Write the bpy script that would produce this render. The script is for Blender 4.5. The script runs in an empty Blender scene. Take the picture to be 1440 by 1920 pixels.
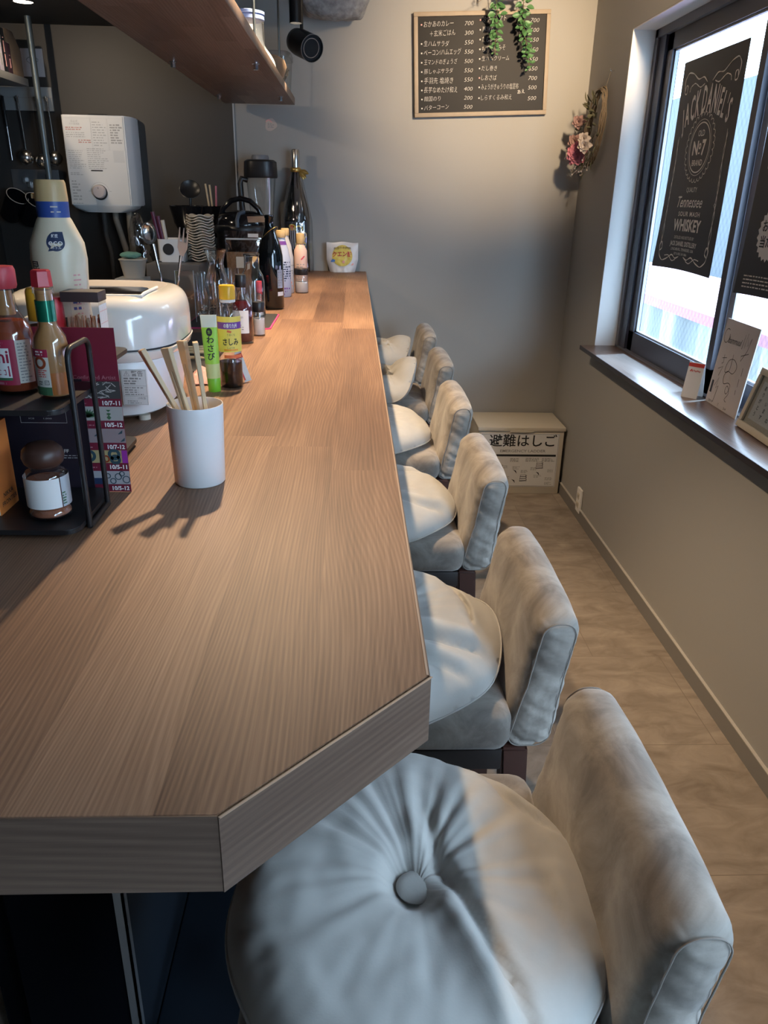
import bpy, bmesh, math, random
from math import sin, cos, pi, radians, sqrt, exp
from mathutils import Vector, Matrix, noise

scene = bpy.context.scene
COL = scene.collection

# ------------------------------------------------------------------ camera
cam_d = bpy.data.cameras.new('camera')
cam_d.sensor_fit = 'VERTICAL'; cam_d.sensor_height = 24.0
cam_d.lens = 24.0 * 1449.19 / 1920.0
cam_d.clip_start = 0.02; cam_d.clip_end = 100
cam = bpy.data.objects.new('camera', cam_d)
cam.matrix_world = Matrix(((0.9991394, -0.0046005, -0.0412215, -0.0649),
                           (-0.0363562, 0.3812379, -0.9237618, 0.0),
                           (0.0199650, 0.9244655, 0.3807426, 1.45),
                           (0, 0, 0, 1)))
COL.objects.link(cam); scene.camera = cam

# ------------------------------------------------------------------ world, sun, exposure
scene.view_settings.view_transform = 'Standard'
scene.view_settings.look = 'None'
scene.view_settings.exposure = 0.62
scene.view_settings.gamma = 1.0
scene.view_settings.use_curve_mapping = False
world = bpy.data.worlds.new('sky'); scene.world = world; world.use_nodes = True
bgn = world.node_tree.nodes['Background']
bgn.inputs[0].default_value = (0.60, 0.79, 1.0, 1); bgn.inputs[1].default_value = 15.0
scene.cycles.max_bounces = 12; scene.cycles.transparent_max_bounces = 24
scene.cycles.caustics_reflective = False; scene.cycles.caustics_refractive = False
scene.cycles.sample_clamp_indirect = 6.0

def add_light(name, kind, loc, target, energy, color, **kw):
    d = bpy.data.lights.new(name, kind); d.energy = energy; d.color = color
    for k, v in kw.items(): setattr(d, k, v)
    o = bpy.data.objects.new(name, d); COL.objects.link(o); o.location = loc
    if target is not None:
        o.rotation_euler = (Vector(target) - Vector(loc)).to_track_quat('-Z', 'Y').to_euler()
    return o

SUN = add_light('sun', 'SUN', (6, 4, 8), (6 - 3.0, 4 - 1.0, 8 - 6.6), 18.0, (0.36, 0.68, 1.0), angle=0.02)
WARM = (1.0, 0.74, 0.47)
WARM2 = (1.0, 0.80, 0.58)
# daylight portals: the two windows in the right wall
for nm_, loc_, tgt_, sx, sy in (('window_portal', (1.225, 2.2, 1.45), (0, 2.2, 1.45), 2.7, 1.3),
                                ('rear_portal', (1.225, -0.45, 1.45), (0, -0.45, 1.45), 2.1, 1.3)):
    p_ = add_light(nm_, 'AREA', loc_, tgt_, 1.0, (1, 1, 1), shape='RECTANGLE', size=sx, size_y=sy)
    p_.data.cycles.is_portal = True

# ------------------------------------------------------------------ materials
def nodes_of(m): return m.node_tree.nodes, m.node_tree.links
def mat(name, color, rough=0.5, metal=0.0, noise_amt=0.0, noise_scale=40.0, bump=0.0, bump_scale=200.0,
        sheen=0.0, coat=0.0, spec=0.5, emit=None, emit_s=0.0, trans=0.0, alpha=1.0):
    m = bpy.data.materials.new(name); m.use_nodes = True
    N, L = nodes_of(m); b = N['Principled BSDF']
    b.inputs['Base Color'].default_value = (*color, 1)
    b.inputs['Roughness'].default_value = rough
    b.inputs['Metallic'].default_value = metal
    b.inputs['Specular IOR Level'].default_value = spec
    b.inputs['Coat Weight'].default_value = coat
    b.inputs['Sheen Weight'].default_value = sheen
    b.inputs['Alpha'].default_value = alpha
    if trans: b.inputs['Transmission Weight'].default_value = trans
    if emit:
        b.inputs['Emission Color'].default_value = (*emit, 1); b.inputs['Emission Strength'].default_value = emit_s
    if noise_amt or bump:
        tc = N.new('ShaderNodeTexCoord')
        if noise_amt:
            n = N.new('ShaderNodeTexNoise'); n.inputs['Scale'].default_value = noise_scale; n.inputs['Detail'].default_value = 5
            L.new(tc.outputs['Object'], n.inputs['Vector'])
            mx = N.new('ShaderNodeMix'); mx.data_type = 'RGBA'
            mx.inputs[6].default_value = (*[c * (1 - noise_amt) for c in color], 1)
            mx.inputs[7].default_value = (*[min(1, c * (1 + noise_amt)) for c in color], 1)
            L.new(n.outputs['Fac'], mx.inputs[0]); L.new(mx.outputs[2], b.inputs['Base Color'])
        if bump:
            n2 = N.new('ShaderNodeTexNoise'); n2.inputs['Scale'].default_value = bump_scale; n2.inputs['Detail'].default_value = 3
            L.new(tc.outputs['Object'], n2.inputs['Vector'])
            bp = N.new('ShaderNodeBump'); bp.inputs['Strength'].default_value = bump; bp.inputs['Distance'].default_value = 0.002
            L.new(n2.outputs['Fac'], bp.inputs['Height']); L.new(bp.outputs['Normal'], b.inputs['Normal'])
    return m

def glass_mat(name, tint=(1, 1, 1), rim=0.8, edge_dark=0.18, refl=0.09):
    """thin clear glass / plastic: transparent in the middle, reflective towards the rims"""
    m = bpy.data.materials.new(name); m.use_nodes = True
    N, L = nodes_of(m); N.remove(N['Principled BSDF']); out = N['Material Output']
    lw = N.new('ShaderNodeLayerWeight'); lw.inputs['Blend'].default_value = 0.35
    tr = N.new('ShaderNodeBsdfTransparent')
    mx = N.new('ShaderNodeMix'); mx.data_type = 'RGBA'
    mx.inputs[6].default_value = (*tint, 1); mx.inputs[7].default_value = (*[t * (1 - edge_dark) for t in tint], 1)
    L.new(lw.outputs['Facing'], mx.inputs[0]); L.new(mx.outputs[2], tr.inputs['Color'])
    gl = N.new('ShaderNodeBsdfGlossy'); gl.inputs['Roughness'].default_value = 0.04
    mp = N.new('ShaderNodeMapRange'); mp.inputs['To Min'].default_value = refl; mp.inputs['To Max'].default_value = rim
    pw = N.new('ShaderNodeMath'); pw.operation = 'POWER'; pw.inputs[1].default_value = 2.5
    L.new(lw.outputs['Facing'], pw.inputs[0]); L.new(pw.outputs[0], mp.inputs['Value'])
    ms = N.new('ShaderNodeMixShader'); L.new(mp.outputs[0], ms.inputs[0]); L.new(tr.outputs[0], ms.inputs[1]); L.new(gl.outputs[0], ms.inputs[2])
    L.new(ms.outputs[0], out.inputs['Surface'])
    return m

def wood_mat(name, c_dark, c_mid, c_light, across='X', along='Y', plank=0.118, length=1.6, rough=0.32, scale=1.0, coat=0.0, figure=1.0):
    """planked walnut: straight grain with cathedral figure, long axis = along"""
    m = bpy.data.materials.new(name); m.use_nodes = True
    N, L = nodes_of(m); b = N['Principled BSDF']; b.inputs['Roughness'].default_value = rough
    b.inputs['Coat Weight'].default_value = coat
    tc = N.new('ShaderNodeTexCoord'); sp = N.new('ShaderNodeSeparateXYZ'); L.new(tc.outputs['Object'], sp.inputs[0])
    def math_(op, a, bb=None, c=None):
        n = N.new('ShaderNodeMath'); n.operation = op
        for i, v in enumerate((a, bb, c)):
            if v is None: continue
            if isinstance(v, (int, float)): n.inputs[i].default_value = v
            else: L.new(v, n.inputs[i])
        return n.outputs[0]
    xa = sp.outputs[across]; ya = sp.outputs[along]
    row = math_('FLOOR', math_('DIVIDE', xa, plank))
    wn = N.new('ShaderNodeTexWhiteNoise'); wn.noise_dimensions = '1D'; L.new(row, wn.inputs['W'])
    ysh = math_('ADD', math_('DIVIDE', ya, length), wn.outputs['Value'])
    colm = math_('FLOOR', ysh)
    wn2 = N.new('ShaderNodeTexWhiteNoise'); wn2.noise_dimensions = '2D'
    cb = N.new('ShaderNodeCombineXYZ'); L.new(row, cb.inputs[0]); L.new(colm, cb.inputs[1]); L.new(cb.outputs[0], wn2.inputs['Vector'])
    rnd = wn2.outputs['Value']
    # local coordinates with a random offset for each plank
    v = N.new('ShaderNodeCombineXYZ')
    L.new(math_('ADD', math_('MULTIPLY', xa, 1.0), math_('MULTIPLY', rnd, 13.0)), v.inputs[0])
    L.new(math_('ADD', math_('MULTIPLY', ya, 0.16), math_('MULTIPLY', rnd, 31.0)), v.inputs[1])
    warp = N.new('ShaderNodeTexNoise'); warp.inputs['Scale'].default_value = 7 * scale; warp.inputs['Detail'].default_value = 0.8
    L.new(v.outputs[0], warp.inputs['Vector'])
    ph = math_('ADD', math_('MULTIPLY', xa, 1350.0 * scale), math_('MULTIPLY', warp.outputs['Fac'], 190.0 * figure))
    rings = math_('ADD', math_('MULTIPLY', math_('SINE', ph), 0.5), 0.5)
    fine = N.new('ShaderNodeTexNoise'); fine.inputs['Scale'].default_value = 1.0; fine.inputs['Detail'].default_value = 6; fine.inputs['Roughness'].default_value = 0.65
    v2 = N.new('ShaderNodeCombineXYZ')
    L.new(math_('MULTIPLY', xa, 330.0 * scale), v2.inputs[0]); L.new(math_('ADD', math_('MULTIPLY', ya, 5.0), math_('MULTIPLY', rnd, 50)), v2.inputs[1])
    L.new(v2.outputs[0], fine.inputs['Vector'])
    big = N.new('ShaderNodeTexNoise'); big.inputs['Scale'].default_value = 3.0 * scale; big.inputs['Detail'].default_value = 3
    v3 = N.new('ShaderNodeCombineXYZ')
    L.new(math_('MULTIPLY', xa, 3.2), v3.inputs[0]); L.new(math_('ADD', math_('MULTIPLY', ya, 0.55), math_('MULTIPLY', rnd, 9)), v3.inputs[1])
    L.new(v3.outputs[0], big.inputs['Vector'])
    f = math_('ADD', math_('MULTIPLY', rings, 0.13), math_('MULTIPLY', fine.outputs['Fac'], 0.62))
    f = math_('ADD', f, math_('MULTIPLY', big.outputs['Fac'], 0.72))
    f = math_('ADD', f, math_('MULTIPLY', rnd, 0.20))
    f = math_('SUBTRACT', f, 0.355)
    rp = N.new('ShaderNodeValToRGB'); e = rp.color_ramp.elements
    e[0].position = 0.12; e[0].color = (*c_dark, 1); e[1].position = 0.82; e[1].color = (*c_light, 1)
    k = e.new(0.46); k.color = (*c_mid, 1)
    L.new(f, rp.inputs[0]); L.new(rp.outputs[0], b.inputs['Base Color'])
    bp = N.new('ShaderNodeBump'); bp.inputs['Strength'].default_value = 0.06; bp.inputs['Distance'].default_value = 0.001
    L.new(fine.outputs['Fac'], bp.inputs['Height']); L.new(bp.outputs['Normal'], b.inputs['Normal'])
    return m

def velvet_mat(name, c1, c2, rough=0.95, scale=11.0, sheen=0.35):
    m = bpy.data.materials.new(name); m.use_nodes = True
    N, L = nodes_of(m); b = N['Principled BSDF']; b.inputs['Roughness'].default_value = rough
    b.inputs['Sheen Weight'].default_value = sheen; b.inputs['Sheen Roughness'].default_value = 0.4
    b.inputs['Specular IOR Level'].default_value = 0.1
    tc = N.new('ShaderNodeTexCoord')
    n = N.new('ShaderNodeTexNoise'); n.inputs['Scale'].default_value = scale; n.inputs['Detail'].default_value = 7; n.inputs['Roughness'].default_value = 0.62
    n.inputs['Distortion'].default_value = 0.6
    L.new(tc.outputs['Object'], n.inputs['Vector'])
    rp = N.new('ShaderNodeValToRGB'); e = rp.color_ramp.elements
    e[0].position = 0.36; e[0].color = (*c1, 1); e[1].position = 0.66; e[1].color = (*c2, 1)
    L.new(n.outputs['Fac'], rp.inputs[0]); L.new(rp.outputs[0], b.inputs['Base Color'])
    n2 = N.new('ShaderNodeTexNoise'); n2.inputs['Scale'].default_value = 420; n2.inputs['Detail'].default_value = 2
    L.new(tc.outputs['Object'], n2.inputs['Vector'])
    bp = N.new('ShaderNodeBump'); bp.inputs['Strength'].default_value = 0.12; bp.inputs['Distance'].default_value = 0.0008
    L.new(n2.outputs['Fac'], bp.inputs['Height']); L.new(bp.outputs['Normal'], b.inputs['Normal'])
    return m

M = {}
M['wall'] = mat('painted_wall', (0.36, 0.35, 0.33), 0.75, bump=0.10, bump_scale=260)
M['panel'] = mat('dark_kitchen_panel', (0.048, 0.043, 0.040), 0.42, noise_amt=0.06, noise_scale=3)
M['black_wall'] = mat('black_kitchen_wall', (0.03, 0.03, 0.03), 0.6)
M['reveal'] = mat('white_reveal', (0.80, 0.80, 0.79), 0.55)
M['ceil'] = mat('white_ceiling', (0.72, 0.72, 0.71), 0.8)
M['base'] = mat('baseboard', (0.22, 0.21, 0.20), 0.5)
M['base_top'] = mat('baseboard_lip', (0.5, 0.47, 0.43), 0.5)
M['walnut'] = wood_mat('walnut_top', (0.078, 0.037, 0.022), (0.218, 0.115, 0.066), (0.41, 0.24, 0.145), rough=0.5, plank=0.095, length=1.25)
M['edge_x'] = wood_mat('walnut_edge_front', (0.062, 0.037, 0.026), (0.125, 0.078, 0.056), (0.215, 0.145, 0.105), across='Z', along='X', plank=0.3, length=3, scale=0.8, rough=0.4)
M['edge_y'] = wood_mat('walnut_edge_side', (0.062, 0.037, 0.026), (0.125, 0.078, 0.056), (0.215, 0.145, 0.105), across='Z', along='Y', plank=0.3, length=3, scale=0.8, rough=0.4)
M['edge_glint'] = mat('pale_edge_highlight', (0.45, 0.32, 0.23), 0.5)
M['sill'] = wood_mat('dark_sill_wood', (0.06, 0.038, 0.03), (0.13, 0.082, 0.065), (0.24, 0.16, 0.13), rough=0.28, plank=0.5, scale=0.5)
M['sill_edge'] = mat('dark_sill_edge', (0.035, 0.03, 0.035), 0.4)
M['shelf_wood'] = wood_mat('shelf_laminated_wood', (0.10, 0.070, 0.058), (0.20, 0.145, 0.118), (0.31, 0.235, 0.195), plank=0.06, length=0.42, rough=0.5, figure=0.5, scale=0.6)
M['navy'] = mat('navy_panel', (0.006, 0.010, 0.016), 0.55, spec=0.25, noise_amt=0.15, noise_scale=6)
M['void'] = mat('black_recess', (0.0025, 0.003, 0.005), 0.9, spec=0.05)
M['alu_trim'] = mat('aluminium_trim', (0.32, 0.33, 0.35), 0.35, 0.8)
M['velvet'] = velvet_mat('taupe_velvet', (0.175, 0.152, 0.132), (0.385, 0.345, 0.303))
M['cushion'] = velvet_mat('greige_cushion', (0.40, 0.382, 0.352), (0.47, 0.45, 0.415), scale=5.0, sheen=0.25)
M['piping'] = mat('cushion_piping', (0.40, 0.38, 0.35), 0.9)
M['seam'] = mat('velvet_seam', (0.24, 0.21, 0.185), 0.9)
M['dark_wood'] = mat('dark_brown_wood', (0.055, 0.022, 0.016), 0.35, noise_amt=0.3, noise_scale=25)
M['black_wood'] = mat('black_brown_rail', (0.018, 0.013, 0.012), 0.5)
M['white_pl'] = mat('white_plastic', (0.88, 0.865, 0.84), 0.32)
M['cup_pl'] = mat('white_melamine', (0.78, 0.78, 0.78), 0.3)
M['cream'] = mat('cream_steel', (0.66, 0.60, 0.49), 0.45)
M['black'] = mat('black_plastic', (0.012, 0.012, 0.014), 0.35)
M['black_m'] = mat('black_metal', (0.010, 0.010, 0.012), 0.38, 0.3)
M['black_g'] = mat('black_glossy', (0.008, 0.008, 0.010), 0.12)
M['steel'] = mat('stainless_steel', (0.62, 0.61, 0.60), 0.22, 1.0)
M['chrome'] = mat('chrome', (0.85, 0.85, 0.86), 0.08, 1.0)
M['pole'] = mat('grey_pole', (0.16, 0.19, 0.20), 0.38, 0.6)
M['grey_rail'] = mat('grey_rail', (0.36, 0.36, 0.35), 0.5)
M['alu_win'] = mat('dark_window_frame', (0.055, 0.056, 0.075), 0.42, 0.25)
M['alu_grey'] = mat('grey_window_frame', (0.17, 0.17, 0.19), 0.4, 0.3)
M['alu_pale'] = mat('pale_sash_edge', (0.42, 0.45, 0.50), 0.4, 0.3)
M['glass'] = glass_mat('clear_glass', (0.97, 0.98, 0.98))
M['glass_thick'] = mat('solid_clear_glass', (0.97, 0.98, 0.98), 0.0, trans=1.0)
M['glass_thick'].node_tree.nodes['Principled BSDF'].inputs['IOR'].default_value = 1.45
M['clear_pl'] = glass_mat('clear_plastic', (0.93, 0.94, 0.94), rim=0.55, edge_dark=0.2, refl=0.06)
M['film'] = glass_mat('plastic_film', (0.96, 0.96, 0.96), rim=0.5, edge_dark=0.15, refl=0.16)
M['paper'] = mat('white_paper', (0.80, 0.79, 0.77), 0.7)
M['ink'] = mat('black_ink', (0.018, 0.018, 0.020), 0.6)
M['grey_ink'] = mat('grey_ink', (0.30, 0.29, 0.28), 0.6)
M['pale_ink'] = mat('pale_ink', (0.50, 0.48, 0.46), 0.6)
M['faint_ink'] = mat('faint_grey_print', (0.60, 0.585, 0.56), 0.6)
M['faint_red'] = mat('faint_red_print', (0.66, 0.36, 0.31), 0.6)
M['white_ink'] = mat('white_ink', (0.85, 0.84, 0.82), 0.6)
M['red_ink'] = mat('red_ink', (0.62, 0.06, 0.05), 0.5)
M['orange_red'] = mat('orange_red_ink', (0.75, 0.16, 0.05), 0.5)
M['maroon'] = mat('maroon_paper', (0.17, 0.014, 0.035), 0.45)
M['red_pl'] = mat('red_plastic', (0.62, 0.035, 0.05), 0.35)
M['pinkred_pl'] = mat('pinkish_red_plastic', (0.62, 0.06, 0.08), 0.4)
M['yellow_pl'] = mat('yellow_plastic', (0.80, 0.45, 0.02), 0.35)
M['orange_pl'] = mat('orange_plastic', (0.85, 0.36, 0.03), 0.35)
M['tan_pl'] = mat('tan_plastic', (0.60, 0.42, 0.20), 0.4)
M['blue_pl'] = mat('blue_wrap', (0.03, 0.075, 0.30), 0.4)
M['navy_ink'] = mat('navy_print', (0.02, 0.035, 0.09), 0.5)
M['green_pl'] = mat('bright_green_plastic', (0.22, 0.56, 0.03), 0.4)
M['lime'] = mat('lime_label', (0.34, 0.66, 0.06), 0.45)
M['lime_pale'] = mat('pale_lime_tube', (0.55, 0.62, 0.25), 0.45)
M['dark_green'] = mat('dark_green_foil', (0.01, 0.16, 0.09), 0.2, 0.5)
M['yellow_lab'] = mat('yellow_label', (0.84, 0.68, 0.12), 0.5)
M['purple_lab'] = mat('purple_label', (0.18, 0.05, 0.33), 0.5)
M['soy'] = mat('soy_sauce', (0.012, 0.004, 0.003), 0.15)
M['dark_red_liq'] = mat('dark_red_liquid', (0.07, 0.008, 0.012), 0.12)
M['hot_liq'] = mat('red_brown_sauce', (0.30, 0.06, 0.025), 0.25)
M['tan_liq'] = mat('tan_pepper_sauce', (0.52, 0.25, 0.09), 0.3, noise_amt=0.2, noise_scale=60)
M['orange_liq'] = mat('orange_pepper_sauce', (0.55, 0.16, 0.03), 0.3)
M['milk_bottle'] = mat('milky_bottle', (0.76, 0.66, 0.48), 0.3)
M['spice'] = mat('brown_spice', (0.30, 0.10, 0.05), 0.9, noise_amt=0.4, noise_scale=400)
M['salt'] = mat('white_salt', (0.78, 0.74, 0.70), 0.9)
M['granola'] = mat('granola', (0.36, 0.20, 0.11), 0.85, noise_amt=0.5, noise_scale=160)
M['bamboo'] = mat('pale_bamboo', (0.66, 0.50, 0.31), 0.55, noise_amt=0.08, noise_scale=60)
M['pine'] = mat('pale_frame_wood', (0.34, 0.27, 0.195), 0.55, noise_amt=0.12, noise_scale=30)
M['birch'] = mat('light_birch', (0.78, 0.58, 0.32), 0.55)
M['slate'] = mat('chalkboard_black', (0.015, 0.0135, 0.0135), 0.48, spec=0.16)
M['chalk'] = mat('white_chalk_pen', (0.62, 0.60, 0.57), 0.7)
M['chalk_pink'] = mat('pink_chalk_pen', (0.75, 0.38, 0.36), 0.7)
M['leaf'] = mat('green_leaf', (0.085, 0.21, 0.075), 0.45, noise_amt=0.35, noise_scale=40)
M['stem'] = mat('brown_stem', (0.13, 0.09, 0.05), 0.7)
M['pink_edge'] = mat('pink_rubber', (0.75, 0.06, 0.22), 0.5)
M['mat_black'] = mat('black_mat', (0.025, 0.025, 0.027), 0.6, bump=0.4, bump_scale=300)
M['rockwool'] = mat('grey_rockwool', (0.34, 0.335, 0.33), 0.95, noise_amt=0.75, noise_scale=48, bump=1.0, bump_scale=70)
M['ceramic'] = mat('ivory_ceramic', (0.62, 0.56, 0.47), 0.35)
M['beige_pl'] = mat('beige_pipe', (0.50, 0.43, 0.32), 0.5)
M['hose'] = mat('dull_beige_hose', (0.30, 0.26, 0.21), 0.6)
M['grey_box'] = mat('warm_grey_panel', (0.16, 0.145, 0.135), 0.45)
M['pink_cloth'] = mat('pink_cloth', (0.72, 0.42, 0.38), 0.9)
M['teal_cloth'] = mat('teal_cloth', (0.16, 0.36, 0.29), 0.9)
M['off_white'] = mat('off_white_plastic', (0.62, 0.55, 0.46), 0.5)
M['blue_lid'] = mat('blue_clip_lid', (0.22, 0.32, 0.62), 0.4)
M['brown_paper'] = mat('brown_paper_bag', (0.20, 0.135, 0.085), 0.85, noise_amt=0.15, noise_scale=20)
M['silver_pouch'] = mat('white_pouch', (0.66, 0.65, 0.66), 0.3)
M['pouch_yel'] = mat('yellow_print', (0.62, 0.50, 0.10), 0.4)
M['gold'] = mat('gold_foil', (0.55, 0.38, 0.12), 0.3, 0.8)
M['rose_pink'] = mat('pink_petal', (0.58, 0.20, 0.26), 0.8, noise_amt=0.3, noise_scale=60)
M['pale_petal'] = mat('pale_petal', (0.55, 0.47, 0.42), 0.85)
M['dusty_petal'] = mat('dusty_pink_petal', (0.36, 0.22, 0.20), 0.85)
M['dry_leaf'] = mat('dried_leaf', (0.10, 0.095, 0.055), 0.85, noise_amt=0.3, noise_scale=50)
M['dry_stem'] = mat('dried_twig', (0.16, 0.12, 0.08), 0.9)
M['banner'] = mat('dark_banner_cloth', (0.022, 0.023, 0.034), 0.5)
M['banner_ink'] = mat('silver_banner_print', (0.93, 0.88, 0.82), 0.5)
M['card_grey'] = mat('signature_card', (0.60, 0.56, 0.565), 0.6)
M['frame_cream'] = mat('cream_picture_frame', (0.62, 0.55, 0.42), 0.5)
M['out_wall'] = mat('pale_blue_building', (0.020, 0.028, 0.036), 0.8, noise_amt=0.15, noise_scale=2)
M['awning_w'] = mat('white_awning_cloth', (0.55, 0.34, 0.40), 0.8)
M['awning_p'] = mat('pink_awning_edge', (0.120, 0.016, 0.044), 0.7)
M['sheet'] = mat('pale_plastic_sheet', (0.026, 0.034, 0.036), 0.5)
M['asphalt'] = mat('pale_concrete', (0.14, 0.14, 0.145), 0.9)
M['lamp_on'] = mat('lit_lamp', (1, 0.9, 0.75), 0.4, emit=(1.0, 0.86, 0.66), emit_s=9.0)
M['lens_off'] = mat('dark_lens', (0.02, 0.025, 0.03), 0.15)

def floor_mat():
    m = bpy.data.materials.new('stone_look_tile'); m.use_nodes = True
    N, L = nodes_of(m); b = N['Principled BSDF']; b.inputs['Roughness'].default_value = 0.45
    tc = N.new('ShaderNodeTexCoord')
    mp = N.new('ShaderNodeMapping'); mp.inputs['Location'].default_value = (0.16, 0.07, 0); L.new(tc.outputs['Object'], mp.inputs['Vector'])
    br = N.new('ShaderNodeTexBrick'); br.offset = 0.5; br.inputs['Scale'].default_value = 1.0
    br.inputs['Brick Width'].default_value = 0.46; br.inputs['Row Height'].default_value = 0.46
    br.inputs['Mortar Size'].default_value = 0.0016; br.inputs['Mortar Smooth'].default_value = 0.3
    br.inputs['Color1'].default_value = (0, 0, 0, 1); br.inputs['Color2'].default_value = (1, 1, 1, 1); br.inputs['Mortar'].default_value = (0.5, 0.5, 0.5, 1)
    L.new(mp.outputs[0], br.inputs['Vector'])
    st = N.new('ShaderNodeMapping'); st.inputs['Scale'].default_value = (5.5, 11, 1); L.new(tc.outputs['Object'], st.inputs['Vector'])
    n = N.new('ShaderNodeTexNoise'); n.inputs['Scale'].default_value = 1.4; n.inputs['Detail'].default_value = 8; n.inputs['Roughness'].default_value = 0.6; n.inputs['Distortion'].default_value = 0.8
    L.new(st.outputs[0], n.inputs['Vector'])
    ad = N.new('ShaderNodeMath'); ad.operation = 'MULTIPLY_ADD'; ad.inputs[1].default_value = 0.10
    L.new(br.outputs['Color'], ad.inputs[0]); L.new(n.outputs['Fac'], ad.inputs[2])
    rp = N.new('ShaderNodeValToRGB'); e = rp.color_ramp.elements
    e[0].position = 0.34; e[0].color = (0.205, 0.165, 0.13, 1); e[1].position = 0.78; e[1].color = (0.40, 0.335, 0.275, 1)
    L.new(ad.outputs[0], rp.inputs[0])
    mx = N.new('ShaderNodeMix'); mx.data_type = 'RGBA'; mx.inputs[7].default_value = (0.22, 0.18, 0.145, 1)
    L.new(br.outputs['Fac'], mx.inputs[0]); L.new(rp.outputs[0], mx.inputs[6]); L.new(mx.outputs[2], b.inputs['Base Color'])
    return m
M['floor'] = floor_mat()

def wire_glass_mat():
    """window pane with diamond wire mesh cast inside"""
    m = bpy.data.materials.new('wired_window_glass'); m.use_nodes = True
    N, L = nodes_of(m); N.remove(N['Principled BSDF']); out = N['Material Output']
    tc = N.new('ShaderNodeTexCoord'); sp = N.new('ShaderNodeSeparateXYZ'); L.new(tc.outputs['Object'], sp.inputs[0])
    def mt(op, a, b=None):
        n = N.new('ShaderNodeMath'); n.operation = op
        for i, v in enumerate((a, b)):
            if v is None: continue
            if isinstance(v, (int, float)): n.inputs[i].default_value = v
            else: L.new(v, n.inputs[i])
        return n.outputs[0]
    y = mt('MULTIPLY', sp.outputs['Y'], 1.5)
    def line(a):
        f = mt('FRACT', mt('MULTIPLY', a, 22.0)); d = mt('ABSOLUTE', mt('SUBTRACT', f, 0.5))
        return mt('LESS_THAN', d, 0.035)
    w = mt('MAXIMUM', line(mt('ADD', y, sp.outputs['Z'])), line(mt('SUBTRACT', y, sp.outputs['Z'])))
    tr = N.new('ShaderNodeBsdfTransparent'); tr.inputs['Color'].default_value = (0.93, 0.96, 0.98, 1)
    gl = N.new('ShaderNodeBsdfGlossy'); gl.inputs['Roughness'].default_value = 0.02
    m1 = N.new('ShaderNodeMixShader'); m1.inputs[0].default_value = 0.06
    L.new(tr.outputs[0], m1.inputs[1]); L.new(gl.outputs[0], m1.inputs[2])
    df = N.new('ShaderNodeBsdfDiffuse'); df.inputs['Color'].default_value = (0.10, 0.11, 0.13, 1)
    m2 = N.new('ShaderNodeMixShader'); L.new(mt('MULTIPLY', w, 0.30), m2.inputs[0]); L.new(m1.outputs[0], m2.inputs[1]); L.new(df.outputs[0], m2.inputs[2])
    L.new(m2.outputs[0], out.inputs['Surface'])
    return m
M['wire_glass'] = wire_glass_mat()

# ------------------------------------------------------------------ mesh helpers
def obj(name, bm, m, parent=None, loc=None, rot=None, smooth=40, kind=None):
    me = bpy.data.meshes.new(name)
    bmesh.ops.recalc_face_normals(bm, faces=bm.faces[:])
    bm.to_mesh(me); bm.free()
    if isinstance(m, str): m = M[m]
    me.materials.append(m)
    if smooth:
        me.shade_smooth(); me.set_sharp_from_angle(angle=radians(smooth))
    o = bpy.data.objects.new(name, me); COL.objects.link(o)
    if parent is not None: o.parent = parent
    if loc: o.location = loc
    if rot: o.rotation_euler = rot
    if kind: o['kind'] = kind
    return o
def thing(name, label, cat, loc=(0, 0, 0), rotz=0.0, group=None, rot=None):
    o = bpy.data.objects.new(name, None); COL.objects.link(o)
    o.empty_display_size = 0.05
    o.location = loc; o.rotation_euler = rot if rot else (0, 0, rotz)
    o['label'] = label; o['category'] = cat
    if group: o['group'] = group
    return o
def tag(o, label, cat, group=None):
    o['label'] = label; o['category'] = cat
    if group: o['group'] = group
    return o
def struct(name, bm, m, **k): return obj(name, bm, m, kind='structure', **k)
def dup(root, loc, label, rotz=None):
    r = root.copy(); COL.objects.link(r); r.location = loc; r['label'] = label
    if rotz is not None: r.rotation_euler = (0, 0, rotz)
    for ch in list(root.children):
        c = ch.copy(); COL.objects.link(c); c.parent = r
        for g in ch.children:
            d = g.copy(); COL.objects.link(d); d.parent = c
    return r

def add(bm, verts, faces, mtx=None):
    vs = [bm.verts.new(mtx @ Vector(v) if mtx is not None else Vector(v)) for v in verts]
    for f in faces:
        try: bm.faces.new([vs[i] for i in f])
        except ValueError: pass
    return vs
def box(x0, x1, y0, y1, z0, z1, bevel=0.0, bm=None, seg=2):
    b = bmesh.new()
    add(b, [(x0, y0, z0), (x1, y0, z0), (x1, y1, z0), (x0, y1, z0), (x0, y0, z1), (x1, y0, z1), (x1, y1, z1), (x0, y1, z1)],
        [(0, 3, 2, 1), (4, 5, 6, 7), (0, 1, 5, 4), (1, 2, 6, 5), (2, 3, 7, 6), (3, 0, 4, 7)])
    if bevel: bmesh.ops.bevel(b, geom=b.edges[:], offset=bevel, segments=seg, affect='EDGES', profile=0.6)
    return merge(bm, b)
def merge(bm, b, mtx=None):
    if mtx is not None: bmesh.ops.transform(b, matrix=mtx, verts=b.verts[:])
    if bm is None: return b
    me = bpy.data.meshes.new('tmp'); b.to_mesh(me); b.free(); bm.from_mesh(me); bpy.data.meshes.remove(me)
    return bm
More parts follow.
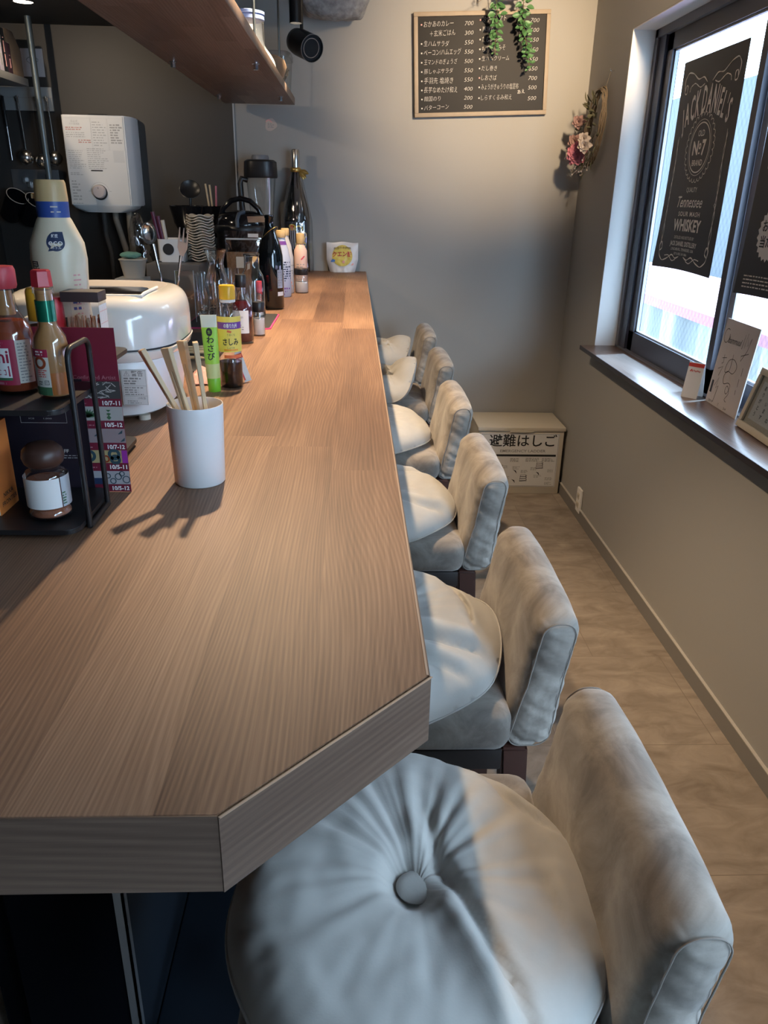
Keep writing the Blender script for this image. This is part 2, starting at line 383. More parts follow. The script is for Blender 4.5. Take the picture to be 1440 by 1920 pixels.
def lathe(profile, segs=32, bm=None, at=(0, 0, 0), a0=0.0, a1=2 * pi, sx=1.0, sy=1.0):
    """profile: (r, z) from bottom to top; closed turn unless a range is given. Angle 0 faces -Y."""
    b = bm if bm is not None else bmesh.new()
    full = abs((a1 - a0) - 2 * pi) < 1e-6
    n = segs if full else segs + 1
    rings = []
    for r, z in profile:
        if r < 1e-6 and full:
            rings.append([b.verts.new((at[0], at[1], at[2] + z))]); continue
        rings.append([b.verts.new((at[0] + sx * r * sin(a0 + (a1 - a0) * i / segs), at[1] - sy * r * cos(a0 + (a1 - a0) * i / segs), at[2] + z)) for i in range(n)])
    for A, B in zip(rings, rings[1:]):
        m = segs
        for i in range(m):
            j = (i + 1) % n
            if len(A) == 1 and len(B) == 1: continue
            if len(A) == 1: f = (A[0], B[j], B[i])
            elif len(B) == 1: f = (A[i], A[j], B[0])
            else: f = (A[i], A[j], B[j], B[i])
            try: b.faces.new(f)
            except ValueError: pass
    return b
def solid(profile, **k):
    """lathe closed at both ends on the axis"""
    p = list(profile)
    if p[0][0] > 1e-6: p = [(0, p[0][1])] + p
    if p[-1][0] > 1e-6: p = p + [(0, p[-1][1])]
    return lathe(p, **k)
def tube(path, r, segs=10, bm=None, closed=False, caps=True):
    """r: a number or one per point"""
    b = bm if bm is not None else bmesh.new()
    P = [Vector(p) for p in path]; n = len(P)
    R = r if isinstance(r, (list, tuple)) else [r] * n
    rings = []; up = None
    for i, p in enumerate(P):
        if closed: t = (P[(i + 1) % n] - P[i - 1])
        else: t = P[min(i + 1, n - 1)] - P[max(i - 1, 0)]
        t.normalize()
        if up is None:
            up = Vector((0, 0, 1)) if abs(t.z) < 0.9 else Vector((1, 0, 0))
        s = t.cross(up)
        if s.length < 1e-6: s = t.orthogonal()
        s.normalize(); up = s.cross(t).normalized()
        rings.append([b.verts.new(p + (s * cos(2 * pi * k / segs) + up * sin(2 * pi * k / segs)) * R[i]) for k in range(segs)])
    for i in range(n if closed else n - 1):
        A, B = rings[i], rings[(i + 1) % n]
        for k in range(segs):
            j = (k + 1) % segs
            try: b.faces.new((A[k], A[j], B[j], B[k]))
            except ValueError: pass
    if caps and not closed:
        for ring in (rings[0][::-1], rings[-1]):
            try: b.faces.new(ring)
            except ValueError: pass
    return b
def prism(pts, z0, z1, bm=None, bevel=0.0, mtx=None):
    b = bmesh.new(); n = len(pts)
    add(b, [(x, y, z0) for x, y in pts] + [(x, y, z1) for x, y in pts],
        [tuple(range(n))[::-1], tuple(range(n, 2 * n))] + [(i, (i + 1) % n, n + (i + 1) % n, n + i) for i in range(n)])
    if bevel: bmesh.ops.bevel(b, geom=b.edges[:], offset=bevel, segments=2, affect='EDGES')
    return merge(bm, b, mtx) if (bm is not None or mtx is not None) else b
def rbox(a, b_, c, r, n=10, fn=None, bm=None, mtx=None):
    """rounded box of half sizes a, b, c and edge radius r; fn shapes each point further"""
    b = bmesh.new()
    bmesh.ops.create_cube(b, size=2.0)
    bmesh.ops.subdivide_edges(b, edges=b.edges[:], cuts=n, use_grid_fill=True)
    dims = Vector((a, b_, c))
    for v in b.verts:
        # denser points near the edges so that the corners stay round
        p = Vector([sin(q * pi / 2) * 0.5 + q * 0.5 for q in v.co])
        p = Vector((p.x * a, p.y * b_, p.z * c))
        q = Vector([max(-(d - r), min(d - r, x)) for x, d in zip(p, dims)])
        d = p - q
        if d.length > 1e-7:
            # keep the flat parts at full size, round the rest
            k = sum(1 for x in d if abs(x) > 1e-7)
            p = q + d.normalized() * r
        v.co = fn(p) if fn else p
    return merge(bm, b, mtx)
def grid(nu, nv, fn, bm=None, closed_u=False):
    b = bm if bm is not None else bmesh.new()
    V = [[b.verts.new(fn(i / (nu if closed_u else nu - 1), j / (nv - 1))) for j in range(nv)] for i in range(nu)]
    for i in range(nu if closed_u else nu - 1):
        for j in range(nv - 1):
            i2 = (i + 1) % nu
            try: b.faces.new((V[i][j], V[i2][j], V[i2][j + 1], V[i][j + 1]))
            except ValueError: pass
    return b
def solidify(bm, t):
    """gives a sheet a real thickness"""
    bmesh.ops.recalc_face_normals(bm, faces=bm.faces[:])
    bmesh.ops.solidify(bm, geom=bm.faces[:], thickness=t)
    return bm
def TR(x=0, y=0, z=0, rx=0, ry=0, rz=0, s=1.0):
    return Matrix.Translation((x, y, z)) @ Matrix.Rotation(rz, 4, 'Z') @ Matrix.Rotation(ry, 4, 'Y') @ Matrix.Rotation(rx, 4, 'X') @ Matrix.Scale(s, 4)

# ------------------------------------------------------------------ lettering
_dg = None
_tcache = {}
def text_geo(s, bold=0.0, space=1.0, shear=0.0):
    key = (s, bold, space, shear)
    if key in _tcache: return _tcache[key]
    cu = bpy.data.curves.new('t', 'FONT'); cu.body = s; cu.size = 1.0; cu.offset = bold; cu.resolution_u = 2
    cu.space_character = space; cu.shear = shear; cu.align_x = 'LEFT'
    o = bpy.data.objects.new('t', cu); COL.objects.link(o)
    dg = bpy.context.evaluated_depsgraph_get(); dg.update()
    me = bpy.data.meshes.new_from_object(o.evaluated_get(dg))
    vs = [(v.co.x, v.co.y) for v in me.vertices]; fs = [tuple(p.vertices) for p in me.polygons]
    bpy.data.objects.remove(o); bpy.data.curves.remove(cu); bpy.data.meshes.remove(me)
    _tcache[key] = (vs, fs)
    return vs, fs
def put_text(bm, s, x, y, size, fn, fit=None, bold=0.0, align='C', rot=0.0, space=1.0, shear=0.0, tall=1.0):
    """fn maps flat (x, y) to a point; fit sets the width"""
    vs, fs = text_geo(s, bold, space, shear)
    if not vs: return bm
    x0 = min(v[0] for v in vs); x1 = max(v[0] for v in vs)
    kx = size if fit is None else fit / max(1e-6, x1 - x0)
    off = {'L': x0, 'C': (x0 + x1) / 2, 'R': x1}[align]
    c, sn = cos(rot), sin(rot)
    out = []
    for vx, vy in vs:
        px = (vx - off) * kx; py = (vy - 0.36) * size * tall
        out.append(fn(x + px * c - py * sn, y + px * sn + py * c))
    add(bm, out, fs)
    return bm
def bar(bm, x0, y0, x1, y1, fn, nx=1):
    for i in range(nx):
        a = x0 + (x1 - x0) * i / nx; b_ = x0 + (x1 - x0) * (i + 1) / nx
        add(bm, [fn(a, y0), fn(b_, y0), fn(b_, y1), fn(a, y1)], [(0, 1, 2, 3)])
    return bm
def stroke(bm, pts, w, fn, closed=False):
    """a flat pen stroke along pts"""
    P = [Vector((p[0], p[1], 0)) for p in pts]; n = len(P); L_ = []; R_ = []
    for i in range(n):
        t = (P[(i + 1) % n] - P[i - 1]) if closed else (P[min(i + 1, n - 1)] - P[max(i - 1, 0)])
        if t.length < 1e-9: t = Vector((1, 0, 0))
        t.normalize(); nn = Vector((-t.y, t.x, 0))
        ww = w if not isinstance(w, (list, tuple)) else w[i]
        L_.append(P[i] + nn * ww / 2); R_.append(P[i] - nn * ww / 2)
    for i in range(n if closed else n - 1):
        j = (i + 1) % n
        add(bm, [fn(q.x, q.y) for q in (L_[i], R_[i], R_[j], L_[j])], [(0, 1, 2, 3)])
    return bm
def smudge_rows(bm, x0, y0, x1, y1, rows, fn, seed=0, fill=0.55):
    """lines of print too small to read"""
    rr = random.Random(seed); h = (y1 - y0) / rows
    for k in range(rows):
        yy = y1 - (k + 0.5) * h; x = x0; end = x0 + (x1 - x0) * rr.uniform(0.6, 1.0)
        while x < end:
            w = rr.uniform(0.5, 2.2) * h
            bar(bm, x, yy - h * fill / 2, min(end, x + w), yy + h * fill / 2 * rr.uniform(0.6, 1), fn)
            x += w + h * rr.uniform(0.25, 0.6)
    return bm
def on_plane(o, ux, uy, eps=0.0004):
    o = Vector(o); ux = Vector(ux).normalized(); uy = Vector(uy).normalized(); n = ux.cross(uy) * eps
    return lambda x, y: o + ux * x + uy * y + n
def on_cyl(r, z=0.0, a=0.0, at=(0, 0), eps=0.0004):
    return lambda x, y: Vector((at[0] + (r + eps) * sin(a + x / r), at[1] - (r + eps) * cos(a + x / r), z + y))
def label_band(r, z0, z1, a0, a1, segs=20, eps=0.00025, taper=0.0):
    return lathe([(r + eps, z0), (r + eps + taper, z1)], segs=segs, a0=a0, a1=a1)

# ------------------------------------------------------------------ the room
HC = 1.0835; XW = 1.0385; YW = 4.0863; ZC = 2.42
YF = -1.85; XL = -1.78
ZS = 0.829; ZT = 2.074; YR = 3.52; YN = 0.9      # window opening
struct('floor', box(XL - .1, XW + .1, YF - .1, YW + .1, -0.05, 0), 'floor', smooth=0)
struct('ceiling', box(XL - .1, XW + .2, YF - .1, YW + .1, ZC, ZC + 0.08), 'ceil', smooth=0)
struct('wall_back', box(XL - .1, XW + .2, YW, YW + 0.1, 0, ZC), 'wall', smooth=0)
struct('wall_left', box(XL - 0.1, XL, YF, YW, 0, ZC), 'black_wall', smooth=0)
b = box(XW, XW + 0.17, YF, YW, 0, ZS - 0.022)
box(XW, XW + 0.17, YF, YW, ZT, ZC, bm=b)
box(XW, XW + 0.17, YR, YW, ZS - 0.022, ZT, bm=b); box(XW, XW + 0.17, YF, -1.5, ZS - 0.022, ZT, bm=b); box(XW, XW + 0.17, 0.6, YN, ZS - 0.022, ZT, bm=b)
struct('wall_right', b, 'wall', smooth=0)
struct('wall_front', box(XL - .1, XW + .2, YF - 0.1, YF, 0, ZC), 'wall', smooth=0)
# white lining of the window recess: head and far jamb
b = box(XW + 0.0005, 1.131, YN, YR, ZT - 0.004, ZT - 0.0005); struct('trim_1', b, 'reveal', smooth=0)
b = box(XW + 0.0005, 1.131, YR - 0.004, YR - 0.0005, ZS, ZT - 0.004); struct('trim_2', b, 'reveal', smooth=0)
b = box(XW - 0.009, XW, YF, YW - 0.001, 0.0, 0.058); struct('baseboard_right', b, 'base', smooth=0)
b = box(XW - 0.010, XW, YF, YW - 0.001, 0.058, 0.061); struct('trim_3', b, 'base_top', smooth=0)
b = box(-0.40, XW - 0.011, YW - 0.009, YW, 0.0, 0.058); struct('baseboard_back', b, 'base', smooth=0)
# kitchen: dark panel on the back wall with its bright edge strip, lower black ceiling
b = box(XL, -0.632, YW - 0.008, YW, 0.0, ZC - 0.001); struct('wall_kitchen', b, 'panel', smooth=0)
b = box(-0.632, -0.625, YW - 0.010, YW, 1.0, ZC - 0.001); struct('trim_4', b, 'alu_pale', smooth=0)
b = box(XL, -1.0, 0.4, YW, 2.12, ZC - 0.001); struct('ceiling_kitchen', b, 'black_wall', smooth=0)

# rockwool-covered beam end above the far end of the counter
def rock(p):
    d = noise.noise(p * 9) * 0.022 + noise.noise(p * 28) * 0.008
    return p * (1 + d / max(0.05, p.length)) if p.length > 0 else p
b = rbox(0.16, 0.105, 0.145, 0.085, n=30, fn=lambda p: rock(p + Vector((0, 0, -0.03 * cos(p.x * 8)))))
bmesh.ops.translate(b, verts=b.verts[:], vec=(-0.145, 3.965, 2.325))
struct('trim_5', b, 'rockwool')

# ------------------------------------------------------------------ window
b = bmesh.new()
box(1.131, 1.215, YR - 0.036, YR - 0.001, ZS - 0.02, ZT, bm=b)          # far jamb
box(1.131, 1.215, YN, YN + 0.036, ZS - 0.02, ZT, bm=b)                # near jamb
box(1.131, 1.215, YN, YR - 0.001, ZT - 0.034, ZT + 0.0, bm=b)           # head
box(1.131, 1.215, YN, YR - 0.001, ZS - 0.02, ZS + 0.006, bm=b)          # bottom track
win = struct('window_1', b, 'alu_grey', smooth=0)
obj('jamb_track', box(1.139, 1.2, YR - 0.105, YR - 0.036, ZS + 0.004, ZT - 0.034), 'alu_win', win, smooth=0)
def sash(name, x0, x1, y0, y1, side, bottom, top):
    bb = bmesh.new()
    box(x0, x1, y1 - side, y1, ZS + 0.006, ZT - 0.034, bm=bb); box(x0, x1, y0, y0 + side * 0.7, ZS + 0.006, ZT - 0.034, bm=bb)
    box(x0, x1, y0, y1, ZS + 0.006, ZS + bottom, bm=bb); box(x0, x1, y0, y1, ZT - top, ZT - 0.034, bm=bb)
    s = obj(name, bb, 'alu_win', win, smooth=0)
    # pale glazing bead on the inside of the frame
    bb = bmesh.new(); xm = (x0 + x1) / 2 + 0.004; w = 0.012
    ya, yb = y0 + side * 0.7, y1 - side; za, zb = ZS + bottom, ZT - top
    box(xm - 0.006, xm + 0.006, yb - w, yb, za, zb, bm=bb); box(xm - 0.006, xm + 0.006, ya, ya + w, za, zb, bm=bb)
    box(xm - 0.006, xm + 0.006, ya, yb, za, za + w * 0.6, bm=bb); box(xm - 0.006, xm + 0.006, ya, yb, zb - w * 0.6, zb, bm=bb)
    obj('glazing_bead', bb, 'alu_pale', s, smooth=0)
    obj('pane', box(xm + 0.007, xm + 0.010, ya, yb, za, zb), 'wire_glass', s, smooth=0)
    return s
sash('inner_sash', 1.150, 1.172, 2.575, YR - 0.108, 0.055, 0.088, 0.092)
sash('outer_sash', 1.182, 1.204, YN + 0.04, 2.66, 0.060, 0.088, 0.092)
obj('meeting_edge', box(1.173, 1.181, 2.535, 2.575, ZS + 0.006, ZT - 0.034), 'alu_pale', win, smooth=0)
# the second window, along the same wall behind the camera
b = bmesh.new()
for y0, y1, z0, z1 in ((-1.5, -1.44, ZS - .02, ZT), (0.54, 0.6, ZS - .02, ZT), (-1.5, 0.6, ZT - .05, ZT), (-1.5, 0.6, ZS - .02, ZS + .05), (-0.48, -0.42, ZS, ZT)): box(1.15, 1.2, y0, y1, z0, z1, bm=b)
w2 = struct('window_2', b, 'alu_grey', smooth=0)
obj('pane', box(1.172, 1.176, -1.44, 0.54, ZS + .05, ZT - .05), 'wire_glass', w2, smooth=0)
# window board
b = box(0.9725, 1.131, YN - 0.03, YR, ZS - 0.018, ZS, bevel=0.002)
ws = struct('trim_6', b, 'sill', smooth=30)
obj('front_edge', box(0.9712, 0.9725, YN - 0.03, YR, ZS - 0.0185, ZS - 0.0005), 'sill_edge', ws, smooth=0)
# ------------------------------------------------------------------ outside
b = box(XW + 0.17, 1.56, -1.8, 3.9, 2.15, 2.2); box(1.56, 2.7, 0.8, 2.68, 2.15, 2.2, bm=b)
struct('sun_blocker', b, 'alu_grey', smooth=0)      # unseen hood added to block sun, deeper where the near sill stays unlit
struct('ground_outside', box(1.4, 14, -6, 22, -1.2, -1.15), 'asphalt', smooth=0)
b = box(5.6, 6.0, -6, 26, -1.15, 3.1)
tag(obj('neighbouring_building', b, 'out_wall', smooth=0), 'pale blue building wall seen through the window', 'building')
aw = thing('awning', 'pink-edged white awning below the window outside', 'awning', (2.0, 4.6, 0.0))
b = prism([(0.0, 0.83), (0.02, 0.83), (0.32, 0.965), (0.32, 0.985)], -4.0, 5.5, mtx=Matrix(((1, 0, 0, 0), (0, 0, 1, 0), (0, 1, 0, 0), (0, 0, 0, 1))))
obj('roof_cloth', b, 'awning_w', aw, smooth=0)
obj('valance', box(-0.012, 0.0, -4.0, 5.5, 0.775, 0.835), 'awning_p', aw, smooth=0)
for yy in (-3.9, 0.6, 2.6, 5.4): obj('post', tube([(0.1, yy, -1.15), (0.1, yy, 0.84)], 0.02), 'alu_pale', aw)
def sheet_fn(u, v):
    y = -4 + 9.4 * u; return (2.06 + 0.035 * sin(y * 9) + 0.02 * sin(y * 23 + 1) , 4.6 + y, 0.78 - v * 1.9)
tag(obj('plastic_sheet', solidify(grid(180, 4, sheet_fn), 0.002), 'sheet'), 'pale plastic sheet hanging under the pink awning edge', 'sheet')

# ------------------------------------------------------------------ bar counter
ctr = thing('bar_counter', 'long walnut bar counter with a cut-off near corner', 'counter', (0, 0, 0))
XB = -0.672; TH = 0.0644
out = [(-0.0012, YW - 0.001), (-0.0012, 0.5358), (-0.1497, 0.3835), (XB, 0.3835), (XB, YW - 0.001)]
top = obj('countertop', prism(out[::-1], HC - TH, HC, bevel=0.0008), 'walnut', ctr, smooth=30)
obj('edge_band', box(-0.0012, 0, 0.5353, YW - 0.001, HC - TH, HC - 0.0002), 'edge_y', ctr, smooth=0)
# near edge (rounded facing) and the cut corner
obj('edge_band', box(XB, -0.1492, 0.3823, 0.3835, HC - TH, HC - 0.0002), 'edge_x', ctr, smooth=0)
ang = math.atan2(0.5353 - 0.3823, 0.1492); ln = sqrt(0.1492 ** 2 + (0.5353 - 0.3823) ** 2)
eb = obj('edge_band', box(0, ln, -0.0012, 0, -TH, -0.0002), 'edge_x', ctr, loc=(-0.1492, 0.3823, HC), rot=(0, 0, ang), smooth=0)
obj('edge_highlight', box(0, ln, -0.0030, -0.0012, 0.0, 0.0003), 'edge_glint', ctr, loc=(-0.1492, 0.3823, HC), rot=(0, 0, ang), smooth=0)  # pale strips paint the highlight along the cut corner and the long edge
obj('edge_highlight', box(-0.0030, -0.0012, 0.5363, YW - 0.001, HC, HC + 0.0003), 'edge_glint', ctr, smooth=0)
b = box(-0.60, -0.42, 0.90, YW - 0.002, 0, HC - TH - 0.001); obj('base_panel', b, 'navy', ctr, smooth=0)
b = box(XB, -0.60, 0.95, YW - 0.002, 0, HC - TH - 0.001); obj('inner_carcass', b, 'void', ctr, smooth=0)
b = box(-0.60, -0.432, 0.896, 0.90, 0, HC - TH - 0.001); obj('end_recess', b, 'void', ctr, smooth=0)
b = box(-0.432, -0.418, 0.892, 0.90, 0, HC - TH - 0.001); box(-0.42, -0.418, 0.892, 0.912, 0, HC - TH - 0.001, bm=b)
obj('corner_trim', b, 'alu_trim', ctr, smooth=0)
b = box(-0.418, -0.235, 0.45, YW - 0.01, 0, 0.03, bevel=0.003); obj('foot_board', b, 'navy', ctr, smooth=0)

# ------------------------------------------------------------------ chairs
def chair():
    t = thing('counter_chair', '', 'chair', (0, 0, 0), group='upholstered chairs along the counter')
    def seat_fn(p):
        q = p.copy(); k = max(0, 1 - (p.x / 0.205) ** 2) * max(0, 1 - (p.y / 0.205) ** 2)
        if p.z > 0: q.z += 0.012 * k
        e = abs(noise.noise(Vector((p.x * 14, p.y * 14, p.z * 8)))) * 0.003
        q.x -= e * (1 if p.x > 0 else -1); q.y -= e * (1 if p.y > 0 else -1)
        return q
    b = rbox(0.176, 0.205, 0.037, 0.028, n=16, fn=seat_fn); bmesh.ops.translate(b, verts=b.verts[:], vec=(0.002, 0, 0.694))
    obj('seat', b, 'velvet', t, smooth=60)
    # backrest: thick pad leaning back a little, softly swollen, gathered at the two ends
    def back_fn(p):
        q = p.copy(); h = p.z / 0.115; w = p.y / 0.186
        sw = (1 - min(1, abs(h)) ** 3) * (1 - min(1, abs(w)) ** 4)
        q.x += (0.010 if p.x > 0 else -0.011) * sw
        q.z += 0.010 * (1 - w * w) * (1 if h > 0 else 0.0) * max(0, h)
        if h < 0: q.x -= 0.010 * (-h) * (1 if p.x < 0 else -0.6)
        if abs(w) > 0.80:
            g = (abs(w) - 0.80) / 0.20
            wr = noise.noise(Vector((p.x * 9, 3.1 * (1 if w > 0 else -1), p.z * 95 + p.x * 60))) + 0.5 * noise.noise(Vector((p.x * 25, 9, p.z * 170)))
            inner = max(0, 1 - (abs(p.x) / 0.031) ** 4)
            q.y += (1 if w > 0 else -1) * 0.0048 * g * wr * (1 - 0.45 * h) * (0.25 + inner)
            q.x += (-1 if p.x < 0 else 1) * 0.0016 * g * (1 - g) * 4 * wr
        q.x += 0.0015 * noise.noise(Vector((p.y * 16, p.z * 20, 2)))
        q.x += 0.036 * (h + 1) / 2
        return q
    b = rbox(0.031, 0.186, 0.115, 0.029, n=40, fn=back_fn); bmesh.ops.translate(b, verts=b.verts[:], vec=(0.204, 0, 0.766))
    bk = obj('backrest', b, 'velvet', t, smooth=70)
    for s in (-1, 1):
        pth = []; k_ = 0.71; ey = s * (0.186 - 0.026 + 0.026 * k_ + 0.0006)
        for cx_, cz_, a_ in ((0.003, 0.087, 0.0), (-0.003, 0.087, pi / 2), (-0.003, -0.087, pi), (0.003, -0.087, 1.5 * pi)):
            for q_ in range(7): pth.append((cx_ + 0.0295 * k_ * cos(a_ + q_ * pi / 12), cz_ + 0.0295 * k_ * sin(a_ + q_ * pi / 12)))
        full = []
        for (xa, za), (xb, zb) in zip(pth, pth[1:] + pth[:1]):
            n_ = max(1, int(sqrt((xb - xa) ** 2 + (zb - za) ** 2) / 0.012))
            for q_ in range(n_):
                v_ = back_fn(Vector((xa + (xb - xa) * q_ / n_, ey, za + (zb - za) * q_ / n_)))
                full.append(Vector((v_.x + 0.204, ey, v_.z + 0.766)))
        pth = full
        obj('seam', tube(pth, 0.0010, segs=6, closed=True), 'seam', bk)
    b = box(-0.158, 0.165, -0.19, 0.19, 0.620, 0.658, bevel=0.004); obj('seat_frame', b, 'black_wood', t)
    for sx in (-1, 1):
        for sy in (-1, 1):
            x1 = 0.185 if sx > 0 else -0.15; x0 = x1 + sx * 0.035; y1 = sy * 0.165; y0 = sy * 0.185
            bb = bmesh.new(); w1, w0 = 0.021, 0.016
            add(bb, [(x0 - w0, y0 - w0, 0), (x0 + w0, y0 - w0, 0), (x0 + w0, y0 + w0, 0), (x0 - w0, y0 + w0, 0),
                     (x1 - w1, y1 - w1, 0.657), (x1 + w1, y1 - w1, 0.657), (x1 + w1, y1 + w1, 0.657), (x1 - w1, y1 + w1, 0.657)],
                [(3, 2, 1, 0), (4, 5, 6, 7), (0, 1, 5, 4), (1, 2, 6, 5), (2, 3, 7, 6), (3, 0, 4, 7)])
            bmesh.ops.bevel(bb, geom=bb.edges[:], offset=0.004, segments=2, affect='EDGES')
            obj('leg', bb, 'dark_wood', t)
    for y in (-0.178, 0.178):
        obj('stretcher', box(-0.18, 0.20, y - 0.010, y + 0.010, 0.25, 0.28, bevel=0.003), 'dark_wood', t)
    obj('footrest', box(-0.186, -0.166, -0.17, 0.17, 0.20, 0.23, bevel=0.003), 'dark_wood', t)
    return t
CH = [(0.000, 0.634), (0.004, 1.147), (0.012, 1.755), (0.020, 2.366), (0.038, 2.966), (0.036, 3.588)]
CH_LAB = ['grey-beige upholstered counter chair nearest the camera, beside the cut counter corner',
          'second grey-beige counter chair from the camera, dark leg and rail showing',
          'third grey-beige counter chair from the camera, backrest in front of the ladder box',
          'fourth grey-beige counter chair from the camera, just left of the ladder box lid',
          'fifth grey-beige counter chair, behind the cushion that stands upright',
          'farthest grey-beige counter chair, closest to the back wall']
c0 = chair(); c0['label'] = CH_LAB[0]; c0.location = (CH[0][0], CH[0][1], 0)
for (x, y), lb in list(zip(CH, CH_LAB))[1:]: dup(c0, (x, y, 0), lb)

# ------------------------------------------------------------------ cushions
def cushion(label, loc, r=0.205, h=0.050, seed=0, bend=None, folds=(), rz=0.0, button=True, sq=0.97, pleat=1.0):
    t = thing('seat_cushion', label, 'cushion', loc, rz, group='round button cushions on the chairs')
    nr, ns = 40, 144; rr = random.Random(seed)
    ph = [rr.uniform(0, 6.28) for _ in range(8)]
    def bendf(p):
        if not bend: return p
        x = p.x * cos(bend[3]) + p.y * sin(bend[3]); y = -p.x * sin(bend[3]) + p.y * cos(bend[3]); z = p.z
        xb, R, amax = bend[:3]
        s = x - xb
        if s > 0:
            a = min(s / R, amax); ex = s - a * R
            x = xb + (R - z) * sin(a) + ex * cos(a); z = R - (R - z) * cos(a) + ex * sin(a)
        return Vector((x * cos(bend[3]) - y * sin(bend[3]), x * sin(bend[3]) + y * cos(bend[3]), z))
    def rad(th): return r * (1 + 0.018 * sin(3 * th + ph[0]) + 0.010 * sin(7 * th + ph[1]) + 0.012 * cos(4 * th))
    def top(rho, th):
        z = h * (max(0, 1 - rho ** 4.2)) ** 0.60
        z -= h * 0.42 * exp(-(rho / 0.17) ** 4) + h * 0.22 * exp(-(rho / 0.42) ** 2)
        # gathers running out from the button, uneven round the circle
        w = 0.0
        for k, a, p in ((11, 1.0, ph[2]), (17, 0.8, ph[3]), (29, 0.5, ph[4])):
            w += a * (abs(sin(k * th / 2 + p + 0.5 * sin(2 * th + ph[5]))) ** 0.7 - 0.6)
        env = exp(-((rho - 0.5) / 0.30) ** 2) * (0.55 + 0.45 * sin(th + ph[6]))
        z += 0.0058 * pleat * w * env
        z += 0.0028 * pleat * sin(34 * th + 3 * sin(5 * th)) * max(0, rho - 0.72) * 3.2 * (1 - rho) * 3
        x, y = rho * cos(th), rho * sin(th)
        z += 0.004 * noise.noise(Vector((x * 3 + seed, y * 3, 0.3))) + 0.0018 * noise.noise(Vector((x * 9, y * 9, seed)))
        for pts, d, wd in folds:     # one-sided creases: a groove with a roll beside it
            best = 9; side = 0; end = 1
            for i, ((xa, ya), (xb, yb)) in enumerate(zip(pts, pts[1:])):
                ex, ey = xb - xa, yb - ya; ll = ex * ex + ey * ey
                t_ = max(0, min(1, ((x - xa) * ex + (y - ya) * ey) / ll)); dx, dy = x - xa - t_ * ex, y - ya - t_ * ey
                dd = sqrt(dx * dx + dy * dy)
                if dd < best:
                    best = dd; side = ex * dy - ey * dx; q_ = (i + t_) / (len(pts) - 1); end = min(1, q_ / 0.18, (1 - q_) / 0.18)
            sd = best if side > 0 else -best
            z += d * max(0, end) * (-exp(-(best / wd) ** 2) + 0.8 * exp(-((sd - 2.4 * wd) / (1.9 * wd)) ** 2)) * min(1, (1 - rho) * 6)
        return z
    def P(rho, th, z):
        q = rad(th) * rho; sx = 1.0; return bendf(Vector((q * cos(th), q * sin(th) * sq, z)))
    b = bmesh.new()
    def fn_top(u, v):
        rho = 1 - (1 - v) ** 1.25; th = 2 * pi * u - pi
        return P(max(rho, 0.001), th, top(max(rho, 0.001), th))
    grid(ns, nr, fn_top, bm=b, closed_u=True)
    def fn_bot(u, v):
        rho = 1 - (1 - v) ** 1.25; th = 2 * pi * u - pi
        return P(max(rho, 0.001), th, -0.022 * (1 - rho ** 4) ** 0.6)
    grid(ns, 14, fn_bot, bm=b, closed_u=True)
    bmesh.ops.remove_doubles(b, verts=b.verts[:], dist=0.00035)
    cv = obj('cover', b, 'cushion', t, smooth=80)
    pth = [P(1.0, 2 * pi * i / 100 - pi, 0.0) for i in range(100)]
    obj('piping', tube(pth, 0.0018, segs=6, closed=True), 'piping', cv)
    if button:
        bb = solid([(0.0170, -0.0045), (0.0204, -0.0022), (0.0212, 0.0003), (0.0192, 0.0022), (0.011, 0.0034)], segs=28)
        z = top(0.03, 0) - 0.001
        p0 = bendf(Vector((0, 0, z)))
        obj('button', bb, 'cushion', t, loc=p0, smooth=60)
    return t
ZS_ = 0.752
cushion('round button cushion on the nearest chair, largest in view, deep crease across its right side', (0.004, 0.600, ZS_ - 0.004), r=0.196, sq=1.15, h=0.055, seed=3,
        folds=(([(0.10, 0.42), (0.13, 0.12), (0.27, -0.20), (0.42, -0.58), (0.52, -0.9)][::-1], 0.013, 0.040), ([(0.50, 0.80), (0.60, 0.52), (0.74, 0.38), (0.95, 0.30)], 0.009, 0.035), ([(0.62, 0.05), (0.70, -0.3), (0.86, -0.5)], 0.005, 0.035)), pleat=1.1)
cushion('creased round cushion on the second chair, folded up against its backrest', (-0.012, 1.125, ZS_), r=0.197, sq=1.20, h=0.064, seed=8,
        bend=(0.125, 0.10, 0.8, 0.15), folds=(([(-0.4, 0.1), (0.05, -0.25), (0.5, -0.38), (0.95, -0.42)], 0.014, 0.040), ([(-0.1, -0.45), (0.35, -0.62), (0.7, -0.7)], 0.011, 0.035), ([(0.55, 0.85), (0.74, 0.5), (0.80, 0.1), (0.78, -0.15)], 0.010, 0.035), ([(-0.3, -0.1), (-0.1, -0.6), (-0.05, -0.9)], 0.010, 0.035)), pleat=0.6)
cushion('smooth flat round cushion on the third chair', (-0.010, 1.735, ZS_), r=0.193, sq=1.17, h=0.060, seed=14, folds=(([(-0.2, 0.8), (0.2, 0.55), (0.7, 0.5)], 0.008, 0.04), ([(0.1, -0.3), (0.5, -0.5), (0.9, -0.45)], 0.008, 0.04)), pleat=0.7)
cushion('plump round cushion on the fourth chair', (-0.014, 2.345, ZS_), r=0.193, sq=1.15, h=0.066, seed=21, folds=(([(0.2, 0.7), (0.5, 0.4), (0.9, 0.3)], 0.008, 0.04),), pleat=0.5)
cushion('round cushion standing upright against the backrest of the fifth chair', (0.030, 2.94, ZS_), r=0.212, sq=1.02, h=0.076, seed=33, bend=(0.035, 0.085, 1.18, 0.0), folds=(([(-0.2, -0.3), (0.2, -0.2), (0.7, -0.35)], 0.013, 0.04), ([(0.1, 0.3), (0.4, 0.0), (0.8, 0.05)], 0.011, 0.04)), pleat=0.9)
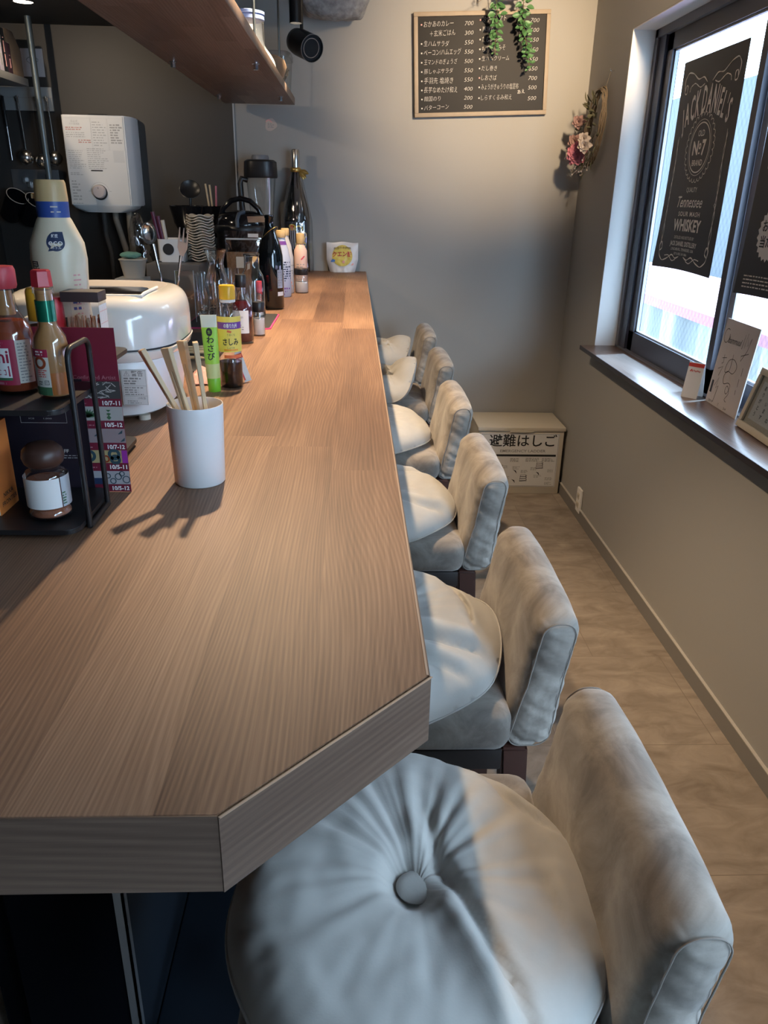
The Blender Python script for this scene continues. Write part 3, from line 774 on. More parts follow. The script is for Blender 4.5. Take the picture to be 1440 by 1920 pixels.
cushion('round cushion with a raised rear edge on the farthest chair', (0.020, 3.560, ZS_), r=0.208, sq=1.05, h=0.078, seed=41, bend=(0.06, 0.09, 0.95, 0.15), folds=(([(-0.2, -0.1), (0.3, -0.2), (0.8, 0.0)], 0.012, 0.04),), pleat=0.9)

# ------------------------------------------------------------------ emergency ladder box, outlet
lb = thing('ladder_case', 'cream metal emergency ladder box on the floor in the back corner', 'box', (0.575, 3.779, 0))
obj('body', box(0.004, 0.446, 0.004, 0.295, 0, 0.342, bevel=0.003), 'cream', lb)
obj('lid', box(0, 0.452, -0.002, 0.298, 0.342, 0.362, bevel=0.004), 'cream', lb)
b = box(0.165, 0.285, -0.004, 0.0, 0.336, 0.345, bevel=0.001); obj('lid_catch', b, 'cream', lb)
pl = obj('label_plate', box(0.018, 0.424, 0.0025, 0.0042, 0.040, 0.330), 'paper', lb, smooth=0)
F = on_plane((0.018, 0.0024, 0.040), (1, 0, 0), (0, 0, 1))
b = bmesh.new()
put_text(b, '避難はしご', 0.218, 0.250, 0.070, F, fit=0.350, bold=0.012)
stroke(b, [(0.004, 0.004), (0.402, 0.004), (0.402, 0.286), (0.004, 0.286)], 0.0012, F, closed=True)
bar(b, 0.010, 0.166, 0.396, 0.177, F)
obj('lettering', b, 'ink', pl, smooth=0)
b = bmesh.new(); put_text(b, 'EMERGENCY LADDER', 0.222, 0.196, 0.020, F, fit=0.236, bold=0.01)
for k, (x, y) in enumerate(((0.03, 0.148), (0.16, 0.148), (0.24, 0.150), (0.325, 0.150))): smudge_rows(b, x, y - 0.012, x + 0.07, y + 0.010, 3, F, seed=k)
for k, (x, y) in enumerate(((0.02, 0.1), (0.06, 0.06), (0.11, 0.11), (0.175, 0.105), (0.22, 0.085), (0.27, 0.1), (0.29, 0.06), (0.35, 0.045), (0.36, 0.09), (0.13, 0.05), (0.35, 0.02))):
    smudge_rows(b, x, y - 0.010, x + 0.040, y + 0.008, 3, F, seed=20 + k, fill=0.4)
obj('lettering', b, 'grey_ink', pl, smooth=0)
b = bmesh.new()       # drawings of the ladder being used
for x, y in ((0.105, 0.100), (0.315, 0.115), (0.235, 0.045)):
    for k in range(3): stroke(b, [(x - 0.016, y - 0.012 + k * 0.011), (x + 0.016, y - 0.010 + k * 0.011), (x + 0.018, y - 0.002 + k * 0.011)], 0.003, F)
    stroke(b, [(x - 0.018, y - 0.016), (x - 0.014, y + 0.02), (x + 0.012, y + 0.022), (x + 0.02, y - 0.014)], 0.002, F, closed=True)
for x, y in ((0.18, 0.082), (0.30, 0.072), (0.175, 0.03)): stroke(b, [(x, y + 0.01), (x + 0.012, y + 0.004), (x + 0.018, y - 0.008)], [0.001, 0.006, 0.002], F)
stroke(b, [(0.07, 0.05), (0.07, 0.13), (0.078, 0.142), (0.086, 0.13), (0.086, 0.09)], 0.004, F)
obj('lettering', b, 'ink', pl, smooth=0)
ol = thing('wall_outlet', 'white wall outlet plate low on the right wall', 'outlet', (XW, 3.442, 0.098))
obj('cover_plate', rbox(0.006, 0.035, 0.060, 0.004, n=4, mtx=TR(x=-0.006)), 'white_pl', ol)
for z in (-0.022, 0.022):
    sf = obj('socket_face', box(-0.0145, -0.011, -0.016, 0.016, z - 0.014, z + 0.014, bevel=0.001), 'cream', ol)
    for y in (-0.006, 0.006): obj('slot', box(-0.0149, -0.0144, y - 0.0012, y + 0.0012, z - 0.006, z + 0.006), 'ink', sf, smooth=0)

# ------------------------------------------------------------------ lamps
tr = thing('lighting_track', 'black ceiling track carrying the spotlights', 'track', (-0.29, 2.4, ZC))
obj('rail', box(-0.018, 0.018, -2.3, 1.45, -0.022, 0), 'black_m', tr, smooth=0)
def can(name, label, loc, target, energy, size=1.9, lit=True, drop=0.05, length=0.13, r=0.030, color=None, group=None, blend=0.5, soft=0.022):
    """a cylindrical spotlight; loc is the middle of its front rim"""
    t = thing(name, label, 'spotlight', loc, group=group)
    d = (Vector(target) - Vector(loc)).normalized()
    Q = d.to_track_quat('-Z', 'Y').to_matrix().to_4x4()
    b = lathe([(r * 0.93, 0.012), (r * 0.93, 0.0), (r, 0.0), (r, length * 0.72), (r * 0.93, length * 0.92), (r * 0.75, length), (0, length)], segs=40)
    bmesh.ops.transform(b, matrix=Q, verts=b.verts[:])
    h = obj('housing', b, 'black_m', t)
    b = lathe([(0, 0.009), (r * 0.93, 0.009)], segs=32); bmesh.ops.transform(b, matrix=Q, verts=b.verts[:])
    obj('lens', b, 'lamp_on' if lit else 'lens_off', t)
    if not lit:
        b = lathe([(r * 0.66, 0.0075), (r * 0.69, 0.006), (r * 0.72, 0.0075)], segs=32); bmesh.ops.transform(b, matrix=Q, verts=b.verts[:]); obj('lens_ring', b, 'grey_ink', t)
        b = lathe([(r * 0.99, -0.0006), (r * 1.012, 0.0004), (r * 1.0, 0.0016)], segs=40); bmesh.ops.transform(b, matrix=Q, verts=b.verts[:]); obj('rim', b, 'grey_ink', t)
    e = Vector(Q @ Vector((0, 0, length * 0.6)))
    top = ZC - 0.022 - loc[2]
    b = tube([e, (e.x, e.y, top)], 0.007, segs=10); solid([(0.03, top - 0.012), (0.03, top)], bm=b, at=(e.x, e.y, 0)); obj('stem', b, 'black_m', t)
    if energy:
        l = add_light('lamp_light', 'SPOT', (0, 0, 0), None, energy, color or WARM, spot_size=size, spot_blend=blend, shadow_soft_size=soft)
        l.parent = t; l.location = d * 0.02; l.rotation_euler = d.to_track_quat('-Z', 'Y').to_euler()
    return t
can('spotlight', 'slim black spotlight pointing straight down, its rim glowing', (-0.287, 3.44, 2.043), (-0.287, 3.44, 0), 14, size=0.75, lit=True, length=0.16, r=0.0245)
can('spotlight', 'fat black spotlight turned towards the room, lens dark', (-0.234, 3.60, 1.985), (0.30, 2.75, 1.66), 0, lit=False, length=0.15, r=0.050)
can('spotlight', 'black ceiling spotlight above the middle of the counter', (-0.29, 1.92, 2.28), (-0.24, 1.56, 0.0), 76, size=1.62, blend=0.5)
can('spotlight', 'black ceiling spotlight above the far half of the counter', (-0.29, 2.72, 2.28), (-0.20, 2.85, 0.0), 62, size=1.95, blend=0.8)
can('spotlight', 'black ceiling spotlight aimed at the chalkboard', (0.94, 2.20, 2.33), (0.60, 4.086, 2.03), 165, size=0.84, blend=1.0, soft=0.06, r=0.06)
dl = thing('downlight', 'small round lit downlight in the black kitchen ceiling', 'light', (-1.365, 3.62, 2.12))
obj('bezel', lathe([(0.036, -0.001), (0.042, -0.004), (0.044, 0.0)], segs=32), 'black_m', dl)
obj('lens', lathe([(0, -0.0015), (0.036, -0.0015)], segs=32), 'lamp_on', dl)
l = add_light('lamp_light', 'SPOT', (0, 0, -0.02), None, 3.0, WARM2, spot_size=2.2, spot_blend=0.7, shadow_soft_size=0.03); l.parent = dl
# a second kitchen lamp nearer the camera, out of frame
kd = thing('downlight', 'round downlight over the kitchen worktop', 'light', (-1.62, 2.3, 2.12))
obj('bezel', lathe([(0.036, -0.001), (0.042, -0.004), (0.044, 0.0)], segs=32), 'black_m', kd)
obj('lens', lathe([(0, -0.0015), (0.036, -0.0015)], segs=32), 'lamp_on', kd)
l = add_light('lamp_light', 'SPOT', (0, 0, -0.02), (0, 0, 0), 16.0, WARM2, spot_size=1.3, spot_blend=0.35, shadow_soft_size=0.02); l.parent = kd
l.rotation_euler = (Vector((-1.12, 4.086, 1.27)) - Vector((-1.62, 2.3, 2.1))).to_track_quat('-Z', 'Y').to_euler()

M['clear_white'] = mat('milky_plastic', (0.46, 0.50, 0.53), 0.35)
M['tan_bowl'] = mat('brown_bowl', (0.26, 0.18, 0.12), 0.4)
M['film_warm'] = glass_mat('warm_film', (0.92, 0.86, 0.76), rim=0.6, edge_dark=0.3, refl=0.25)
M['lilac_pot'] = mat('lilac_pot', (0.56, 0.53, 0.66), 0.5)
M['dial_pink'] = mat('pinkish_dial', (0.70, 0.60, 0.58), 0.4)
M['dull_plate'] = mat('dull_metal_plate', (0.30, 0.30, 0.31), 0.35, 0.8)
M['side_board'] = mat('grey_side_shelf', (0.20, 0.20, 0.19), 0.5)
M['hose2'] = mat('dark_hose', (0.09, 0.085, 0.08), 0.6)

def loft(rings, segs=48, bm=None, cap0=True, cap1=True):
    """rings: (z, cx, cy, ax, ay, n) superellipse sections from bottom to top"""
    b = bm if bm is not None else bmesh.new(); R = []
    for z, cx, cy, ax, ay, n in rings:
        ring = []
        for i in range(segs):
            t = 2 * pi * i / segs; c, s = sin(t), -cos(t)
            ring.append(b.verts.new((cx + ax * math.copysign(abs(c) ** (2 / n), c), cy + ay * math.copysign(abs(s) ** (2 / n), s), z)))
        R.append(ring)
    for A, B in zip(R, R[1:]):
        for i in range(segs):
            j = (i + 1) % segs
            try: b.faces.new((A[i], A[j], B[j], B[i]))
            except ValueError: pass
    if cap0: b.faces.new(R[0][::-1])
    if cap1: b.faces.new(R[-1])
    return b

# ------------------------------------------------------------------ shelf hung over the counter
SZ = 1.813
sh = thing('hanging_shelf', 'laminated wood shelf hung on threaded rods above the counter', 'shelf', (-0.49, 2.85, SZ))
obj('board', box(-0.158, 0.158, -1.02, 1.10, 0, 0.030, bevel=0.002), 'shelf_wood', sh, smooth=30)
for x in (-0.13, 0.122):
    for y in (-0.11, 0.765):
        r_ = obj('rod', tube([(x, y, -0.014), (x, y, ZC - SZ)], 0.0042, segs=10), 'pole', sh)
        obj('nut', solid([(0.012, -0.002), (0.012, 0.0)], segs=20, bm=solid([(0.0085, -0.0175), (0.0085, -0.003)], segs=6, at=(x, y, 0)), at=(x, y, 0)), 'chrome', r_, smooth=20)
SH = SZ + 0.030
# glass jar with a blue clip lid
j = thing('storage_jar', 'clear glass storage jar with blue lid on the hanging shelf', 'jar', (-0.391, 2.80, SH))
obj('glass_body', lathe([(0, 0.001), (0.043, 0.001), (0.046, 0.006), (0.046, 0.085), (0.041, 0.098)], segs=36), 'glass', j)
lid = obj('lid', solid([(0.044, 0.092), (0.048, 0.094), (0.048, 0.104), (0.045, 0.106), (0.049, 0.108), (0.049, 0.116), (0.030, 0.120)], segs=36), 'blue_lid', j)
# scalloped pale moulds stacked on edge beside it
def mould(x0, y0, s, label):
    def f(u, v):
        a = u * pi; k = 1 + 0.10 * cos(a * 7.0)
        r = s * k * (0.40 + 0.60 * v)
        return (x0 + r * cos(a) * 0.72, y0 + 0.05 * (v - 0.5), SH + 0.004 + r * sin(a))
    b = solidify(grid(92, 6, f), 0.003)
    return tag(obj('scalloped_mould', b, 'clear_white', smooth=50), label, 'mould', 'scalloped moulds on the hanging shelf')
mould(-0.490, 2.98, 0.170, 'front one of the two milky scalloped moulds standing on the shelf')
mould(-0.490, 3.08, 0.190, 'taller milky scalloped mould standing behind the blue-lidded jar')
# tipped brown bowl wrapped in film, and a clear tub near the far end
t = thing('wrapped_bowl', 'brown bowl tied up in clear film on the hanging shelf', 'bowl', (-0.395, 3.45, SH))
obj('bowl', solid([(0.034, 0.0), (0.056, 0.02), (0.068, 0.055), (0.060, 0.078), (0.035, 0.092), (0.0, 0.096)], segs=40), 'tan_bowl', t)
def crump(p, a, s): return p + p.normalized() * a * (noise.noise(p * s) + 0.5 * noise.noise(p * s * 2.3))
b = bmesh.new(); bmesh.ops.create_icosphere(b, subdivisions=4, radius=0.034)
for v in b.verts: v.co = crump(Vector(v.co), 0.013, 55) + Vector((0.035, 0.085, 0.045))
obj('film_knot', b, 'film_warm', t)
t = thing('plastic_tub', 'tall clear plastic tub at the far end of the hanging shelf', 'tub', (-0.388, 3.75, SH))
obj('tub', loft([(0.001, 0, 0, 0.050, 0.10, 5), (0.12, 0, 0, 0.058, 0.108, 5)], cap1=False), 'clear_pl', t)
obj('lid', loft([(0.120, 0, 0, 0.062, 0.112, 5), (0.135, 0, 0, 0.062, 0.112, 5), (0.140, 0, 0, 0.054, 0.104, 5)]), 'film', t)

# ------------------------------------------------------------------ chalkboard menu
bd = thing('chalkboard', 'framed chalkboard menu on the back wall, written in white', 'menu board', (0.522, YW - 0.013, 2.010), rot=(0, radians(-2.6), 0))
W, H = 0.622, 0.424
obj('slate', box(-W / 2 + .01, W / 2 - .01, -0.004, 0.008, -H / 2 + .01, H / 2 - .01), 'slate', bd, smooth=0)
b = bmesh.new(); fw = 0.018
for x0, x1, z0, z1 in ((-W / 2, W / 2, H / 2 - fw, H / 2), (-W / 2, W / 2, -H / 2, -H / 2 + fw), (-W / 2, -W / 2 + fw, -H / 2 + fw, H / 2 - fw), (W / 2 - fw, W / 2, -H / 2 + fw, H / 2 - fw)):
    box(x0, x1, -0.014, 0.012, z0, z1, bevel=0.002, bm=b)
obj('frame', b, 'pine', bd, smooth=30)
obj('nail', solid([(0.003, 0), (0.003, 0.02)], segs=8, at=(-0.02, 0.004, H / 2 + 0.03)), 'steel', bd)
F = on_plane((-W / 2, -0.0042, H / 2), (1, 0, 0), (0, 0, 1))
rows_l = [('おかあのカレー', '700'), ('＋玄米ごはん', '300'), ('生ハムサラダ', '550'), ('ベーコン/ハムエッグ', '550'), ('王マンドのぎょうざ', '500'), ('豚しゃぶサラダ', '550'), ('手羽先 塩焼き', '550'), ('長芋なめたけ和え', '400'), ('韓国のり', '200'), ('バターコーン', '500')]
rows_r = [('冷やしトマト', '700'), ('豚塩焼き', '500'), ('だし巻あげ', '550'), ('もずくにみそ', '650'), ('生ハムクリーム', '550'), ('だし巻き', '650'), ('しおさば', '700'), ('みょうがきゅうりの塩昆布', '500'), ('しらすくるみ和え', '500')]
rr = random.Random(5)
b = bmesh.new(); bp_ = bmesh.new()
for k, (s, p) in enumerate(rows_l):
    y = -0.048 - k * 0.0375
    put_text(b, s, 0.045 + (0.028 if k == 1 else 0), y, 0.024, F, fit=0.0185 * len(s) * (0.93 if len(s) > 8 else 1.05), align='L', rot=rr.uniform(-0.02, 0.05), shear=0.15, bold=-0.013, tall=rr.uniform(0.95, 1.2))
    put_text(b, p, 0.252, y + 0.002, 0.024, F, fit=0.040, rot=rr.uniform(-0.05, 0.05), shear=0.2, bold=-0.013)
    if k != 1: bar(bp_ if k in (0,) else b, 0.032, y - 0.004, 0.038, y + 0.002, F)
for k, (s, p) in enumerate(rows_r):
    y = -0.034 - k * 0.0385 - (0.006 if k > 7 else 0)
    put_text(b, s, 0.312, y, 0.023, F, fit=0.0172 * len(s) * (0.85 if len(s) > 8 else 1.05), align='L', rot=rr.uniform(-0.02, 0.05), shear=0.15, bold=-0.013, tall=rr.uniform(0.95, 1.2))
    put_text(b, p, 0.552, y - 0.006, 0.024, F, fit=0.040, rot=rr.uniform(-0.05, 0.05), shear=0.2, bold=-0.013)
    bar(bp_ if k in (0, 6) else b, 0.300, y - 0.004, 0.306, y + 0.002, F)
put_text(b, 'あえ', 0.50, -0.326, 0.020, F, fit=0.034, rot=0.1)
obj('lettering', b, 'chalk', bd, smooth=0); obj('bullet_marks', bp_, 'chalk_pink', bd, smooth=0)

# ------------------------------------------------------------------ hanging plant in front of the board
hp = thing('hanging_plant', 'trailing green plant hanging in front of the chalkboard', 'plant', (0.620, 3.993, 2.256))
obj('pot', lathe([(0, 0.0), (0.045, 0.0), (0.062, 0.07), (0.066, 0.09), (0.062, 0.09), (0.055, 0.06), (0, 0.05)], segs=36), 'lilac_pot', hp)
for a in (0.5, 2.6, 4.7): obj('cord', tube([(0.062 * cos(a), 0.062 * sin(a), 0.088), (0, 0, ZC - 2.256 - 0.001)], 0.0012, segs=6), 'stem', hp)
def leaf(bm, p, d, n, L, w):
    d = Vector(d).normalized(); n = Vector(n); n = (n - d * n.dot(d)).normalized(); s = d.cross(n)
    prof = ((0, 0.0), (0.15, 0.55), (0.4, 0.98), (0.65, 0.88), (0.86, 0.5), (1.0, 0.0))
    def f(u, v):
        k = u * (len(prof) - 1); i = min(int(k), len(prof) - 2); q = k - i
        a = prof[i][0] * (1 - q) + prof[i + 1][0] * q; ww = prof[i][1] * (1 - q) + prof[i + 1][1] * q
        x = (v - 0.5) * 2
        return Vector(p) + d * (a * L) + s * (x * ww * w / 2) + n * (0.12 * L * (x * x * ww) - 0.12 * L * a * a)
    b = grid(7, 5, f); solidify(b, 0.0004); merge(bm, b)
def vine(x0, z0, length, seed, sx):
    rr = random.Random(seed); pts = []
    for i in range(17):
        k = i / 16
        pts.append(Vector((x0 + 0.012 * sin(3.5 * k + seed) + sx * k, 0.004 * sin(4 * k) + 0.010 * k, z0 - length * k)))
    start = [Vector((x0 * 0.7, 0.0, 0.094)), Vector((x0 * 0.98, 0.0, 0.090))]
    v = obj('vine', tube(start + pts, 0.0017, segs=6), 'stem', hp)
    b = bmesh.new()
    for i in range(int(length / 0.0047)):
        k = i / (length / 0.0047); p = pts[min(15, int(k * 16))].lerp(pts[min(16, int(k * 16) + 1)], (k * 16) % 1)
        a = i * 2.4 + rr.uniform(-.5, .5); L = rr.uniform(0.021, 0.037) * (1 - 0.55 * k ** 3)
        d = Vector((cos(a), -abs(sin(a)) * 0.8 + 0.25, rr.uniform(-0.9, 0.35)))
        st = p + d.normalized() * rr.uniform(0.003, 0.018) * (1 - 0.5 * k)
        tube([p, st], 0.0007, segs=4, bm=b)
        leaf(b, st, d, (rr.uniform(-.4, .4), -1, rr.uniform(-.2, .8)), L, L * rr.uniform(0.6, 0.8))
    obj('leaves', b, 'leaf', v, smooth=60)
vine(-0.071, 0.0, 0.213, 1, 0.034); vine(0.071, 0.0, 0.272, 4, 0.032)
tw = obj('twig', tube([(-0.05, -0.06, 0.05), (-0.085, -0.07, 0.0), (-0.12, -0.075, -0.012), (-0.155, -0.075, -0.034)], 0.0011, segs=6), 'dry_stem', hp)
b = bmesh.new()
for q in ((-0.105, -0.073, -0.004), (-0.10, -0.072, 0.004), (-0.085, -0.07, -0.008)): leaf(b, q, (-0.5, -0.2, 0.6), (0, -1, 0.3), 0.014, 0.007)
obj('leaves', b, 'dry_leaf', tw)

# ------------------------------------------------------------------ dried flower swag on the right wall
sw = thing('dried_flower_swag', 'dried flower swag with a pink rose hanging by the window', 'flowers', (XW - 0.008, 3.81, 1.72))
obj('hook', tube([(0.008, -0.10, 0.232), (-0.006, -0.10, 0.232), (-0.008, -0.10, 0.240)], 0.003, segs=8), 'chrome', sw)
obj('cord', tube([(-0.006, -0.10, 0.230), (-0.010, -0.06, 0.17)], 0.001, segs=6), 'dry_stem', sw)
rr = random.Random(11); b = bmesh.new()
for k in range(9):
    pts = []
    for i in range(41):
        a = 2 * pi * i / 40; o = 0.008
        pts.append((-0.016 + 0.012 * sin(a * 2 + k) + rr.uniform(-.003, .003), 0.02 + (0.105 + o * sin(3 * a + k * 1.3)) * cos(a) - 0.05 * sin(a), 0.02 + (0.155 + o * cos(5 * a + k)) * sin(a)))
    tube(pts[:-1], 0.0026, segs=5, bm=b, closed=True)
obj('wreath_ring', b, 'dry_stem', sw)
def petals(name, at, R, m, n=26, seed=0, open_=1.0, parent=sw):
    rr = random.Random(seed); b = bmesh.new()
    for i in range(n):
        k = i / n; a = i * 2.4; el = (0.25 + 1.15 * k) * open_
        d = Vector((-cos(el), sin(el) * cos(a), sin(el) * sin(a))); nn = Vector((-1, 0, 0)) - d * 0.3
        leaf(b, (0, 0, 0), d, nn, R * (0.55 + 0.5 * k), R * 0.75)
    bmesh.ops.transform(b, matrix=Matrix.Rotation(radians(50), 4, 'Z'), verts=b.verts[:]); bmesh.ops.translate(b, verts=b.verts[:], vec=at)
    return obj(name, b, m, parent, smooth=60)
petals('rose', (-0.075, 0.045, -0.085), 0.054, 'rose_pink', 34, 2, 1.05)
for k, (y, z, R, m) in enumerate(((-0.05, -0.055, 0.030, 'pale_petal'), (-0.03, -0.025, 0.026, 'pale_petal'), (0.12, -0.03, 0.032, 'dusty_petal'), (0.16, -0.095, 0.030, 'pale_petal'), (0.09, 0.05, 0.028, 'dusty_petal'), (0.19, -0.05, 0.022, 'pale_petal'))):
    petals('flower', (-0.070, y, z), R * 1.25, m, 18, 5 + k, 1.1)
b = bmesh.new()
for k in range(64):
    a = rr.uniform(0, 2 * pi); q = Vector((-0.02 - rr.uniform(0, 0.03), 0.03 + 0.11 * cos(a) * rr.uniform(.6, 1.1), 0.0 + 0.16 * sin(a) * rr.uniform(.5, 1.0)))
    d = Vector((-rr.uniform(0.1, 1), 1.1 * (q.y - 0.03) / 0.1 + rr.uniform(-.6, .6), (q.z) / 0.12 + rr.uniform(-.8, .6)))
    leaf(b, q, d, (-1, rr.uniform(-.5, .5), rr.uniform(-.3, .6)), rr.uniform(0.022, 0.05), rr.uniform(0.008, 0.018))
obj('leaves', b, 'dry_leaf', sw, smooth=60)
b = bmesh.new()
for k in range(26):
    y0, z0 = 0.03 + rr.uniform(-.06, .10), -0.10 + rr.uniform(-.03, .06); p1 = Vector((-0.03, y0, z0)); p2 = p1 + Vector((-rr.uniform(0, .05), rr.uniform(-.05, .09), -rr.uniform(0.02, 0.075)))
    tube([p1, p2], 0.0008, segs=4, bm=b); s_ = bmesh.new(); bmesh.ops.create_icosphere(s_, subdivisions=1, radius=0.0045); bmesh.ops.translate(s_, verts=s_.verts[:], vec=p2); merge(b, s_)
obj('filler_blossom_print', b, 'pale_petal', sw)

# small sticker on the back wall
b = bmesh.new(); pts = [(0.027 * cos(a) * (1 + 0.12 * cos(3 * a + .5)), 0.027 * sin(a) * (1 + 0.1 * sin(2 * a))) for a in [2 * pi * i / 36 for i in range(36)]]
prism(pts, 0, 0.003, bm=b, mtx=Matrix(((1, 0, 0, -0.457), (0, 0, -1, YW), (0, 1, 0, 1.740), (0, 0, 0, 1))))
st = tag(obj('wall_sticker', b, 'pale_petal', smooth=30), 'small pale round sticker on the back wall under the shelf end', 'sticker')
F = on_plane((-0.457, YW - 0.0031, 1.740), (1, 0, 0), (0, 0, 1)); b = bmesh.new()
stroke(b, [(-0.022 + 0.004 * k, 0.012 + 0.008 * sin(k * 0.5)) for k in range(8)], 0.005, F); obj('pink_mark', b, 'chalk_pink', st, smooth=0)
b = bmesh.new(); smudge_rows(b, -0.014, -0.014, 0.016, 0.008, 4, F, seed=3); obj('print', b, 'grey_ink', st, smooth=0)

# ------------------------------------------------------------------ water heater
wh = thing('water_heater', 'white wall-mounted gas water heater with a round dial', 'water heater', (-1.235, YW - 0.008, 1.372))
prof = [(-0.158, 0), (-0.158, -0.100), (-0.150, -0.126), (-0.140, -0.148), (0.132, -0.148), (0.150, -0.120), (0.160, -0.096), (0.160, 0)]
b = prism(prof[::-1], 0.0, 0.378, bevel=0.004)
obj('casing', b, 'white_pl', wh, smooth=30)
b = loft([(-0.030, -0.0, -0.07, 0.10, 0.062, 4), (-0.012, 0, -0.07, 0.142, 0.072, 5), (0.001, 0, -0.072, 0.15, 0.074, 6)]); obj('lower_cowl', b, 'white_pl', wh)
F = on_plane((-0.140, -0.1482, 0), (1, 0, 0), (0, 0, 1))
b = bmesh.new()
bar(b, 0.104, 0.147, 0.157, 0.152, F); obj('indicator_slot', b, 'ink', wh, smooth=0)
kb = bmesh.new(); solid([(0.033, 0), (0.033, 0.004), (0.031, 0.006)], segs=36, bm=kb); bmesh.ops.transform(kb, matrix=TR(-0.005, -0.148, 0.057, rx=pi / 2), verts=kb.verts[:])
obj('dial_ring', kb, 'ink', wh)
kb2 = bmesh.new(); solid([(0.029, 0), (0.028, 0.020), (0.024, 0.024)], segs=36, bm=kb2); bmesh.ops.transform(kb2, matrix=TR(-0.005, -0.152, 0.060, rx=pi / 2), verts=kb2.verts[:])
kn = obj('dial', kb2, 'dial_pink', wh)
b = bmesh.new(); F2 = on_plane((-0.005, -0.1765, 0.060), (1, 0, 0), (0, 0, 1)); bar(b, -0.001, 0.012, 0.001, 0.019, F2); obj('pointer_mark', b, 'ink', kn, smooth=0)
b = bmesh.new(); F3 = on_plane((-0.005, -0.1482, 0.057), (1, 0, 0), (0, 0, 1))
stroke(b, [(0.043 * cos(a), 0.043 * sin(a)) for a in [radians(10 + 160 * i / 30) for i in range(31)]], 0.0012, F3)
bar(b, -0.052, 0.004, -0.042, 0.006, F3); bar(b, 0.042, 0.004, 0.052, 0.006, F3)
for x0, y0, x1, y1, n, s in ((0.01, 0.128, 0.07, 0.142, 2, 3), (0.01, 0.02, 0.05, 0.11, 7, 4), (0.005, 0.006, 0.06, 0.012, 1, 5)): smudge_rows(b, x0, y0, x1, y1, n, F, seed=s)
put_text(b, '元止式', 0.052, 0.352, 0.011, F, fit=0.032); put_text(b, 'ガス湯沸器', 0.052, 0.341, 0.009, F, fit=0.046)
smudge_rows(b, 0.13, 0.25, 0.19, 0.355, 10, F, seed=8, fill=0.4); smudge_rows(b, 0.01, 0.285, 0.12, 0.31, 3, F, seed=9, fill=0.4)
smudge_rows(b, 0.01, 0.155, 0.088, 0.235, 10, F, seed=10, fill=0.4); smudge_rows(b, 0.095, 0.155, 0.19, 0.245, 11, F, seed=12, fill=0.4)
for q in ((0.004, 0.235, 0.124, 0.365), (0.124, 0.235, 0.196, 0.365), (0.200, 0.235, 0.266, 0.365)): stroke(b, [(q[0], q[1]), (q[2], q[1]), (q[2], q[3]), (q[0], q[3])], 0.0007, F, closed=True)
obj('lettering', b, 'faint_ink', wh, smooth=0)
b = bmesh.new(); smudge_rows(b, 0.01, 0.315, 0.12, 0.33, 2, F, seed=21, fill=0.6); smudge_rows(b, 0.062, 0.262, 0.12, 0.28, 2, F, seed=22, fill=0.5); obj('lettering', b, 'faint_red', wh, smooth=0)
b = bmesh.new(); smudge_rows(b, 0.208, 0.262, 0.262, 0.345, 8, F, seed=30, fill=0.6); obj('lettering', b, 'pale_ink', wh, smooth=0)
obj('price_sticker', box(0.072, 0.120, -0.1484, -0.148, 0.185, 0.234), 'paper', wh, smooth=0)
obj('flue_top', box(-0.04, 0.04, -0.09, -0.02, 0.376, 0.388, bevel=0.002), 'ink', wh)
for k, (pts, r, m) in enumerate((([(0.035, -0.08, -0.02), (0.035, -0.08, -0.06), (0.060, -0.085, -0.16), (0.088, -0.095, -0.26)], 0.014, 'hose'), ([(0.10, -0.08, -0.02), (0.098, -0.08, -0.10), (0.105, -0.085, -0.26)], 0.014, 'hose'), ([(-0.02, -0.08, -0.02), (-0.02, -0.08, -0.13), (0.0, -0.09, -0.21), (0.002, -0.09, -0.42)], 0.011, 'hose2'))):
    obj('hose', tube(pts, r, segs=14), m, wh)
b = bmesh.new(); tube([(0.098, -0.08, -0.03), (0.098, -0.08, -0.06)], 0.011, bm=b); tube([(0.098, -0.08, -0.045), (0.125, -0.09, -0.050), (0.135, -0.09, -0.046)], 0.005, bm=b); obj('tap', b, 'steel', wh)

# ------------------------------------------------------------------ kitchen side
wt = thing('kitchen_worktop', 'stainless kitchen worktop against the dark back wall', 'worktop', (-1.25, 2.6, 0))
obj('top', box(-0.52, 0.52, -1.5, YW - 2.61, 0.91, 0.95, bevel=0.003), 'steel', wt)
obj('cabinet', box(-0.50, 0.50, -1.48, YW - 2.615, 0, 0.909), 'black', wt, smooth=0)
b = solid([(0.040, 0), (0.041, 0.10), (0.043, 0.10), (0.043, 0.135), (0.041, 0.135), (0.041, 0.165), (0.047, 0.165), (0.047, 0.195), (0.030, 0.198)], segs=36)
sl = thing('pipe_sleeve', 'beige pipe sleeve under the water heater hoses', 'pipe', (-1.138, 3.975, 0.95)); obj('sleeve', b, 'beige_pl', sl)
obj('fixing_mark', box(-0.03, -0.022, -0.045, -0.042, 0.176, 0.182), 'ink', sl)
po = tag(obj('pole', tube([(-1.452, 3.90, 0.951), (-1.457, 3.90, 2.119)], 0.0135, segs=16), 'pole'), 'tall grey steel pole standing left of the white water heater', 'pole')
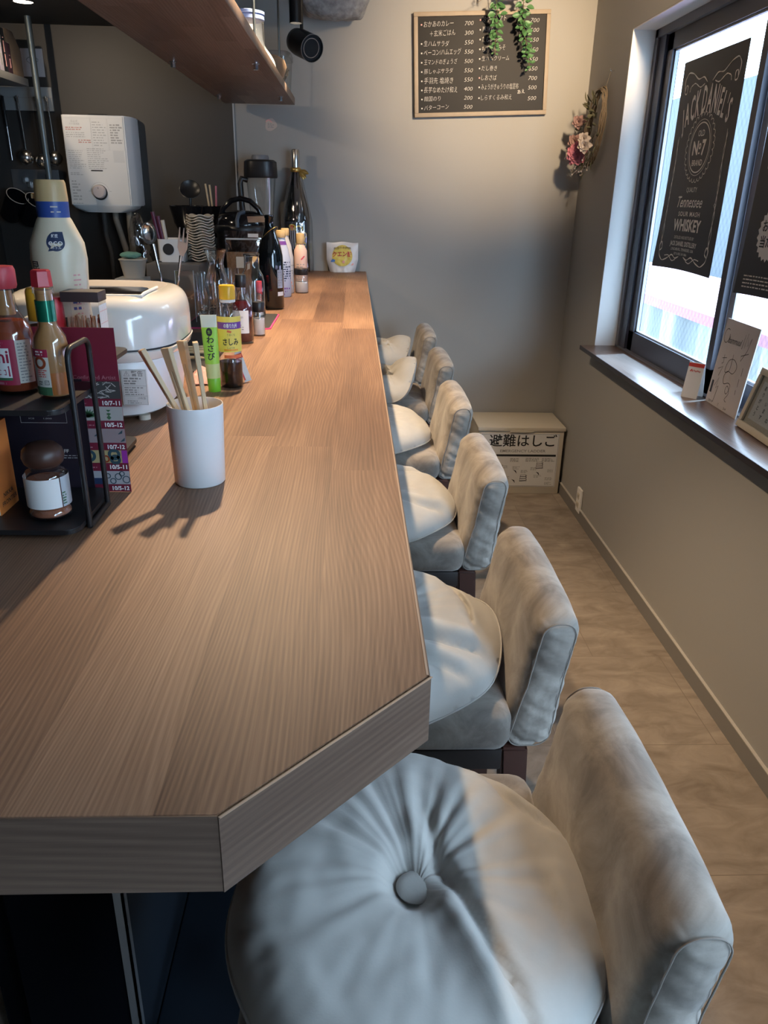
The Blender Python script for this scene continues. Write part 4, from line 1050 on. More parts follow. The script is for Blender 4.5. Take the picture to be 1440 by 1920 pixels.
# rail with ladles
rl = thing('utensil_rail', 'grey wall rail with hooks on the back wall left of the pole', 'rail', (-1.565, YW - 0.008, 1.82))
b = box(-0.122, 0.112, -0.010, 0, -0.048, 0.050, bevel=0.002); obj('backplate', b, 'grey_rail', rl); obj('groove', box(-0.122, 0.112, -0.0106, -0.010, 0.004, 0.007), 'grey_ink', rl, smooth=0)
for x in (-0.105, -0.040, 0.045, 0.095): obj('hook', tube([(x, -0.010, 0.01), (x, -0.03, 0.006), (x, -0.038, -0.006), (x, -0.034, 0.006 + 0.006)], 0.002, segs=6), 'steel', rl)
def ladle(x, zt, zb, r, m, label, tilt=0.012, rb=0.036, handle='steel'):
    t = thing('ladle', label, 'ladle', (x, YW - 0.052, 0), group='ladles on the wall rail')
    obj('handle', tube([(0, 0.0, zt - 0.018), (-0.004, 0.002, zt), (0.004, 0.004, zt - 0.004), (0.004, 0, zt - 0.03), (0.004 + tilt * .5, 0, (zt + zb) / 2), (tilt, 0.0, zb + rb * 0.7)], [0.003, 0.0035, 0.0035, 0.004, 0.003, 0.003], segs=8), handle, t)
    b = lathe([(rb, 0.0), (rb * 0.96, -0.012), (rb * 0.75, -0.028), (rb * 0.4, -0.037), (0, -0.040), (0, -0.0385), (rb * 0.38, -0.0355), (rb * 0.72, -0.027), (rb * 0.93, -0.012), (rb * 0.97, 0.0)], segs=32)
    bmesh.ops.transform(b, matrix=TR(tilt, -rb * 0.15, zb, rx=radians(-62)), verts=b.verts[:]); obj('bowl', b, m, t)
ladle(-1.603, 1.826, 1.575, 0.004, 'steel', 'left steel ladle on the wall rail, large round bowl')
ladle(-1.520, 1.826, 1.562, 0.004, 'steel', 'black-handled ladle in the middle of the wall rail', tilt=0.002, rb=0.032, handle='black')
ladle(-1.470, 1.828, 1.575, 0.004, 'steel', 'steel ladle on the wall rail half behind the pole', tilt=0.010, rb=0.034)
t = thing('spatula', 'black-handled long spatula at the left end of the wall rail', 'spatula', (-1.668, YW - 0.055, 0))
obj('handle', tube([(0, 0.01, 1.826), (0.004, 0, 1.80), (0.006, 0, 1.70)], 0.006, segs=8), 'black', t); obj('blade', tube([(0.006, 0, 1.70), (0.008, 0, 1.56)], 0.003, segs=8), 'steel', t)
r2 = thing('knife_rail', 'lower dull metal wall rail above the black hanging cups', 'rail', (-1.58, YW - 0.008, 1.475))
obj('plate', box(-0.112, 0.110, -0.006, 0, -0.046, 0.048, bevel=0.002), 'dull_plate', r2)
for x, z in ((-0.05, 0.0), (-0.03, -0.02), (0.06, 0.015)): obj('clip', box(x - 0.008, x + 0.008, -0.022, -0.006, z - 0.014, z + 0.014, bevel=0.002), 'steel', r2)
for k, (x, z, lb_) in enumerate(((-1.640, 1.405, 'left one of two black cups hanging tilted with pale rims'), (-1.555, 1.388, 'right one of two black cups hanging tilted, beside the sauce bottle cap'))):
    c_ = thing('hanging_cup', lb_, 'cup', (x, YW - 0.11, z), group='black cups hanging under the lower rail', rot=(radians(24), radians(38), 0))
    obj('cup', lathe([(0, -0.13), (0.040, -0.13), (0.043, -0.126), (0.050, 0.0), (0.047, 0.0), (0.040, -0.124), (0, -0.126)], segs=32), 'black_g', c_)
    obj('rim', tube([(0.0485 * cos(2 * pi * i / 32), 0.0485 * sin(2 * pi * i / 32), 0.001) for i in range(32)], 0.0016, segs=6, closed=True), 'pale_ink', c_)
    obj('handle', tube([(0.040, 0, -0.02), (0.07, 0, -0.03), (0.068, 0, -0.08), (0.038, 0, -0.09)], 0.005, segs=8), 'black_g', c_)
# side shelf with books and a paper bag
ss = thing('side_shelf', 'dark side shelf on brackets at the far left, holding books', 'shelf', (-1.64, 3.5, 1.856))
obj('board', box(-0.138, 0.140, -0.9, 0.43, 0, 0.030, bevel=0.002), 'side_board', ss)
for k, (y, w, h, m, lb_) in enumerate(((3.640, 0.022, 0.110, 'spine_purple', 'nearest purple-spined book on the side shelf'), (3.678, 0.040, 0.106, 'spine_pale', 'pale-spined book on the side shelf'), (3.722, 0.036, 0.160, 'black', 'black-spined book on the side shelf'), (3.766, 0.040, 0.112, 'spine_mag', 'magenta-titled book beside the brown bag'))):
    M.setdefault('spine_purple', mat('purple_spine', (0.22, 0.12, 0.22), 0.5)); M.setdefault('spine_pale', mat('pale_spine', (0.42, 0.38, 0.44), 0.5)); M.setdefault('spine_mag', mat('dark_spine', (0.05, 0.02, 0.03), 0.5))
    bk = thing('book', lb_, 'book', (-1.557, y, 1.8865), group='books on the side shelf')
    obj('cover', box(-0.06, 0.052, -w / 2, w / 2, 0, h, bevel=0.0015), m, bk)
    obj('pages', box(-0.058, 0.0505, -w / 2 + 0.002, w / 2 - 0.002, h, h + 0.0005), 'paper', bk, smooth=0)
    b = bmesh.new(); F = on_plane((0.0523 - 0.0001, 0, 0), (0, 0, 1), (0, -1, 0)); smudge_rows(b, 0.02, -w * 0.3, h * 0.8, w * 0.3, 1, F, seed=k); obj('lettering', b, 'chalk_pink' if k != 1 else 'grey_ink', bk, smooth=0)
b = loft([(0, 0, 0, 0.055, 0.060, 6), (0.10, 0.004, 0.0, 0.052, 0.058, 5), (0.175, -0.006, 0.004, 0.034, 0.055, 4)])
for v in b.verts: v.co += Vector((noise.noise(v.co * 30), noise.noise(v.co * 30 + Vector((5, 0, 0))), 0)) * 0.006
bg = tag(obj('paper_bag', b, 'brown_paper', loc=(-1.560, 3.865, 1.8865), smooth=20), 'brown paper bag at the end of the side shelf books', 'bag')
pn = tag(obj('paper_note', box(-1.572, -1.474, YW - 0.0105, YW - 0.0085, 1.912, 2.024), 'card_grey', smooth=0), 'pale paper note with a sketch on the back wall behind the pole', 'note')
F = on_plane((-1.523, YW - 0.0106, 1.965), (1, 0, 0), (0, 0, 1)); b = bmesh.new()
stroke(b, [(0.026 * cos(a), 0.012 + 0.014 * sin(a)) for a in [pi * i / 12 for i in range(13)]], 0.004, F); stroke(b, [(-0.026, 0.01), (-0.01, -0.002), (0.01, 0.004), (0.026, 0.01)], 0.003, F); obj('sketch', b, 'grey_ink', pn, smooth=0)

# ------------------------------------------------------------------ things on the counter
M['pet'] = glass_mat('pet_bottle', (0.94, 0.94, 0.95), rim=0.5, edge_dark=0.25, refl=0.07)
M['bottle_black'] = mat('black_bottle_glass', (0.004, 0.005, 0.006), 0.06, coat=0.4)
M['pet_blue'] = mat('pale_blue_bottle', (0.55, 0.60, 0.74), 0.25)
M['pet_grey'] = mat('pale_grey_bottle', (0.58, 0.55, 0.54), 0.3)
M['pink_body'] = mat('pink_beige_bottle', (0.72, 0.50, 0.42), 0.4)
M['copper'] = mat('warm_metal_band', (0.42, 0.32, 0.25), 0.3, 0.8)
M['slate_blue'] = mat('slate_blue_plastic', (0.055, 0.075, 0.105), 0.4)
M['grey_cap'] = mat('grey_plastic', (0.22, 0.23, 0.26), 0.4)
M['pouch_white'] = mat('pale_lime_crimp', (0.66, 0.70, 0.58), 0.45)
M['silver_lab'] = mat('silver_label', (0.40, 0.42, 0.44), 0.35, 0.4)
M['lab_dark'] = mat('dark_bottle_label', (0.03, 0.035, 0.05), 0.4)
M['dark_red_ink'] = mat('dark_red_ink', (0.42, 0.02, 0.03), 0.5)
M['olive_ink'] = mat('olive_ink', (0.16, 0.11, 0.03), 0.5)
M['pet_blue2'] = mat('blue_ink', (0.08, 0.20, 0.52), 0.5)
M['mat_speck'] = mat('speckled_black', (0.035, 0.033, 0.034), 0.6, noise_amt=0.9, noise_scale=500)
M['fork_metal'] = mat('rosy_steel', (0.62, 0.52, 0.48), 0.35, 0.7)
M['purple_hd'] = mat('dark_purple_handle', (0.10, 0.02, 0.05), 0.4)
M['cooker_w'] = mat('glossy_cream_white', (0.74, 0.72, 0.68), 0.16, coat=0.5)
M['cooker_b'] = mat('white_cooker_body', (0.80, 0.80, 0.80), 0.3)
M['cooker_g'] = mat('grey_cooker_top', (0.42, 0.39, 0.37), 0.3)

def bottle(name, label, cat, loc, body, m, cap=None, cm='black', liquid=None, lm=None, group=None, segs=36, rz=0.0, body_name='body'):
    t = thing(name, label, cat, loc, rz, group)
    obj(body_name, lathe(body, segs=segs), m, t, smooth=50)
    if liquid: obj('contents', solid(liquid, segs=segs), lm, t, smooth=50)
    if cap: obj('cap', solid(cap, segs=segs), cm, t, smooth=40)
    return t
def band(t, r, z0, z1, a0, a1, m, name='label', taper=0.0):
    return obj(name, label_band(r, z0, z1, a0, a1, taper=taper), m, t, smooth=60)

# chopstick cup
cup = thing('chopstick_cup', 'plain white cylindrical cup holding bamboo chopsticks', 'cup', (-0.2715, 0.998, HC))
obj('cup_body', lathe([(0, 0.0), (0.0315, 0.0), (0.0335, 0.002), (0.0365, 0.106), (0.0362, 0.108), (0.0350, 0.108), (0.0343, 0.104), (0.0315, 0.004), (0, 0.004)], segs=64), 'cup_pl', cup, smooth=50)
def chopsticks(label, top, bot, spin):
    top = Vector(top); bot = Vector(bot); L_ = (top - bot).length
    d = (top - bot).normalized(); Q = d.to_track_quat('Z', 'Y').to_matrix().to_4x4()
    b = bmesh.new()
    def taper(x0, x1, w, z0, z1, bx0, bx1, bw):
        add(b, [(bx0, -bw, z0), (bx1, -bw, z0), (bx1, bw, z0), (bx0, bw, z0), (x0, -w, z1), (x1, -w, z1), (x1, w, z1), (x0, w, z1)],
            [(0, 3, 2, 1), (4, 5, 6, 7), (0, 1, 5, 4), (1, 2, 6, 5), (2, 3, 7, 6), (3, 0, 4, 7)])
    taper(-0.0075, 0.0075, 0.0034, L_ - 0.030, L_ - 0.0, -0.0062, 0.0062, 0.0032)
    taper(-0.0062, -0.0006, 0.0030, 0.0, L_ - 0.0285, -0.0040, -0.0004, 0.0018)
    taper(0.0006, 0.0062, 0.0030, 0.0, L_ - 0.0285, 0.0004, 0.0040, 0.0018)
    bmesh.ops.bevel(b, geom=b.edges[:], offset=0.0007, segments=1, affect='EDGES')
    bmesh.ops.transform(b, matrix=Q @ Matrix.Rotation(spin, 4, 'Z'), verts=b.verts[:])
    return tag(obj('chopsticks', b, 'bamboo', loc=bot, smooth=30), label, 'chopsticks', 'disposable chopsticks in the white cup')
chopsticks('leftmost pair of bamboo chopsticks in the white cup, leaning far left', (-0.3315, 0.990, 1.262), (-0.250, 0.998, 1.0885), 0.5)
chopsticks('second pair of bamboo chopsticks from the left in the white cup', (-0.2995, 0.985, 1.2655), (-0.2575, 0.985, 1.0885), 1.0)
chopsticks('third pair of bamboo chopsticks, just behind the second in the white cup', (-0.2850, 1.012, 1.270), (-0.2605, 1.012, 1.0885), 0.9)
chopsticks('rightmost pair of bamboo chopsticks in the white cup, almost upright', (-0.2640, 0.992, 1.272), (-0.2500, 0.999, 1.0885), -0.2)

# wasabi tube
wa = thing('wasabi_tube', 'bright green and lime squeeze tube standing on its cap', 'tube', (-0.3365, 1.512, HC), rot=(0, radians(-1.5), 0))
obj('cap', solid([(0.0115, 0), (0.0120, 0.001), (0.0128, 0.026), (0.0122, 0.027)], segs=40), 'green_pl', wa)
obj('lower_body', loft([(0.027, 0, 0, 0.0132, 0.0132, 2), (0.055, 0, 0, 0.0140, 0.0115, 2)], cap1=False), 'lime_pale', wa)
zz = lambda z: (z, 0, 0, 0.0140 + 0.0015 * (z - 0.055) / 0.09, 0.0115 * (1 - 0.86 * (z - 0.055) / 0.09), 2)
lbp = obj('label', loft([zz(0.055), zz(0.075), zz(0.100), zz(0.124)], cap0=False, cap1=False), 'lime', wa)
obj('crimped_end', loft([zz(0.124), zz(0.138), (0.147, 0, 0, 0.0156, 0.0008, 2)], cap0=False), 'pouch_white', wa)
def fw(x, y):
    k = max(0, (y - 0.055) / 0.09); ay = 0.0115 * (1 - 0.86 * k); ax = 0.0140 + 0.0015 * k
    return Vector((x, -ay * sqrt(max(0.0, 1 - min(1, (x / ax) ** 2))) - 0.0005, y))
b = bmesh.new(); prism([(0.0058 * cos(2 * pi * i / 24), 0.0078 * sin(2 * pi * i / 24)) for i in range(24)], 0, 0.0001, bm=b)
for v in b.verts: v.co = fw(v.co.x, v.co.y + 0.1155)
for k, c in enumerate('わさび'): put_text(b, c, 0.001, 0.1005 - k * 0.0155, 0.0150, fw, bold=0.02)
obj('lettering', b, 'ink', lbp, smooth=0)
b = bmesh.new(); put_text(b, '生', 0, 0.1155, 0.0065, lambda x, y: fw(x, y) - Vector((0, 0.0003, 0))); obj('lettering', b, 'lime', lbp, smooth=0)

# sashimi soy sauce
sy = bottle('soy_sauce_bottle', 'soy sauce bottle with yellow cap and yellow label, half empty', 'bottle', (-0.3085, 1.552, HC),
            [(0, 0.001), (0.021, 0.001), (0.0228, 0.004), (0.0225, 0.055), (0.0212, 0.064), (0.0225, 0.073), (0.0228, 0.140), (0.0195, 0.154), (0.0130, 0.164), (0.0130, 0.172)], 'pet',
            cap=[(0.0152, 0.172), (0.0155, 0.174), (0.0153, 0.195), (0.0138, 0.198)], cm='yellow_pl',
            liquid=[(0.0205, 0.002), (0.0220, 0.005), (0.0218, 0.052)], lm='soy')
obj('neck_ring', lathe([(0.0135, 0.166), (0.0150, 0.167), (0.0150, 0.171), (0.0135, 0.172)], segs=36), 'paper', sy)
lb_ = band(sy, 0.0230, 0.073, 0.141, -1.6, 1.6, 'yellow_lab'); band(sy, 0.0232, 0.1175, 0.1305, -1.0, 1.5, 'purple_lab', 'label_stripe')
b = bmesh.new(); F = on_cyl(0.0234, 0, 0.25)
put_text(b, 'さしみ', 0.0, 0.093, 0.0150, F, fit=0.031, bold=0.02); put_text(b, 'うまくち', 0.001, 0.1065, 0.005, F, fit=0.015); put_text(b, 'しょうゆ', 0.0, 0.0815, 0.004, F, fit=0.014)
obj('lettering', b, 'ink', lb_, smooth=0)
b = bmesh.new(); put_text(b, 'の香り九州', 0.0005, 0.124, 0.009, on_cyl(0.0236, 0, 0.25), fit=0.026, bold=0.02); obj('lettering', b, 'white_ink', lb_, smooth=0)
b = bmesh.new(); F = on_cyl(0.0234, 0, 0.15); stroke(b, [(-0.004, 0.114), (0.004, 0.112)], 0.004, F); obj('emblem', b, 'orange_red', lb_, smooth=0)
b = bmesh.new(); bar(b, -0.014, 0.0755, 0.014, 0.079, on_cyl(0.0234, 0, 0.25), nx=6); obj('label_stripe', b, 'orange_pl', lb_, smooth=0)
band(sy, 0.0216, 0.061, 0.067, -0.4, 1.5, 'orange_red', 'red_tag')
# folded tag leaning beside it
tg = thing('paper_tag', 'small white folded paper tag leaning behind the soy sauce bottle', 'tag', (-0.281, 1.592, HC), rot=(0, radians(-18), radians(12)))
tgp = obj('tag_card', box(-0.006, 0.008, -0.0005, 0.0005, 0.002, 0.066), 'paper', tg, smooth=0)
b = bmesh.new(); F = on_plane((0, -0.0005, 0), (1, 0, 0), (0, 0, 1)); bar(b, -0.006, 0.052, 0.008, 0.062, F); bar(b, -0.006, 0.006, -0.003, 0.03, F); obj('red_print', b, 'red_ink', tgp, smooth=0)

# dark red sauce, salt shaker, tiny shaker
rs = bottle('sauce_bottle', 'dark red sauce bottle with black cap and white label', 'bottle', (-0.350, 2.044, HC),
            [(0, 0.001), (0.0255, 0.001), (0.0275, 0.004), (0.0275, 0.083), (0.0255, 0.095), (0.0150, 0.110), (0.0122, 0.120), (0.0122, 0.142)], 'glass',
            cap=[(0.0132, 0.140), (0.0138, 0.141), (0.0138, 0.168), (0.0125, 0.171)], cm='black',
            liquid=[(0.0245, 0.006), (0.0268, 0.009), (0.0268, 0.083), (0.0248, 0.094), (0.0155, 0.107)], lm='dark_red_liq')
lb_ = band(rs, 0.0277, 0.028, 0.085, -0.9, 0.75, 'paper')
b = bmesh.new(); F = on_cyl(0.028, 0, -0.1); put_text(b, '果実酢', 0, 0.068, 0.006, F, fit=0.018); smudge_rows(b, -0.012, 0.036, 0.010, 0.052, 3, F, seed=3); obj('lettering', b, 'grey_ink', lb_, smooth=0)
def shaker(name, label, loc, r, h, caph, fill, m='salt', capm='black'):
    t = bottle(name, label, 'shaker', loc, [(0, 0.001), (r * 0.94, 0.001), (r, 0.003), (r, h - caph - 0.004), (r * 0.93, h - caph)], 'glass',
               cap=[(r * 1.0, h - caph), (r * 1.03, h - caph + 0.001), (r * 1.02, h - 0.002), (r * 0.95, h)], cm=capm, liquid=[(r * 0.9, 0.004), (r * 0.94, 0.006), (r * 0.94, fill)], lm=m)
    return t
shaker('salt_shaker', 'slim salt shaker with black lid beside the dark red sauce', (-0.3215, 2.158, HC), 0.0165, 0.090, 0.026, 0.046)
mt = thing('counter_mat', 'black counter mat with a bright pink rim under the carafes', 'mat', (-0.425, 2.40, HC))
def rr_rect(x, y, r, n=8):
    pts = []
    for cx, cy, a in ((x - r, -y + r, -pi / 2), (x - r, y - r, 0), (-x + r, y - r, pi / 2), (-x + r, -y + r, pi)):
        pts += [(cx + r * cos(a + pi / 2 * i / n), cy + r * sin(a + pi / 2 * i / n)) for i in range(n + 1)]
    return pts
obj('rim', prism(rr_rect(0.125, 0.145, 0.012), 0.0, 0.0035), 'pink_edge', mt, smooth=0)
obj('surface', prism(rr_rect(0.1205, 0.1405, 0.010), 0.0035, 0.0042), 'mat_black', mt, smooth=0)
rc = shaker('spice_shaker', 'tiny red-capped shaker in front of the black bottle', (-0.366, 2.612, HC), 0.0135, 0.098, 0.024, 0.06, m='salt', capm='red_pl')
obj('neck', lathe([(0.0118, 0.060), (0.0105, 0.066), (0.0105, 0.074)], segs=24), 'spice', rc)

# carafe, handled jar, glasses, stand
Z2 = HC + 0.0044
cf = bottle('glass_carafe', 'clear curvy glass carafe on the pink-rimmed mat', 'carafe', (-0.458, 2.33, Z2),
            [(0, 0.002), (0.028, 0.002), (0.033, 0.006), (0.034, 0.03), (0.027, 0.055), (0.029, 0.085), (0.036, 0.110), (0.033, 0.130), (0.023, 0.155), (0.0215, 0.170), (0.027, 0.195), (0.032, 0.204), (0.0325, 0.207), (0.0305, 0.2065), (0.0255, 0.194), (0.0198, 0.170), (0.0213, 0.155), (0.0312, 0.130), (0.0342, 0.110), (0.0272, 0.085), (0.0252, 0.055), (0.0318, 0.03), (0.030, 0.008), (0, 0.006)], 'glass_thick', segs=48)
hj = thing('glass_jar', 'clear handled glass bottle with a dark collar behind the red sauce', 'jar', (-0.374, 2.475, Z2))
obj('glass_body', lathe([(0, 0.002), (0.034, 0.002), (0.037, 0.006), (0.037, 0.105), (0.033, 0.125), (0.0235, 0.142), (0.0225, 0.178), (0.025, 0.183), (0.0225, 0.184), (0.0205, 0.178), (0.0215, 0.142), (0.0310, 0.125), (0.0352, 0.105), (0.0350, 0.008), (0, 0.006)], segs=40), 'glass_thick', hj)
obj('handle', tube([(-0.036, 0.0, 0.10), (-0.052, 0, 0.118), (-0.060, 0, 0.095), (-0.056, 0, 0.055), (-0.036, 0, 0.035)], 0.0045, segs=10), 'glass_thick', hj)
obj('collar', tube([(0.0235 * cos(2 * pi * i / 28), 0.0235 * sin(2 * pi * i / 28), 0.1845) for i in range(28)], 0.0018, segs=6, closed=True), 'ink', hj)
st = thing('wooden_paddle', 'pale wooden stirring paddle leaning in the handled glass bottle', 'paddle', (-0.378, 2.470, Z2 + 0.006), rot=(0, radians(6), 0))
obj('blade', loft([(0.10, 0, 0, 0.0055, 0.0014, 3), (0.112, 0, 0, 0.0105, 0.0016, 3), (0.168, 0, 0, 0.0105, 0.0016, 3), (0.174, 0, 0, 0.008, 0.0012, 3)]), 'birch', st); obj('stem', tube([(0, 0, 0.002), (0, 0, 0.101)], 0.002, segs=8), 'birch', st)
mg = thing('glass_mug', 'small clear glass mug with a handle behind the carafe', 'mug', (-0.452, 2.470, Z2))
obj('mug_body', lathe([(0, 0.004), (0.026, 0.002), (0.028, 0.004), (0.031, 0.09), (0.0295, 0.09), (0.026, 0.008), (0, 0.008)], segs=36), 'glass_thick', mg)
obj('handle', tube([(0.029, 0, 0.075), (0.044, 0, 0.078), (0.050, 0, 0.055), (0.044, 0, 0.028), (0.028, 0, 0.025)], 0.004, segs=10), 'glass_thick', mg)
for k, (x, y, r, h, lb_) in enumerate(((-0.520, 2.46, 0.028, 0.125, 'clear glass tumbler left of the carafe, near the clear stand'), (-0.540, 2.62, 0.030, 0.120, 'clear glass tumbler farthest left among the glassware'), (-0.470, 2.66, 0.030, 0.130, 'clear glass tumbler behind the mug and carafe'))):
    tm = thing('glass_tumbler', lb_, 'glass', (x, y, HC + (0.0044 if y < 2.5 else 0.0001)), group='clear tumblers by the carafe')
    obj('tumbler', lathe([(0, 0.008), (r * 0.8, 0.002), (r * 0.84, 0.003), (r, h), (r * 0.95, h), (r * 0.8, 0.012), (0, 0.012)], segs=36), 'glass_thick', tm)
ac = thing('acrylic_stand', 'clear acrylic card stand with bright edges left of the carafe', 'stand', (-0.553, 2.345, HC), rotz=0.25)
obj('plate', box(-0.026, 0.026, -0.0012, 0.0012, 0.002, 0.150), 'clear_pl', ac, smooth=0)
obj('edges', tube([(-0.026, 0, 0.003), (0.026, 0, 0.003), (0.026, 0, 0.150), (-0.026, 0, 0.150)], 0.0014, segs=6, closed=True), 'clear_white', ac)
obj('foot', box(-0.026, 0.026, -0.022, 0.022, 0, 0.002), 'clear_pl', ac, smooth=0)

# black bottle and the bottles behind it
bb = thing('wine_bottle', 'tall black glass bottle without a cap on the counter', 'bottle', (-0.3385, 2.692, HC))
obj('glass_body', lathe([(0, 0.002), (0.038, 0.002), (0.0415, 0.006), (0.0415, 0.150), (0.0405, 0.172), (0.034, 0.205), (0.022, 0.238), (0.0155, 0.258), (0.0140, 0.285), (0.0158, 0.287), (0.0158, 0.295), (0.0125, 0.296), (0.0110, 0.285), (0.0110, 0.26)], segs=48), 'bottle_black', bb, smooth=60)
lb_ = obj('label', label_band(0.0416, 0.070, 0.128, 0.62, 1.25), 'silver_lab', bb); obj('small_label', label_band(0.0416, 0.045, 0.058, 0.62, 1.25), 'paper', bb)
b = bmesh.new(); smudge_rows(b, -0.011, 0.075, 0.011, 0.124, 6, on_cyl(0.0419, 0, 0.93), seed=4); obj('lettering', b, 'grey_ink', lb_, smooth=0)
obj('neck_cord', tube([(0.0165 * 1.6 * cos(a), 0.0165 * 1.6 * sin(a), 0.238 + 0.022 * cos(a + 0.4)) for a in [2 * pi * i / 30 for i in range(30)]], 0.0008, segs=5, closed=True), 'gold', bb)
def pet(label, loc, r, h, m, capm, prints, group=None, band_m=None):
    t = bottle('drink_bottle', label, 'bottle', loc, [(0, 0.001), (r * 0.9, 0.001), (r, 0.006), (r, h * 0.56), (r * 0.86, h * 0.64), (r * 0.78, h * 0.72), (r * 0.48, h * 0.84), (r * 0.44, h * 0.89)], m,
               cap=[(r * 0.50, h * 0.89), (r * 0.52, h * 0.90), (r * 0.50, h * 0.99), (r * 0.44, h)], cm=capm)
    lb = None
    for z0, z1, mm in prints:
        b = bmesh.new(); smudge_rows(b, -r * 1.2, h * z0, r * 1.2, h * z1, max(2, int((z1 - z0) * h / 0.008)), on_cyl(r * 1.004, 0, 0.2), seed=int(z0 * 97) + 3, fill=0.6); obj('lettering', b, mm, t, smooth=0)
    if band_m: obj('neck_band', lathe([(r * 0.64, h * 0.775), (r * 0.50, h * 0.84)], segs=30), band_m, t)
    return t
pet('pale blue plastic bottle with tan cap and violet print, right behind the black bottle', (-0.331, 3.02, HC), 0.034, 0.236, 'pet_blue', 'tan_pl', ((0.03, 0.16, 'purple_lab'), (0.24, 0.55, 'navy_ink')), band_m='purple_lab')
pet('pale grey plastic bottle with tan cap between the blue bottle and the pink bottle', (-0.325, 3.135, HC), 0.030, 0.238, 'pet_grey', 'tan_pl', ((0.1, 0.2, 'orange_red'), (0.3, 0.5, 'grey_ink')))
shaker('salt_shaker', 'wider salt shaker with black lid near the far end of the counter', (-0.2665, 3.148, HC), 0.0262, 0.092, 0.024, 0.042)
pk = bottle('lotion_bottle', 'pinkish beige bottle with a tan cap behind the far salt shaker', 'bottle', (-0.2745, 3.245, HC), [(0, 0.001), (0.024, 0.001), (0.0265, 0.005), (0.0265, 0.120), (0.0255, 0.152), (0.015, 0.172), (0.0125, 0.176)], 'pink_body',
            cap=[(0.0155, 0.176), (0.0165, 0.178), (0.0165, 0.212), (0.0148, 0.216)], cm='tan_pl')
b = bmesh.new(); F = on_cyl(0.0268, 0, 0.2); stroke(b, [(-0.002, 0.118), (0.004, 0.124), (0.012, 0.132)], 0.005, F); obj('red_stroke', b, 'pinkred_pl', pk, smooth=0)
b = bmesh.new(); smudge_rows(b, -0.022, 0.03, 0.02, 0.105, 8, F, seed=9, fill=0.4); obj('lettering', b, 'grey_ink', pk, smooth=0)
bottle('seasoning_bottle', 'small clear seasoning bottle with tan cap left of the pink bottle', 'bottle', (-0.338, 3.235, HC), [(0, 0.001), (0.021, 0.001), (0.023, 0.004), (0.023, 0.115), (0.012, 0.140), (0.011, 0.145)], 'pet', cap=[(0.0125, 0.145), (0.013, 0.147), (0.0128, 0.168), (0.011, 0.170)], cm='tan_pl', liquid=[(0.019, 0.003), (0.0215, 0.005), (0.0215, 0.07)], lm='off_white')

# sake bottle in clear film
sk = thing('wrapped_bottle', 'very tall dark bottle wrapped in clear film with a gold tie', 'bottle', (-0.338, 3.995, HC))
obj('bottle_body', lathe([(0, 0.002), (0.058, 0.002), (0.062, 0.008), (0.062, 0.255), (0.056, 0.30), (0.036, 0.365), (0.022, 0.42), (0.0185, 0.47)], segs=40), 'bottle_black', sk)
obj('foil_top', solid([(0.0195, 0.468), (0.0200, 0.500), (0.0190, 0.545), (0.0165, 0.550)], segs=32), 'steel', sk)
obj('tie', lathe([(0.0225, 0.452), (0.026, 0.458), (0.026, 0.466), (0.022, 0.472)], segs=32), 'gold', sk)
b = bmesh.new()
for k, (x, z, a) in enumerate(((0.034, 0.455, 0.7), (0.040, 0.425, 1.2), (0.030, 0.440, 0.2))): leaf(b, (0.02, -0.012, 0.46), (0.6, -0.1, -a), (0, -1, 0.2), 0.045, 0.022)
obj('ribbon', b, 'gold', sk)
lab = obj('label', label_band(0.0622, 0.085, 0.235, -0.9, 0.9), 'lab_dark', sk)
b = bmesh.new(); F = on_cyl(0.0626, 0, 0)
for k, (x, y, R) in enumerate(((0.012, 0.20, 0.016), (0.030, 0.17, 0.020), (0.022, 0.125, 0.022), (-0.02, 0.21, 0.012))): stroke(b, [(x + R * cos(a) * (1 + .3 * sin(3 * a)), y + R * sin(a)) for a in [2 * pi * i / 22 for i in range(22)]], 0.006, F, closed=True)
obj('gold_print', b, 'pouch_yel', lab, smooth=0)
b = bmesh.new()
for k in range(7): stroke(b, [(-0.03 + 0.01 * k, 0.215 - 0.004 * k), (-0.024 + 0.009 * k, 0.10 + 0.01 * (k % 3))], 0.004, F)
obj('blue_print', b, 'pet_blue', lab, smooth=0)
b = bmesh.new(); bar(b, -0.028, 0.196, -0.014, 0.218, F, nx=3); obj('red_print', b, 'orange_red', lab, smooth=0)
def filmfn(u, v):
    a = 2 * pi * u; z = 0.004 + v * 0.448; r = 0.078 - 0.006 * v if v < 0.52 else 0.0749 - (v - 0.52) / 0.48 * 0.050
    r *= 1 + 0.035 * sin(9 * a + 4 * v) * (0.4 + v) + 0.03 * noise.noise(Vector((cos(a) * 3, sin(a) * 3, v * 6)))
    return Vector((r * sin(a), -r * cos(a), z))
obj('film_wrap', grid(96, 30, filmfn, closed_u=True), 'film', sk, smooth=80)

# citric acid pouch
ct = thing('powder_pouch', 'white stand-up pouch with red letters on a yellow disc at the counter end', 'pouch', (-0.119, 4.035, HC))
def pouch(u, v):
    x = (u - 0.5); w = 0.078 * (0.80 + 0.20 * min(1, v * 2.4)) * 2; th = 0.030 * (1 - v) ** 0.8 * (1 - (2 * x) ** 4)
    return x * w, th, 0.001 + v * 0.140
def pf(s):
    def f(u, v):
        x, th, z = pouch(u, v); cr = 0.004 * (1 - v) * noise.noise(Vector((x * 60, z * 60, s)))
        return Vector((x, s * (th + 0.0008 + cr * (1 - (2 * (u - .5)) ** 6)), z - 0.0025 * sin(u * 9) * v))
    return f
b = grid(40, 34, pf(-1)); grid(40, 34, pf(1), bm=b); bmesh.ops.remove_doubles(b, verts=b.verts[:], dist=0.0002)
pbody = obj('pouch', b, 'silver_pouch', ct, smooth=80)
